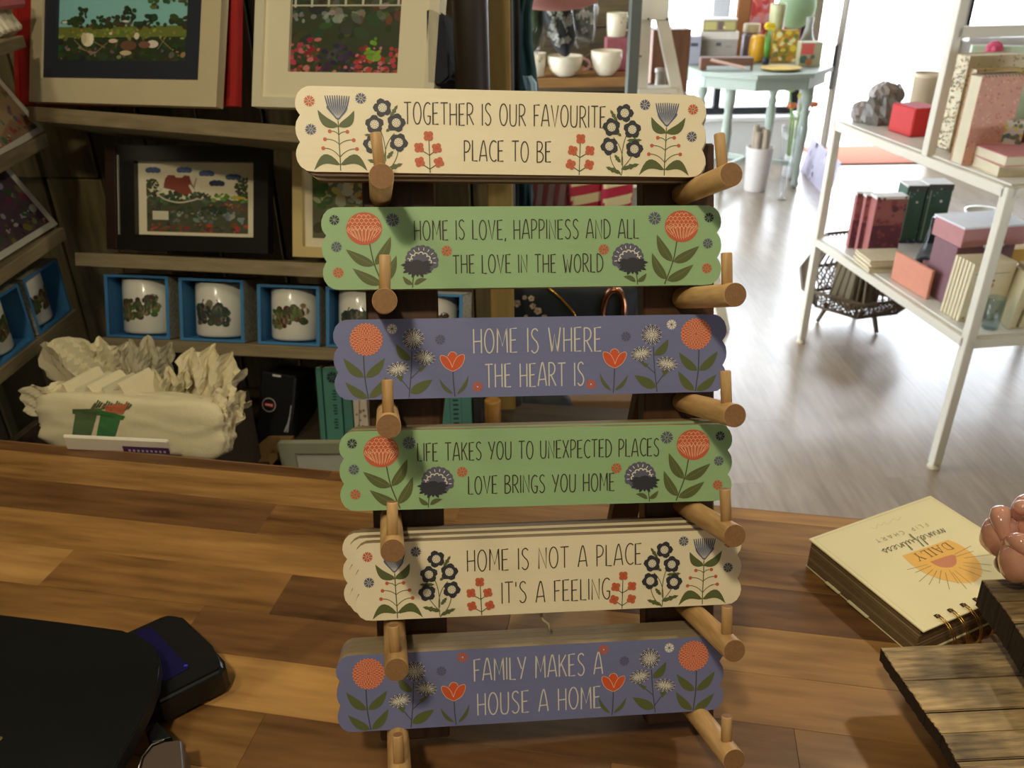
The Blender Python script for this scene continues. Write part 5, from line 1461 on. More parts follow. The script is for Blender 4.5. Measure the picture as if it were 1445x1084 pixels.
def ubox(name, label, cat, bl, br, tv, z, depth, col, grp=None, fn=None, part_='body', bev=.002, lid=None, rough=.6):
    m, W, H = stand_px(bl, br, tv, z)
    t = thing(name, label, cat, grp, M=m)
    hb = H if not lid else H * (1 - lid[0])
    b = MB(); b.box((W / 2, depth / 2, hb / 2), (W, depth, hb), bev)
    b.build(part_, mat('c_%d_%d_%d' % col, col, rough), parent=t)
    if lid:
        b = MB(); b.box((W / 2, depth / 2, H - H * lid[0] / 2), (W + .006, depth + .006, H * lid[0]), bev)
        b.build('lid', mat('c_%d_%d_%d' % lid[1], lid[1], rough), parent=t)
    if fn: art_on(t, W, H, fn, y=-.0006 if not lid else -.0036)
    return t, m, W, H

FA, FB = Vector((1.3612, 2.1943, 0)), Vector((1.2394, 3.1557, 0))
sdir = (FB - FA).normalized(); SL = (FB - FA).length
UM = frame_of(FA, Vector((sdir.y, -sdir.x, 0)), Vector((0, 0, 1)))        # x right along the front, y back
metal = mat('cream_white_metal', (214, 208, 190), .42, var=.02)
unit = thing('shelf_unit', 'white metal stepped shelf unit with gift boxes and notebooks on the right', 'shelf unit', M=UM)
q_ = .030
SWD, ZS1, ZS2 = 1.05, .915, .462
for (x, y, h) in ((0, 0, ZS1), (0, SL, ZS1), (SWD, 0, ZS1), (SWD, SL, 2.0), (0, SL * .40, 2.0), (SWD, SL * .40, 2.0)):
    z0 = .018 if h < 1.5 and True else (ZS1 if y != SL else .018)
    b = MB(); b.box((x, y, (z0 + h) / 2), (q_, q_, h - z0), .002); leg = b.build('leg' if z0 < .1 else 'upright', metal, parent=unit)
    if z0 < .1:
        b = MB(); b.lathe([(.018, 0), (.020, .003), (.019, .010), (.008, .013), (.008, .020)], 20, c=(x, y)); b.build('levelling_foot', mat('cream_plastic', (206, 196, 166), .5), parent=leg)
for z in (ZS1, ZS2):
    for (a_, b_) in (((0, 0), (SWD, 0)), ((0, SL), (SWD, SL)), ((0, 0), (0, SL)), ((SWD, 0), (SWD, SL))):
        b = MB(); b.bar((a_[0], a_[1], z - q_ / 2), (b_[0], b_[1], z - q_ / 2), q_, q_, bev=.002); b.build('rail', metal, parent=unit)
    b = MB(); b.box((SWD / 2, SL / 2, z + .002), (SWD - .01, SL - .01, .005), .001); b.build('shelf_panel', mat('white_shelf_panel', (222, 220, 212), .35), parent=unit)
ZS3 = 1.285
for (a_, b_) in (((0, SL * .40), (SWD, SL * .40)),):
    b = MB(); b.bar((a_[0], a_[1], ZS3 - q_ / 2), (b_[0], b_[1], ZS3 - q_ / 2), q_, q_, bev=.002); b.build('rail', metal, parent=unit)
ZT1, ZT2 = ZS1 + .0055, ZS2 + .0055

G1_ = 'things on the upper level of the white shelf unit'
# grey wrapped parcels
for k, (u, v, r, lab) in enumerate(((1240, 160, .052, 'lowest grey crinkled gift bag at the far end of the upper shelf'), (1247, 134, .040, 'grey and pink crinkled gift bag on top of the pile beside the red box'), (1262, 132, .030, 'small grey crinkled bag between the pile and the cream bin'), (1218, 158, .034, 'small round grey bag at the left end of the pile'))):
    P = at_z(u, 172 + (2 if k == 0 else 0), ZT1) if k in (0, 3) else None
    Q = at_y(u, v, (P.y if P else at_z(1240, 172, ZT1).y))
    b, M = cloth_lump('x', '', (Q.x, Q.y, max(Q.z, ZT1 + r * .8)), (r * 1.1, r, r), (0, 0, 0), 51 + k, .42, 2.4, power=2.6, n=9)
    for f_ in b.bm.faces: f_.smooth = False
    b.build('gift_bag', mat('grey_crinkle_%d' % (k % 2), (124, 122, 116) if k != 1 else (146, 136, 130), .3, var=.35, vscale=40), label=lab, cat='gift bag', group='grey gift bags on the white shelf unit', M=M)
ubox('red_box', 'bright red box on the upper shelf in front of the cream bin', 'box', (1252, 184), (1284, 194), 143, ZT1, .10, (190, 36, 34), bev=.004)
P = at_z(1300, 160, ZT1); k = mpp(P)
b = MB(); b.lathe([(.048, 0), (.052, .13), (.058, .132), (.058, .148), (.052, .148), (.050, .02), (0, .01)], 28)
one('cream_pot', 'cream plant pot behind the upright, next to the red box', 'pot', b, mat('cream_pot_glaze', (200, 182, 152), .4), M=Matrix.Translation((P.x, P.y, ZT1)))
# upright notebooks
def nb(label, bl, br, tv, depth, col, fn=None, pages=True, spiral=False):
    m, W, H = stand_px(bl, br, tv, ZT1)
    lo_ = UM.inverted() @ at_z(bl[0], bl[1], ZT1)
    W = (br[0] - bl[0]) * mpp(at_z(bl[0], bl[1], ZT1)); m = UM @ TR(lo_.x, lo_.y, ZT1)
    t = thing('notebook', label, 'notebook', 'notebooks on the upper shelf', M=m)
    b = MB(); b.box((W / 2, .0015, H / 2), (W, .003, H), .0008); b.box((W / 2, depth - .0015, H / 2), (W, .003, H), .0008)
    b.build('cover', mat('c_%d_%d_%d' % col, col, .6), parent=t)
    b = MB(); b.box((W / 2, depth / 2, H / 2), (W - .004, depth - .006, H - .005)); b.build('pages', mat('paper_pages', (206, 196, 166), .8), parent=t)
    if fn:
        art_on(t, W, H, fn)
        if not spiral:
            a = Art(sc=1.0, y=-.0006, step=4e-6); a.clip = (0, depth, 0, H); fn(a, depth, H); a.build('spine_pattern', parent=t, M=TR(0, depth, 0, rz=-PI / 2))
    if spiral:
        for k in range(12):
            b = MB(); x = W * (.08 + .84 * k / 11); b.tube([(x, depth / 2 + (depth / 2 + .003) * math.cos(q), H - .001 + .006 * math.sin(q)) for q in [2 * PI * j / 10 for j in range(10)]], .0009, 5, closed=True)
            b.build('wire_loop', mat('dark_wire', (70, 60, 50), .3, metal=.8), parent=t)
    return t
nb('tall dotted cream notebook at the back, behind the upright', (1338, 214), (1424, 214), 79, .075, (206, 190, 156), speck([(110, 96, 80), (160, 130, 80)], 150, .008, .014, 1))
nb('tan notebook with brown marks standing second from the back', (1350, 222), (1420, 222), 98, .030, (186, 160, 100), speck([(150, 110, 54), (120, 90, 50)], 60, .01, .02, 2))
nb('pink spiral notebook with speckled cover, front of the upright ones', (1356, 234), (1420, 234), 108, .055, (208, 156, 136), speck([(186, 120, 104), (226, 180, 160)], 160, .008, .014, 3), spiral=True)
ubox('patterned_tin', 'small floral patterned tin box in front of the pink notebook', 'tin', (1391, 201 + 30), (1432, 203 + 30), 168, ZT1, .03, (196, 186, 172), fn=speck([(190, 170, 60), (70, 100, 120), (120, 100, 90), (90, 110, 70)], 60, .03, .07, 4))
for k, (du, dv, z, col, lab) in enumerate(((0, 0, 0, (220, 206, 168), 'thick cream paged book lying under the pink one at the near end'), (6, 0, .030, (196, 130, 132), 'pink covered book lying on top of the cream book'))):
    A1, B1 = at_z(1358, 232, ZT1), at_z(1440, 262, ZT1)
    m = frame_of(at_z(1440, 262 + 1, ZT1) + Vector((0, 0, z)), UM.col[0].xyz, Vector((0, 0, 1)))
    m = UM @ TR(.012 + .008 * k, .06 - .01 * k, ZT1 + z, rz=-.12 + .06 * k)
    t = thing('lying_book', lab, 'book', 'books lying on the upper shelf', M=m)
    b = MB(); b.box((.11, .10, .0145), (.216, .155, .024)); b.build('pages', mat('paper_pages', (206, 196, 166), .8), parent=t)
    b = MB(); b.box((.11, .10, .0012), (.22, .16, .0024), .0005); b.box((.11, .10, .0278), (.22, .16, .0024), .0005); b.box((.219, .10, .0145), (.0024, .16, .029)); b.build('cover', mat('c_%d_%d_%d' % col, col, .6, var=.12, vscale=80), parent=t)
b = MB(); P = at_z(1410, 190, ZT1)
m, W, H = stand_px((1408, 214), (1434, 216), 108, ZT1)
t = thing('gift_tag_card', 'pale green card with a teal bird on top, behind the patterned tin', 'card', M=m)
b = MB(); b.box((W / 2, .0, H / 2), (W, .003, H), .001); b.build('card_sheet', mat('c_pale_green', (176, 190, 158), .6), parent=t)
def bird(a, W, H):
    a.disc((W * .5, H * .84), W * .40, (84, 140, 130), ry=H * .09, n=14, rot=.1); a.disc((W * .8, H * .90), W * .18, (84, 140, 130), ry=H * .05, n=12)
    a.poly([(W * .05, H * .90), (W * .3, H * .88), (W * .3, H * .80)], (70, 124, 116)); a.disc((W * .5, H * .4), W * .42, (140, 176, 136), ry=H * .24, n=14)
art_on(t, W, H, bird)
ubox('maroon_box', 'dark maroon box at the right edge of the photo on the upper shelf', 'box', (1433, 210), (1475, 210), 92, ZT1, .08, (92, 34, 38))
P = at_z(1442, 205, ZT1)
b = MB(); b.lathe([(.004, 0), (.022, .01), (.03, .04), (.024, .065), (.01, .075), (0, .078)], 24)
one('crimson_bauble', 'crimson rounded ornament at the right photo edge in front of the maroon box', 'ornament', b, mat('crimson_gloss', (170, 26, 50), .3, coat=.4), M=Matrix.Translation((P.x, P.y - .05, ZT1 + .03)))
# green box with pink flower on the far side, above the notebooks
t, m, W, H = ubox('pale_green_box', 'pale green box with a pink paper flower at the back of the upper shelf', 'box', (1348, 168), (1432, 172), 64, ZT1, .05, (176, 190, 160))
b = MB()
for k in range(9):
    an = 2 * PI * k / 9; b.ball((W * .36 + .016 * math.cos(an), -.012, H * .97 + .014 * math.sin(an)), .013, 10, 7, sc=(1, .6, 1))
b.ball((W * .36, -.018, H * .97), .012, 10, 7); b.build('pink_flower', mat('pink_tissue', (206, 84, 116), .7), parent=t)

# ---- lower level
for k, (u0, u1, w0, w1, lab) in enumerate(((1196, 1222, 352, 352, 'pink patterned box standing first from the left leg on the lower shelf'), (1208, 1238, 357, 357, 'pink patterned box standing in the middle of the three pink ones'), (1222, 1268, 363, 362, 'pink and plum box with white top, nearest of the three pink ones'))):
    t, m, W, H = ubox('gift_box', lab, 'box', (u0, w0 - 2), (u1 - 4, w1 - 2), 272 + k * 3, ZT2, (.026, .026, .055)[k], (164, 98, 92), 'pink patterned boxes on the lower shelf',
         fn=(lambda a, W, H: (a.rect(0, 0, W, H * .52, (104, 50, 66)), speck([(96, 50, 54), (140, 70, 70)], 50, .02, .05, 8)(a, W, H))), lid=(.05, (226, 220, 212)))
for k, (u0, u1, lab) in enumerate(((1265, 1293, 'dark green box with a pale border beside the pink boxes'), (1293, 1329, 'dark green box with a grey side, right of the other green one'))):
    t, m, W, H = ubox('green_box', lab, 'box', (u0, 343), (u1 - 2, 343), 262 - k * 2, ZT2, .09, (52, 84, 66), 'green boxes on the lower shelf',
         fn=(lambda a, W, H: (a.rect(0, H * .90, W, H, (62, 60, 52)), a.rect(0, 0, W, H * .06, (40, 60, 74)), [a.line([(W * .12, H * .05), (W * .12, H * .9)], W * .04, (150, 170, 150))], speck([(40, 70, 54), (140, 160, 140)], 24, .01, .02, 9)(a, W, H), a.disc((W * .6, H * .72), W * .06, (220, 220, 210), n=8))), lid=(.03, (226, 222, 214)))
for k in range(6):
    _e = UM.inverted() @ at_z(1216, 384, ZT2)
    m = UM @ TR(_e.x + .002 + .004 * (k % 2), _e.y - .01 + .004 * (k % 3), ZT2 + k * .0075, rz=-.10)
    b = MB(); b.box((.09, .06, .0032), (.15, .13, .0064), .0005)
    b.build('envelope_pack', mat('cream_envelope', (216, 204, 170), .7), label='flat pack of cream cards, %s from the bottom of the low stack' % ['first', 'second', 'third', 'fourth', 'fifth', 'topmost'][k], cat='cards', group='stack of cream card packs on the lower shelf', M=m)
t, m, W, H = ubox('pink_card_box', 'salmon pink flat box standing in front of the card stack, lower shelf', 'box', (1256, 393), (1306, 423), 350, ZT2, .012, (206, 136, 108))
ubox('dusty_pink_case', 'dusty pink case behind the salmon box on the lower shelf', 'box', (1298, 410), (1322, 412), 374, ZT2, .06, (150, 96, 96))
# clear vase tilted piece with dark top
P = at_z(1302, 398, ZT2)
b = MB(); b.lathe([(.030, .0), (.034, .02), (.018, .10), (.010, .17)], 20)
one('clear_cone', 'clear glass cone ornament standing behind the salmon pink box', 'ornament', b, glass('grey_tint_glass', (200, 206, 214), .08), M=Matrix.Translation((P.x + .01, P.y + .03, ZT2 + .05)))
b = MB(); b.lathe([(.0, .0), (.038, .004), (.034, .018), (.014, .030), (.0, .032)], 20)
one('dark_dish', 'small dark grey upturned dish behind the salmon pink box', 'dish', b, mat('dark_grey_glaze', (54, 52, 54), .35), M=Matrix.Translation((P.x + .01, P.y + .03, ZT2 + .047)))
# packs of cream cards standing
for k in range(6):
    u = 1296 + k * 11
    m, W, H = stand_px((1310 + k * 8, 438 - 5 + k * 2), (1374 + k * 4, 440 - 5 + k * 2), 356 + k * 2, ZT2)
    m = UM @ TR(.030, .190 - k * .016, ZT2, rz=-.05 + .012 * k, rx=.06)
    t = thing('card_box', 'cream card set with a small sketch on its front, %s from the far one' % ['first', 'second', 'third', 'fourth', 'fifth', 'sixth'][k], 'card set', 'cream card sets standing on the lower shelf', M=m)
    b = MB(); b.box((.070, 0, .095), (.140, .012, .190), .001); b.build('sleeve', mat('c_card_cream', (214, 202, 166), .6), parent=t)
    def cardart(a, W, H):
        a.rect(W * .08, H * .82, W * .9, H * .835, (170, 150, 120)); a.disc((W * .5, H * .62), W * .10, (176, 140, 90), ry=W * .07, n=12); a.disc((W * .56, H * .70), W * .03, (120, 90, 60), n=8)
        r = random.Random(5)
        for j in range(16): a.disc((r.uniform(.1, .9) * W, r.uniform(.04, .16) * H), W * r.uniform(.02, .05), r.choice([(150, 150, 130), (140, 110, 80), (170, 170, 150)]), n=7)
        for j in range(4): a.rect(W * .2, H * (.28 + j * .05), W * (.75 - .08 * (j % 2)), H * (.29 + j * .05), (190, 172, 140))
    a = Art(sc=1.0, y=-.0064, step=3e-6); cardart(a, .140, .190); a.build('printed_front', parent=t)
# large pink box with white lid
m = UM @ TR(-.0 + .060, .225, ZT2 + .1955, rz=.02)
t = thing('keepsake_box', 'pink box with a white top stacked behind the standing card sets', 'box', M=m)
b = MB(); b.box((.115, .07, .030), (.22, .15, .060), .002); b.build('body', mat('c_dusty_pink', (180, 124, 122), .6), parent=t)
b = MB(); b.box((.115, .07, .063), (.226, .156, .006), .001); b.build('lid_top', mat('c_white_lid', (226, 228, 232), .4), parent=t)
b = MB(); b.box((.115, -.0095, .003), (.07, .004, .008), .001); b.build('pull_tab', mat('c_white_lid', (226, 228, 232), .4), parent=t)
m = UM @ TR(.067, .240, ZT2, rz=.02)
t = thing('keepsake_box', 'mauve box standing beneath the pink white topped box', 'box', M=m)
b = MB(); b.box((.105, .06, .097), (.20, .12, .194), .002); b.build('body', mat('c_mauve', (128, 92, 98), .6), parent=t)
P = at_z(1365, 316, ZT2)
b = MB(); b.lathe([(.05, .0), (.075, .05), (.078, .055), (.070, .052), (.045, .006), (0, .004)], 32)
one('white_dish', 'round white dish behind the pink white topped box', 'dish', b, mat('white_glazed_ceramic', (226, 222, 206), .22), M=Matrix.Translation((P.x + .06, P.y, ZT2)))
b = MB(); m = UM @ TR(.20, .42, ZT2); b.box((0, 0, .10), (.05, .10, .20), .002)
one('dark_carton', 'dark carton standing at the back of the lower shelf behind the front leg', 'box', b, mat('c_dark_carton', (46, 40, 38), .6), M=m)
for k in range(7):
    m = UM @ TR(.150 + k * .019, .035 + .006 * (k % 2), ZT2, rz=-.25, ry=.10)
    t = thing('paper_book', 'cream softcover book leaning in the row at the right edge, %s from the front leg' % ['first', 'second', 'third', 'fourth', 'fifth', 'sixth', 'seventh'][k], 'book', 'cream softcover books at the right end', M=m)
    b = MB(); b.box((0, .045, .085 + .004 * (k % 3)), (.012, .10, .17 + .008 * (k % 3)), .001); b.build('cover', mat('c_kraft_cream', (196, 184, 146), .7), parent=t)
b = MB(); P = UM @ Vector((.095, .045, ZT2)); b.lathe([(.020, 0), (.024, .004), (.026, .10), (.024, .10), (.022, .006), (0, .004)], 24)
one('glass_tumbler', 'clear glass tumbler beside the front leg on the lower shelf', 'glass', b, glass('clear_tumbler', (236, 244, 248), .04), M=Matrix.Translation(P))
ubox('yellow_packet', 'mustard yellow packet at the right edge behind the front leg', 'packet', (1426, 372), (1470, 372), 352, ZT2 + .06, .06, (196, 150, 50))

# ================================================================ RATTAN BASKET UNDER THE UNIT
BC = Vector((1.525, 3.36, 0))
ratt = mat('dark_rattan', (92, 76, 54), .65, var=.3, vscale=200)
t = thing('rattan_basket', 'dark rattan basket on splayed legs standing on the floor under the shelf unit', 'basket', M=Matrix.Translation(BC) @ Matrix.Rotation(math.radians(14), 4, 'Z'))
def hexa(rx, ry, z, n=6, ph=0): return [Vector((rx * math.cos(2 * PI * k / n + ph), ry * math.sin(2 * PI * k / n + ph), z)) for k in range(n)]
rim, mid_, bot = hexa(.17, .18, .37), hexa(.27, .27, .19), hexa(.19, .19, .10)
for nm, rg, r_ in (('rim', rim, .007), ('belt', mid_, .008), ('base_ring', bot, .008)):
    b = MB(); b.tube(rg, r_, 8, closed=True); b.build(nm, ratt, parent=t)
for k in range(6):
    b = MB(); b.tube([rim[k], mid_[k], bot[k]], .006, 8); b.build('corner_rod', ratt, parent=t)
for k in range(6):
    k2 = (k + 1) % 6
    b = MB()
    for j in range(1, 9):
        s_ = j / 9; b.tube([rim[k].lerp(rim[k2], s_), mid_[k].lerp(mid_[k2], s_)], .0042, 5)
    b.build('upper_cane_panel', ratt, parent=t, kind='stuff')
    b = MB()
    for j in range(1, 12):
        s_ = j / 12
        b.tube([mid_[k].lerp(mid_[k2], s_), bot[k].lerp(bot[k2], min(1, s_ + .22))], .0032, 5)
        b.tube([mid_[k].lerp(mid_[k2], s_), bot[k].lerp(bot[k2], max(0, s_ - .22))], .0032, 5)
    b.build('lower_lattice', ratt, parent=t, kind='stuff')
b = MB()
for j in range(-5, 6):
    y_ = j * .03; xw = .165 - abs(y_) * .5; b.tube([(-xw, y_, .09), (xw, y_, .09)], .003, 5)
b.build('base_canes', ratt, parent=t, kind='stuff')
for k in range(3):
    an = 2 * PI * k / 3 - PI / 2 + .25
    b = MB(); b.tube([(.11 * math.cos(an), .11 * math.sin(an), .09), (.145 * math.cos(an), .145 * math.sin(an), 0.004)], .011, 10, rs=[.012, .009]); b.build('leg', ratt, parent=t)
for k in range(6):
    M = Matrix.Translation(BC) @ Matrix.Rotation(math.radians(14), 4, 'Z') @ TR(-.075 + k * .024, -.01, .096, rz=.0, ry=.05)
    tt = thing('magazine', 'slim cream booklet standing in the rattan basket, %s of six' % ['first', 'second', 'third', 'fourth', 'fifth', 'last'][k], 'booklet', 'booklets in the rattan basket', M=M)
    b = MB(); b.box((0, 0, .10), (.016, .15, .20), .001); b.build('cover', mat('c_booklet', (168, 156, 116) if k % 2 else (120, 106, 76), .7), parent=tt)

# ================================================================ MINT TABLE BY THE WINDOW
TC = Vector((1.700, 5.92, 0))
mint = mat('mint_paint', (158, 170, 156), .45, var=.03)
t = thing('mint_table', 'pale mint octagonal table with turned legs near the shop window', 'table', M=Matrix.Translation(TC))
ZTB = .78
oc = [(.50 * math.cos(PI / 8 + k * PI / 4 + .15), .50 * math.sin(PI / 8 + k * PI / 4 + .15)) for k in range(8)]
b = MB(); b.prism([(p[0], p[1]) for p in oc], -ZTB, -(ZTB - .028), M=Matrix.Rotation(math.radians(-90), 4, 'X'))
b.build('tabletop', mint, parent=t)
b = MB(); oc2 = [(x * .90, y * .90) for x, y in oc]
for k in range(8): b.bar((oc2[k][0], oc2[k][1], ZTB - .065), (oc2[(k + 1) % 8][0], oc2[(k + 1) % 8][1], ZTB - .065), .02, .075)
b.build('apron', mint, parent=t)
legp = [(.040, 0), (.034, .03), (.022, .05), (.030, .10), (.024, .16), (.030, .22), (.036, .30), (.040, .40), (.030, .48), (.038, .50), (.026, .53), (.034, .56), (.042, .58), (.042, .70)]
for k in range(4):
    b = MB(); an = PI / 4 + k * PI / 2 + .12; b.lathe([(max(.012, r_ * .9), z_) for r_, z_ in [(.020, 0)] + legp[1:]], 18, c=(.38 * math.cos(an), .38 * math.sin(an))); b.build('leg', mint, parent=t)
b = MB(); b.bar((.36 * math.cos(PI / 4 + .12), .36 * math.sin(PI / 4 + .12), .16), (-.36 * math.cos(PI / 4 + .12), -.36 * math.sin(PI / 4 + .12), .16), .03, .03); b.bar((.36 * math.cos(3 * PI / 4 + .12), .36 * math.sin(3 * PI / 4 + .12), .16), (-.36 * math.cos(3 * PI / 4 + .12), -.36 * math.sin(3 * PI / 4 + .12), .16), .03, .03)
b.build('stretcher', mint, parent=t)
GT = 'gifts displayed on the mint table'
def tb(name, label, cat, u0, u1, tv, vb, depth, col, fn=None, lid=None, dz=0, rough=.6):
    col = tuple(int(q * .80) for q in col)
    return ubox(name, label, cat, (u0, vb), (u1, vb), tv, ZTB + .001 + dz, depth, col, None, fn=fn, lid=lid, rough=rough)
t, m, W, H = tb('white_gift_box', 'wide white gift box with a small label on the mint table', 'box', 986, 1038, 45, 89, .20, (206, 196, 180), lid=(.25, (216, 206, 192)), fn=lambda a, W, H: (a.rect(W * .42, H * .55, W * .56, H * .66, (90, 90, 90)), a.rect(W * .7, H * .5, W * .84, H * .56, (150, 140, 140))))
m2 = m @ TR(.01, .02, H + .001)
t = thing('window_gift_box', 'smaller white topped gift box with yellowish windows on the wide white box', 'box', M=m2)
b = MB(); b.box((W * .45, .07, .035), (W * .9, .13, .07), .003); b.build('body', mat('c_150_138_96', (150, 138, 96), .5), parent=t)
b = MB(); b.box((W * .45, .07, .076), (W * .92, .135, .012), .002); b.build('lid', white, parent=t)
a = Art(sc=1.0, y=.0045); a.rect(W * .05, .01, W * .36, .06, (186, 176, 110)); a.rect(W * .40, .01, W * .54, .062, (110, 96, 90)); a.rect(W * .58, .01, W * .85, .06, (182, 172, 106)); a.disc((W * .57, .025), .008, (240, 210, 150)); a.build('window_print', parent=t)
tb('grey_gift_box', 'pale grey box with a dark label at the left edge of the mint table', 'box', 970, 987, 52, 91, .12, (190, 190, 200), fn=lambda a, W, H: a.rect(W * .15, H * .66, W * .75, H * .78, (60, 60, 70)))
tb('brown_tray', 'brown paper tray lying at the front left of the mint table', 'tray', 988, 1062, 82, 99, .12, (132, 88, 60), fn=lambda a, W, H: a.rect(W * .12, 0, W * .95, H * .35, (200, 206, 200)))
P = at_z(1027, 90, ZTB + .072); b = MB(); b.box((0, 0, 0), (.22, .12, .004), .001); one('kraft_leaflet', 'kraft paper leaflet lying tilted on the brown tray', 'leaflet', b, mat('c_kraft', (184, 142, 112), .8), M=Matrix.Translation(P) @ Matrix.Rotation(-.3, 4, 'Z') @ Matrix.Rotation(.2, 4, 'Y'))
def roundthing(name, label, cat, uc, w_px, vb, tv, prof, m, z=ZTB + .001, seg=24):
    P = at_z(uc, vb, z); k = mpp(P); R = w_px * k / 2; m_, W_, H = stand_px((uc - 1, vb), (uc + 1, vb), tv, z)
    b = MB(); b.lathe([(r_ * R, h_ * H) for r_, h_ in prof], seg)
    t = thing(name, label, cat, M=Matrix.Translation((P.x, P.y, z)))
    b.build('body', m, parent=t)
    return t, R, H
t, R, H = roundthing('lidded_jar', 'glass jar with lilac contents and cream lid behind the yellow pot', 'jar', 1056, 24, 84, 33, [(.9, 0), (1, .05), (1, .68), (.85, .76)], mat('lilac_glass', (150, 136, 150), .12, coat=.5))
b = MB(); b.lathe([(R * .95, H * .76), (R * .97, H * .78), (R * .97, H * .98), (R * .9, H), (0, H)], 24); b.build('lid', mat('cream_lid', (206, 190, 150), .4), parent=t)
t, R, H = roundthing('yellow_pot', 'glossy yellow pot on the mint table, left of the daffodil', 'pot', 1066, 23, 87, 49, [(.7, 0), (.95, .1), (1, .5), (.95, .85), (.7, 1), (.6, .98), (.5, .8), (0, .2)], mat('yellow_glaze', (226, 166, 40), .35))
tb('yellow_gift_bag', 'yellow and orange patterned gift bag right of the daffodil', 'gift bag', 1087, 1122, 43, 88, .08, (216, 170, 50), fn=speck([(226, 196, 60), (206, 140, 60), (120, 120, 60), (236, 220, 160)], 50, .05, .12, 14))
# daffodil
P = at_z(1080, 91, ZTB + .001)
t = thing('potted_daffodil', 'yellow daffodil with green leaves in a small dark pot on the mint table', 'flower', M=Matrix.Translation(P))
k = mpp(P)
b = MB(); b.lathe([(4 * k, 0), (5.5 * k, 9 * k), (5 * k, 9 * k), (0, 7 * k)], 16); b.build('pot', mat('dark_pot', (56, 60, 70), .5), parent=t)
for j in range(7):
    b = MB(); an = j * .9; b.tube([(1.5 * k * math.cos(an), 1.5 * k * math.sin(an), 7 * k), (3 * k * math.cos(an), 2 * k * math.sin(an), 22 * k), ((5 if j % 2 else 2) * k * math.cos(an), 3 * k * math.sin(an), (42 + 3 * (j % 3)) * k)], .9 * k, 6, rs=[1.2 * k, 1.1 * k, .4 * k]); b.build('leaf', mat('daffodil_green', (96, 160, 64), .5), parent=t)
for j, (x, z) in enumerate(((-3, 50), (3, 49))):
    b = MB()
    for q in range(6):
        an = q * PI / 3; b.ball((x * k + 3 * k * math.cos(an), -1 * k, z * k + 3 * k * math.sin(an)), 2.4 * k, 8, 6, sc=(1, .35, 1))
    fl = b.build('flower', mat('daffodil_yellow', (240, 220, 60), .6), parent=t)
    b = MB(); b.lathe([(1.2 * k, 0), (1.6 * k, 2.5 * k), (2.2 * k, 3.4 * k)], 12, M=TR(x * k, -1 * k, z * k, rx=PI / 2)); b.build('trumpet', mat('daffodil_trumpet', (236, 196, 30), .6), parent=fl)
roundthing('tall_vase', 'tall cream vase with green leaf pattern behind the daffodil', 'vase', 1089, 22, 85, 5, [(.72, 0), (.78, .05), (.9, .6), (1, .97), (.98, 1), (.9, .98), (.7, .1), (0, .05)], mat('leafy_glaze', (206, 200, 160), .4, var=.4, vscale=14, col2=(140, 146, 80)))
roundthing('white_bottle_vase', 'white bottle shaped vase with grey marks at the right of the table', 'vase', 1135, 26, 84, 24, [(.8, 0), (.95, .1), (.9, .35), (.5, .6), (.34, .8), (.4, 1), (.3, .98), (.2, .7), (0, .3)], mat('white_speckled_glaze', (214, 218, 206), .3, var=.3, vscale=18, col2=(120, 124, 120)))
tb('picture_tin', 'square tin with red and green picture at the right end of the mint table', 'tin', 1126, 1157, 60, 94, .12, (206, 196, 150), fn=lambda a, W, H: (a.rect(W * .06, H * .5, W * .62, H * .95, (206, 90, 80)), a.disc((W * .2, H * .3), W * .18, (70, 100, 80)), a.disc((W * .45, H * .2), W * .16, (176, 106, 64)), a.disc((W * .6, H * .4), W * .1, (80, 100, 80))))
P = at_z(1102, 99, ZTB + .001); k = mpp(P)
t = thing('rimmed_plate', 'pale plate with yellow rim at the front edge of the mint table', 'plate', M=Matrix.Translation(P))
b = MB(); b.lathe([(14 * k, 0), (24 * k, 3 * k), (26 * k, 3.4 * k), (13 * k, 1 * k), (0, 1 * k)], 28); b.build('dish', mat('pale_plate', (214, 196, 170), .4), parent=t)
b = MB(); b.lathe([(25 * k, 3.0 * k), (28 * k, 4.4 * k), (28.5 * k, 4.0 * k), (26 * k, 2.6 * k)], 28); b.build('yellow_rim', mat('rim_yellow', (226, 190, 90), .4), parent=t)
# tall things behind the table, on the window ledge
def back(name, label, cat, u0, u1, v0, v1, y, col, fn=None, th=.04, z0=None):
    m, W, H = rect_on((0, y, 0), Vector((0, 1, 0)), (u0, v1), (u1, v1), (u0, v0))
    t = thing(name, label, cat, M=m); b = MB(); b.box((W / 2, th / 2, H / 2), (W, th, H), .003); b.build('body', mat('c_%d_%d_%d' % col, col, .6), parent=t)
    if fn: art_on(t, W, H, fn)
    return t
b = MB(); b.box((1.55, 6.47, .745), (1.30, .16, .03), .003); b.build('window_ledge', white, label='white display ledge along the shop window behind the mint table', cat='ledge')
zl = .762
def bx(name, label, cat, u0, u1, tv, col, fn=None, vb=None, y=6.44, th=.05):
    P = at_y(u0, 80, y)
    m = frame_of(Vector((P.x, y, zl)), Vector((1, 0, 0)), Vector((0, 0, 1)))
    W = at_y(u1, 80, y).x - P.x; H = at_y((u0 + u1) / 2, tv, y).z - zl
    t = thing(name, label, cat, M=m); b = MB(); b.box((W / 2, th / 2, H / 2), (W, th, H), .004); b.build('body', mat('c_%d_%d_%d' % col, col, .6), parent=t)
    if fn: art_on(t, W, H, fn)
bx('wood_panel', 'brown wooden panel standing on the window ledge, left of the red card', 'panel', 1034, 1052, -20, (150, 96, 52))
bx('red_card', 'red and lilac floral card standing on the window ledge', 'card', 1053, 1084, -16, (206, 92, 86), fn=speck([(206, 150, 160), (190, 60, 60), (220, 130, 120)], 40, .03, .08, 15))
bx('dusty_red_book', 'dusty red book at the window behind the patterned vase', 'book', 1101, 1125, 27, (176, 104, 90))
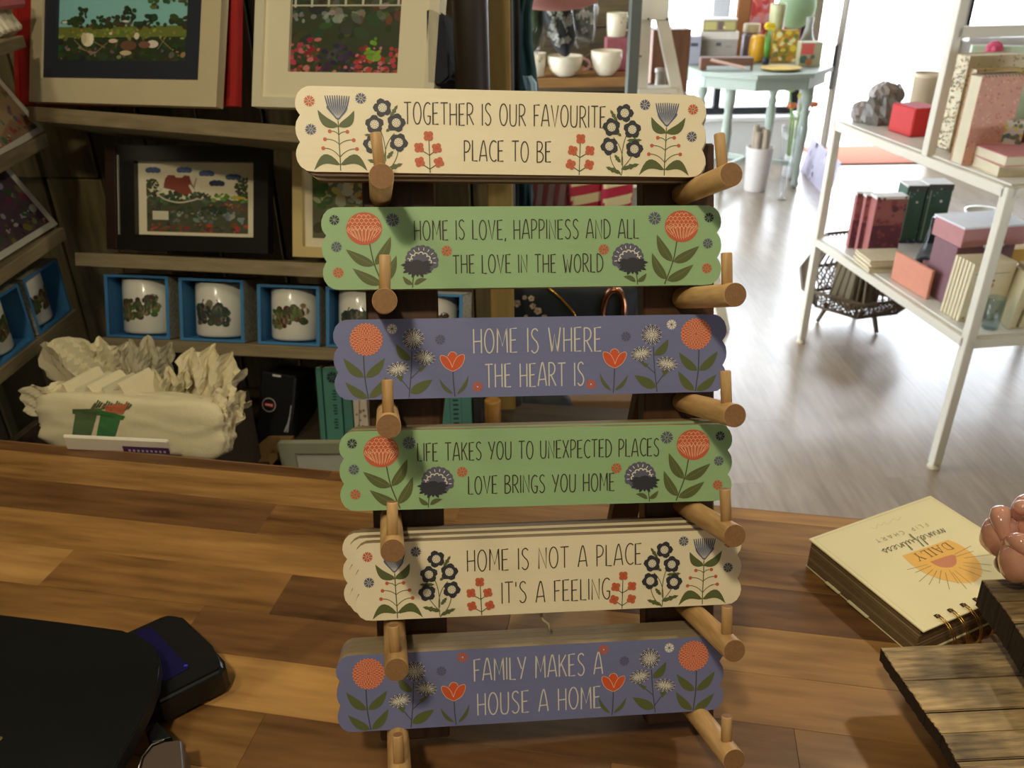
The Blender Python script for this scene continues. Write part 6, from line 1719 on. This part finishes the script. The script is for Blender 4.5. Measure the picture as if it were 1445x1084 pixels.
P = at_y(1124, 10, 6.44); b = MB(); b.ball((0, 0, 0), .14, 20, 14, sc=(1, .6, 1.05)); one('green_cushion', 'round sage green cushion by the window above the dusty red book', 'cushion', b, mat('sage_cushion', (160, 190, 150), .8), M=Matrix.Translation(P))
bx('framed_note', 'white framed card with pale stripes standing in the window', 'frame', 1000, 1024, -24, (200, 204, 210), fn=lambda a, W, H: [a.rect(W * .1, H * (.2 + .1 * k), W * .9, H * (.23 + .1 * k), (200, 206, 214)) for k in range(7)])
# below the table: bin with rolls, glass vase, flowers, leaning poster
t, R, H = roundthing('paper_bin', 'white tapered bin holding brown paper rolls on the floor by the table', 'bin', 1065, 37, 268, 207, [(.78, 0), (.8, .02), (1, .98), (1, 1), (.94, 1), (.74, .05), (0, .03)], mat('white_bin', (214, 208, 202), .5), z=0)
P0 = at_z(1065, 268, 0)
for k in range(5):
    b = MB(); an = k * 1.3; c_ = (P0.x + .04 * math.cos(an), P0.y + .04 * math.sin(an))
    b.lathe([(.020, .05), (.020, H + .10 + .02 * (k % 3)), (.012, H + .10 + .02 * (k % 3))], 14, c=c_)
    b.build('paper_roll', mat('brown_roll', (140, 100, 64) if k % 2 else (176, 160, 140), .8), label='brown paper roll standing in the white bin, %s of five' % ['first', 'second', 'third', 'fourth', 'fifth'][k], cat='paper roll', group='rolls in the white bin')
roundthing('glass_floor_vase', 'tall clear glass vase on the floor right of the white bin', 'vase', 1103, 26, 282, 178, [(.5, 0), (.55, .03), (.3, .1), (.45, .3), (.9, .8), (1, 1), (.96, 1), (.4, .3), (.2, .12), (0, .1)], glass('vase_glass', (250, 252, 252), .05), z=0)
P = at_z(1130, 262, 0)
t = thing('artificial_flowers', 'green stems with orange and yellow blooms standing beside the glass vase', 'flowers', M=Matrix.Translation((P.x, P.y + .25, 0)))
for k in range(5):
    b = MB(); an = k * 1.26; b.tube([(.03 * math.cos(an), .03 * math.sin(an), 0), (.05 * math.cos(an), .05 * math.sin(an), .4), (.09 * math.cos(an), .06 * math.sin(an), .50 + .05 * (k % 3))], .006, 6); st = b.build('stem', mat('stem_green', (120, 160, 70), .6), parent=t)
    b = MB()
    for q in range(6): b.ball((.09 * math.cos(an) + .02 * math.cos(q * PI / 3), .06 * math.sin(an) + .02 * math.sin(q * PI / 3), .51 + .05 * (k % 3)), .018, 8, 6)
    b.build('bloom', mat('bloom_%d' % (k % 3), [(226, 130, 80), (206, 200, 80), (150, 190, 90)][k % 3], .7), parent=st)
b = MB(); b.lathe([(.05, 0), (.06, .01), (.055, .16), (.05, .16), (.045, .01)], 18); b.build('pot', mat('white_bin', (214, 208, 202), .5), parent=t)
m, W, H = stand_px((1130, 240), (1150, 262), 186, 0)
m = m @ Matrix.Rotation(-.18, 4, 'X')
t = thing('leaning_poster', 'lilac and white poster leaning against the open door edge', 'poster', M=m)
b = MB(); b.box((W * .9, 0, H / 2), (W * 1.8, .006, H), .001); b.build('sheet', mat('c_lilac', (206, 200, 222), .5), parent=t)
a = Art(sc=1.0, y=-.0036); a.clip = (0, W * 1.8, 0, H); speck([(110, 90, 150), (60, 50, 90), (226, 224, 236)], 14, .04, .12, 5)(a, W * 1.7, H); a.clip = None; a.build('printed_shapes', parent=t)
# door mat
m0, m1 = at_z(1163, 232, 0), at_z(1322, 236, 0)
b = MB(); b.box(((m0.x + m1.x) / 2, m0.y + .28, .006), (m1.x - m0.x, .62, .010), .003); one('door_mat', 'orange brown coir mat lying in the bright shop doorway', 'mat', b, mat('coir_mat', (150, 84, 54), .9, var=.2, vscale=80), M=None)

# ================================================================ WHITE STEP LADDER AND WHAT STANDS BEHIND IT
YL = 3.3
lad = thing('step_ladder', 'white painted wooden stepladder used as a display between cups and window', 'ladder', M=Matrix.Translation((at_y(925, 100, YL).x, YL, 0)))
iv = Vector((at_y(925, 100, YL).x, YL, 0))
lw = mat('ladder_paint', (214, 206, 180), .5, var=.03)
def lp(u, v): return at_y(u, v, YL) - iv
def rail(a_, b_, wpx, nm='rail'):
    A, B = lp(*a_), lp(*b_); A2 = A + (B - A) * ((A.z - 0) / (A.z - B.z)) if nm == 'rail' else B
    b = MB(); b.bar(A, A2, wpx * mpp(A + iv), .04, up=(0, 1, 0), bev=.002); return b.build(nm, lw, parent=lad)
rail((913, -30), (903, 135), 19); rail((931, 10), (956, 135), 17)
b = MB(); A, B = lp(901, 28), lp(945, -30); b.box(((A.x + B.x) / 2, -.024, (A.z + B.z) / 2), (B.x - A.x, .016, B.z - A.z), .002); b.build('top_plate', lw, parent=lad)
for (u, v) in ((913, 26), (939, 26), (902, 78)):
    P = lp(u, v); b = MB(); b.lathe([(.004, 0), (.004, .004), (0, .004)], 10, M=Matrix.Translation((P.x, -.032, P.z)) @ Matrix.Rotation(PI / 2, 4, 'X')); b.build('screw', mat('dark_metal', (70, 66, 62), .35, metal=.8), parent=lad)
for v in (128, 205, 300):
    A, B = lp(903 - (v - 135) * .06 - 4, v), lp(956 + (v - 135) * .2, v); b = MB(); b.box(((A.x + B.x) / 2, .02, A.z), (B.x - A.x, .09, .022), .002); b.build('step', lw, parent=lad)
# boxes beyond the ladder
b = MB(); P = at_y(944, 120, 3.9); b.box((P.x, 3.98, .59), (.17, .14, 1.18), .003)
one('brown_cabinet', 'brown wooden cabinet side seen through the stepladder', 'cabinet', b, wood('brown_cabinet_wood', (104, 66, 36), (140, 92, 54), 'Z', 8))
b = MB(); P = at_y(932, 118, 3.6); b.lathe([(.022, 0), (.024, .02), (.022, .07), (.026, .075), (.026, .09), (0, .092)], 18)
one('small_jar', 'small pale jar seen between the stepladder rails', 'jar', b, mat('pale_jar', (170, 160, 146), .3), M=Matrix.Translation((P.x, 3.6, P.z - .03)))
b = MB(); b.box((at_y(932, 118, 3.6).x, 3.62, at_y(932, 118, 3.6).z - .045), (.20, .42, .03), .002); one('jar_shelf', 'small dark shelf under the pale jar behind the stepladder', 'shelf', b, mat('c_dark_carton', (46, 40, 38), .6))

# ================================================================ FOREGROUND RIGHT: FLIP CHART
ZP = ZC + .038
cL, cT, cB = at_z(1141, 760, ZP), at_z(1313, 699, ZP), at_z(1317.5, 884.5, ZP)
W, H = (cL - cT).length, (cB - cL).length
FM = frame_of(cT, cL - cT, cB - cL)          # -y is up: x runs along the text, z towards the wire binding
t = thing('flip_chart_book', 'cream wire bound flip chart book with an orange sun, lying on the worktop', 'book', M=FM)
cov = mat('cream_cover_card', (236, 224, 176), .5, var=.02)
b = MB(); b.box((W / 2, .001, H / 2), (W, .002, H), .0006); b.build('front_cover', cov, parent=t)
b = MB(); b.box((W / 2, .0365, H / 2 - .001), (W - .0056, .0022, H - .004), .0006); b.build('back_cover', cov, parent=t)
b = MB(); b.box((W / 2, .0188, H / 2 - .001), (W - .0058, .0334, H - .0066)); b.build('page_core', mat('page_core', (118, 94, 62), .9, var=.3, vscale=200), parent=t)
r = random.Random(4)
pgm = [mat('page_edge_%d' % k, c, .85, var=.4, vscale=200, stretch=(.1, 1, .1)) for k, c in enumerate(((128, 106, 74), (142, 120, 84), (112, 92, 62), (164, 142, 102)))]
for k in range(22):
    y0_ = .0022 + k * .00151
    b = MB(); dx, dz = r.uniform(.0, .0012), r.uniform(.0, .0010)
    b.box((W / 2, y0_ + .00075, H / 2 - .001), (W - .005 - dx * 1.2, .00148, H - .0062 - dz), .0001)
    b.build('page_card', pgm[[0, 1, 0, 2, 0, 3, 2][k % 7]], parent=t)
for (z0_, z1_) in ((.36, .52), (.62, .84)):
    b = MB(); b.box((W - .0008, .0338, H * (z0_ + z1_) / 2 * .8 - .01), (.0030, .0012, H * (z1_ - z0_) * .8)); b.build('index_tab', cov, parent=t)
iF = FM.inverted()
def c6(X, Y): p = iF @ at_z(1180 + X * .1937, 690 + Y * .1937, ZP); return (p.x, p.z)
a = Art(sc=1.0, y=-.0002, step=2e-6)
a.poly(smooth([c6(*p) for p in ((480, 487), (650, 430), (815, 372))], 2)[:-1] + smooth([c6(*p) for p in ((815, 372), (900, 408), (985, 470), (1045, 540), (1062, 610), (1030, 662), (960, 686), (860, 680), (740, 652), (640, 610), (560, 560), (480, 487))], 3), (238, 184, 84))
a.poly(smooth([c6(*p) for p in ((682, 532), (845, 480), (874, 510), (874, 545), (845, 570), (790, 574), (735, 562), (682, 532))], 3), (204, 128, 84))
c0 = c6(775, 525)
for p in ((575, 612), (603, 678), (675, 700), (750, 690), (825, 735), (950, 730), (985, 695), (1060, 640), (1130, 605), (1132, 555), (1142, 478), (1000, 455), (982, 416), (515, 590), (890, 690)):
    e = c6(*p); a.line([(c0[0] + (e[0] - c0[0]) * .42, c0[1] + (e[1] - c0[1]) * .42), e], .0005, (120, 104, 60))
a.build('sun_print', parent=t)
def txt_on(a, text, p0_, p1_, p2_, w, col, gl=None):
    """text along p0->p1 baseline, cap height to p2"""
    A, B, T = c6(*p0_), c6(*p1_), c6(*p2_)
    L_ = math.hypot(B[0] - A[0], B[1] - A[1]); ux, uz = (B[0] - A[0]) / L_, (B[1] - A[1]) / L_
    h = abs((T[0] - A[0]) * (-uz) + (T[1] - A[1]) * ux)
    return A, (ux, uz), (-uz, ux), L_, h
A_o = Art(sc=1.0, y=-.0004, step=1e-6)
# DAILY with serifs
A0, u_, v_, L_, h_ = txt_on(A_o, '', (800, 392), (537, 487), (850, 440), 0, 0)
SER = {'D': (.8, [([(.1, 0), (.1, 1)], 1), ([(0, 0), (.4, 0), (.62, .12), (.72, .5), (.62, .88), (.4, 1), (0, 1)], 0)]), 'A': (.8, [([(.08, 0), (.4, 1)], 0), ([(.4, 1), (.72, 0)], 1), ([(.2, .34), (.6, .34)], 0), ([(-.04, 0), (.2, 0)], 0), ([(.58, 0), (.86, 0)], 0)]),
       'I': (.4, [([(.2, 0), (.2, 1)], 1), ([(.04, 0), (.36, 0)], 0), ([(.04, 1), (.36, 1)], 0)]), 'L': (.66, [([(.16, 0), (.16, 1)], 1), ([(0, 1), (.32, 1)], 0), ([(0, 0), (.58, 0), (.6, .26)], 0)]), 'Y': (.8, [([(.1, 1), (.4, .48)], 1), ([(.72, 1), (.4, .48)], 0), ([(.4, .48), (.4, 0)], 1), ([(-.02, 1), (.22, 1)], 0), ([(.6, 1), (.84, 1)], 0), ([(.26, 0), (.54, 0)], 0)])}
tot = sum(SER[c][0] + .12 for c in 'DAILY'); x = 0
for c in 'DAILY':
    for pts, bold in SER[c][1]:
        A_o.line([(A0[0] + u_[0] * (x + p[0]) / tot * L_ + v_[0] * p[1] * h_, A0[1] + u_[1] * (x + p[0]) / tot * L_ + v_[1] * p[1] * h_) for p in pts], .0012 if bold else .0006, (96, 66, 34))
    x += SER[c][0] + .12
# FLIP CHART
A0, u_, v_, L_, h_ = txt_on(A_o, '', (648, 250), (278, 372), (660, 276), 0, 0)
tx = 'FLIP CHART'; gap_ = .42; tot = sum(GL[c][0] for c in tx) + gap_ * (len(tx) - 1); x = 0
for c in tx:
    for q in GL[c][1]: A_o.line([(A0[0] + u_[0] * (x + p[0]) / tot * L_ + v_[0] * p[1] * h_, A0[1] + u_[1] * (x + p[0]) / tot * L_ + v_[1] * p[1] * h_) for p in q], .00045, (130, 122, 80))
    x += GL[c][0] + gap_
# mindfulness, joined script
SC = {'m': (1.5, [(0, 0), (.2, 1), (.3, .9), (.35, 0), (.5, .8), (.7, 1), (.8, .7), (.82, 0), (1.0, .85), (1.15, 1), (1.25, .6), (1.3, .1), (1.5, .1)]), 'i': (.5, [(0, .1), (.18, .95), (.22, .3), (.3, 0), (.5, .2)]),
      'n': (1.0, [(0, .2), (.12, 1), (.18, 0), (.4, .85), (.58, 1), (.68, .5), (.74, .05), (1.0, .2)]), 'd': (1.0, [(0, .2), (.5, .95), (.3, 1), (.1, .55), (.2, .05), (.45, .1), (.75, 1.4), (.86, 2.3), (.76, 2.2), (.66, .9), (.72, .05), (1.0, .2)]),
      'f': (.8, [(0, .2), (.4, 1.6), (.55, 2.3), (.42, 2.3), (.32, 1.3), (.28, -.2), (.2, -1.1), (.34, -1.0), (.44, 0), (.3, .35), (.8, .3)]), 'u': (.95, [(0, .3), (.12, 1), (.14, .3), (.3, 0), (.52, .25), (.64, 1), (.64, .3), (.74, 0), (.95, .2)]),
      'l': (.55, [(0, .2), (.3, 1.4), (.42, 2.2), (.3, 2.2), (.2, 1.0), (.24, .1), (.55, .2)]), 'e': (.75, [(0, .3), (.4, .6), (.44, .95), (.26, 1), (.14, .5), (.28, 0), (.75, .3)]), 's': (.65, [(0, .2), (.3, 1.05), (.36, .8), (.46, .3), (.3, 0), (.12, .1), (.65, .25)])}
A0, u_, v_, L_, h_ = txt_on(A_o, '', (772, 288), (322, 447), (786, 322), 0, 0)
tx = 'mindfulness'; tot = sum(SC[c][0] for c in tx); x = 0; pts = []
for c in tx:
    pts += [(x + p[0], p[1]) for p in SC[c][1]][(1 if pts else 0):]
    if c == 'i': ix = x
    x += SC[c][0]
hx = h_ * .88
A_o.line([(A0[0] + u_[0] * p[0] / tot * L_ + v_[0] * p[1] * hx, A0[1] + u_[1] * p[0] / tot * L_ + v_[1] * p[1] * hx) for p in smooth(pts, 4)], 0.0007, (86, 82, 52))
A_o.disc((A0[0] + u_[0] * (ix + .25) / tot * L_ + v_[0] * 1.5 * hx, A0[1] + u_[1] * (ix + .25) / tot * L_ + v_[1] * 1.5 * hx), .0005, (96, 92, 58), n=6)
# faint signature and ruled border
sg = [(470, 205), (450, 232), (420, 220), (395, 240), (372, 262), (350, 245), (330, 268), (300, 262), (290, 290), (255, 285), (240, 275)]
A_o.line([c6(*p) for p in smooth(sg, 4)], .0004, (206, 188, 140))
A_o.line([(.004, .004), (W - .004, .004), (W - .004, H - .012)], .0003, (190, 178, 130)); A_o.line([(.004, .004), (.004, H - .012)], .0003, (190, 178, 130))
A_o.build('cover_lettering', parent=t)
gold = mat('gold_wire', (200, 160, 80), .22, metal=1.0)
h0 = c6(712, 912); dstep = (c6(805, 870)[0] - h0[0])
hz = H - .0085
xk = h0[0]
for k in range(9):
    x_ = xk + dstep * k
    if x_ < .006: break
    b = MB(); b.box((x_, -.0003, hz), (.0042, .0006, .0042)); b.build('punched_hole', mat('hole_dark', (40, 32, 22), .9), parent=t)
    for s_ in (-.0013, .0013):
        b = MB(); pts = []
        for j in range(15):
            an = PI * .96 * j / 14
            pts.append((x_ + s_, .0185 - .0205 * math.cos(an), hz + .024 * math.sin(an) ** .8))
        b.tube(pts, .0006, 8); b.build('wire_loop', gold, parent=t)

# ================================================================ RUSTIC WOODEN STEP BOARDS
rus = wood('rustic_slat_wood', (70, 52, 28), (190, 160, 108), 'X', 34, .62, 7, .8, spread=.10, blotch=.55)
rus_end = mat('dark_sawn_end', (44, 30, 16), .85, var=.4, vscale=200, bump=.6, bscale=300)
def slatboard(label, z, th, tl, tr_, lefts, grp):
    """tl: far left corner pixel; tr_: a pixel on the far edge; lefts: pixels down the left end where slats meet"""
    T0 = at_z(tl[0], tl[1], z); ex = (at_z(tr_[0], tr_[1], z) - T0)
    m = frame_of(T0, ex, Vector((0, 0, 1))); mi__ = m.inverted()
    t = thing('rustic_wooden_board', label, 'board', grp, M=m)
    prev = Vector((0, 0, 0)); rr = random.Random(3)
    for k, p in enumerate(lefts):
        q = mi__ @ at_z(p[0], p[1], z); 
        g_ = .0006
        xr = .42
        pts = [(prev.x, prev.y), (xr, prev.y), (xr, q.y + g_), (q.x, q.y + g_)]
        b = MB()
        top, botv = [], []
        n = 10
        dzz = rr.uniform(-.0006, .0006)
        # outline with a slightly ragged sawn end
        ol = [(xr, pts[1][1]), (xr, pts[2][1])] + [(q.x + (prev.x - q.x) * j / n + rr.uniform(-.0006, .0006), q.y + g_ + (prev.y - q.y - g_) * j / n) for j in range(n + 1)]
        va = [b.bm.verts.new((x_, y_, dzz)) for x_, y_ in ol]; vb_ = [b.bm.verts.new((x_ + .002, y_, -th)) for x_, y_ in ol]
        f = b.bm.faces.new(va); f.material_index = 0; f = b.bm.faces.new(vb_[::-1]); f.material_index = 1
        for j in range(len(ol)):
            f = b.bm.faces.new((va[j], vb_[j], vb_[(j + 1) % len(ol)], va[(j + 1) % len(ol)])); f.material_index = 1
        es = [e for e in b.bm.edges if abs(e.verts[0].co.z - dzz) < 1e-6 and abs(e.verts[1].co.z - dzz) < 1e-6]
        bmesh.ops.bevel(b.bm, geom=es, offset=.0009, segments=2, affect='EDGES')
        b.build('slat', [rus, rus_end], parent=t)
        prev = q
    return t, m
t, m = slatboard('lower rustic slatted wooden board at the bottom right corner, raised above the worktop', ZC + .062, .016, (1243, 913), (1420, 905),
          [(1276, 962), (1306, 1006), (1330, 1037), (1350, 1075), (1374, 1120), (1400, 1165)], 'rustic step boards at the right')
for (x_, y_) in ((.10, -.03), (.36, -.03), (.20, -.16)):
    b = MB(); b.box((x_, y_, -.016 - (.062 - .016) / 2), (.03, .03, .062 - .0165), .002); b.build('foot_block', rus_end, parent=t)
t, m = slatboard('upper rustic wooden board with a dark sawn end, resting on the lower board', ZC + .107, .030, (1386, 817), (1445, 815),
          [(1411, 850), (1432, 880), (1452, 912), (1474, 944)], 'rustic step boards at the right')
for (x_, y_) in ((.06, -.045), (.30, -.045)):
    b = MB(); b.box((x_, y_, -.030 - .0074), (.03, .03, .0146), .001); b.build('foot_block', rus_end, parent=t)
# pink glazed ceramic flower
ZQ = ZC + .1085
P = at_z(1460, 814, ZQ)
pk = mat('pink_flesh_glaze', (196, 142, 120), .10, var=.3, vscale=60, coat=.8)
t = thing('ceramic_flower_bowl', 'glossy pink ceramic flower shaped bowl on the upper wooden board', 'bowl', M=Matrix.Translation(P))
b = MB(); b.lathe([(.012, .0), (.024, .004), (.033, .020), (.036, .036), (.033, .036), (.028, .020), (.012, .010), (0, .009)], 40); b.build('bowl_body', pk, parent=t)
for k in range(6):
    an = k * PI / 3 + 2.55
    b = MB(); pts = [(.031 * math.cos(an + q * .42) * (1 + .22 * (1 - q * q)), .031 * math.sin(an + q * .42) * (1 + .22 * (1 - q * q)), .034 + .016 * (1 - q * q)) for q in [j / 6 - 1 for j in range(13)]]
    b.tube(pts, .007, 12, rs=[.0045 + .0035 * math.sin(PI * j / 12) for j in range(13)])
    b.ball((.033 * math.cos(an), .033 * math.sin(an), .030), .015, 20, 14, sc=(1, 1, 1.25), amp=.12, freq=1.5, seed=k)
    b.build('petal', pk, parent=t)
_q = at_z(1416, 808, ZQ) - P
for (dx, dy, dz, r_, m_) in ((-.016, .020, .058, .0065, pk), (_q.x, _q.y, .0095, .0095, mat('mauve_glaze', (130, 96, 92), .12, coat=.8)), (_q.x + .018, _q.y - .004, .011, .011, mat('pale_glaze', (190, 170, 140), .14, coat=.8))):
    b = MB(); b.ball((dx, dy, dz), r_, 18, 12); b.build('petal_bead', m_, parent=t)

# ================================================================ FOREGROUND LEFT: BLACK PANEL, CARD READER, GREY STAND
ZK = ZC + .055
ol = [(-140, 852), (0, 868), (90, 879), (172, 890), (196, 897), (213, 908), (223, 922), (226, 940), (222, 962), (212, 990), (196, 1024), (178, 1056), (160, 1090), (130, 1150), (-140, 1150)]
W3 = [at_z(u, v, ZK) for u, v in ol]
o0 = W3[3].copy()
t = thing('black_flat_screen', 'large matt black flat screen panel with rounded corner, bottom left of the photo', 'screen', M=Matrix.Translation(o0))
pts = [(p.x - o0.x, p.y - o0.y) for p in W3]
def slab(pts, z0, z1, bev, mi=None):
    b = MB(); va = [b.bm.verts.new((x_, y_, z1)) for x_, y_ in pts]; vb_ = [b.bm.verts.new((x_, y_, z0)) for x_, y_ in pts]
    b.bm.faces.new(va); b.bm.faces.new(vb_[::-1])
    for j in range(len(pts)): b.bm.faces.new((va[j], vb_[j], vb_[(j + 1) % len(pts)], va[(j + 1) % len(pts)]))
    if bev: bmesh.ops.bevel(b.bm, geom=[e for e in b.bm.edges if abs(e.verts[0].co.z - e.verts[1].co.z) < 1e-6], offset=bev, segments=3, affect='EDGES')
    for f in b.bm.faces: f.smooth = False
    return b
slab(pts, -.012, 0, .0015).build('casing', mat('matt_black_plastic', (17, 18, 16), .5, spec=.35), parent=t)
cx_ = sum(p[0] for p in pts) / len(pts); cy_ = sum(p[1] for p in pts) / len(pts)
slab([(cx_ + (x_ - cx_) * .985, cy_ + (y_ - cy_) * .985) for x_, y_ in pts], 0, .0006, 0).build('front_film', mat('black_film', (15, 16, 14), .42, spec=.3), parent=t)
b = MB(); b.box((-.07, -.10, -.034), (.12, .12, .042), .004); b.build('stand_block', mat('matt_black_plastic', (17, 18, 16), .5), parent=t)
b = MB(); P = at_z(-1, 1043, ZK + .0008); b.lathe([(.0022, 0), (.0022, .0004), (0, .0004)], 12, M=Matrix.Translation(P - o0)); b.build('gold_dot', mat('gold_ink', (150, 128, 70), .4, metal=.6), parent=t)
ZD = ZC + .030
ol = [(150, 902), (226, 868), (238, 864.5), (249, 866), (258, 872), (300, 912), (316, 929), (318, 938), (312, 946), (225, 990), (170, 1000)]
W3 = [at_z(u, v, ZD) for u, v in ol]; o1 = W3[5].copy(); pts = [(p.x - o1.x, p.y - o1.y) for p in W3]
t = thing('card_reader', 'small black rounded device with dark blue display, tucked under the black panel', 'card reader', M=Matrix.Translation(o1))
slab(pts, -.029, 0, .004).build('casing', mat('satin_black_plastic', (20, 21, 20), .32), parent=t)
sc_ = [(193, 891), (214, 885), (267, 943), (232, 962), (200, 930)]
W4 = [at_z(u, v, ZD + .0004) for u, v in sc_]
slab([(p.x - o1.x, p.y - o1.y) for p in W4], .0, .0007, 0).build('blue_display', mat('blue_display', (16, 14, 56), .3, emit=.10), parent=t)
b = MB(); P = at_z(262, 939, ZD + .0012) - o1; b.box((P.x, P.y, .0009), (.003, .002, .0004)); b.build('display_icon', mat('blue_icon', (50, 46, 150), .3, emit=.4), parent=t)
ZG = ZC + .040
ol = [(192, 1100), (200, 1070), (214, 1052), (232, 1045), (257, 1042), (262, 1100)]
W3 = [at_z(u, v, ZG) for u, v in ol]; o2 = W3[3].copy()
t = thing('grey_device_stand', 'taupe grey plastic device stand at the bottom edge beside the black panel', 'stand', M=Matrix.Translation(o2))
slab([(p.x - o2.x, p.y - o2.y) for p in W3], -.039, 0, .002).build('shell', mat('taupe_plastic', (84, 70, 62), .4), parent=t)
b = MB(); b.tube([(p.x - o2.x, p.y - o2.y, .0006) for p in W3[:4]], .0009, 6); b.build('chrome_edge', mat('chrome', (200, 196, 186), .2, metal=1.0), parent=t)
b = MB(); Q = [at_z(u, v, ZC + .03) - o2 for u, v in ((206, 1035), (222, 1020), (243, 1042), (215, 1050))]
slab([(p.x, p.y) for p in Q], -.030 - .005, -.008, .001).build('black_hinge', mat('satin_black_plastic', (20, 21, 20), .32), parent=t)
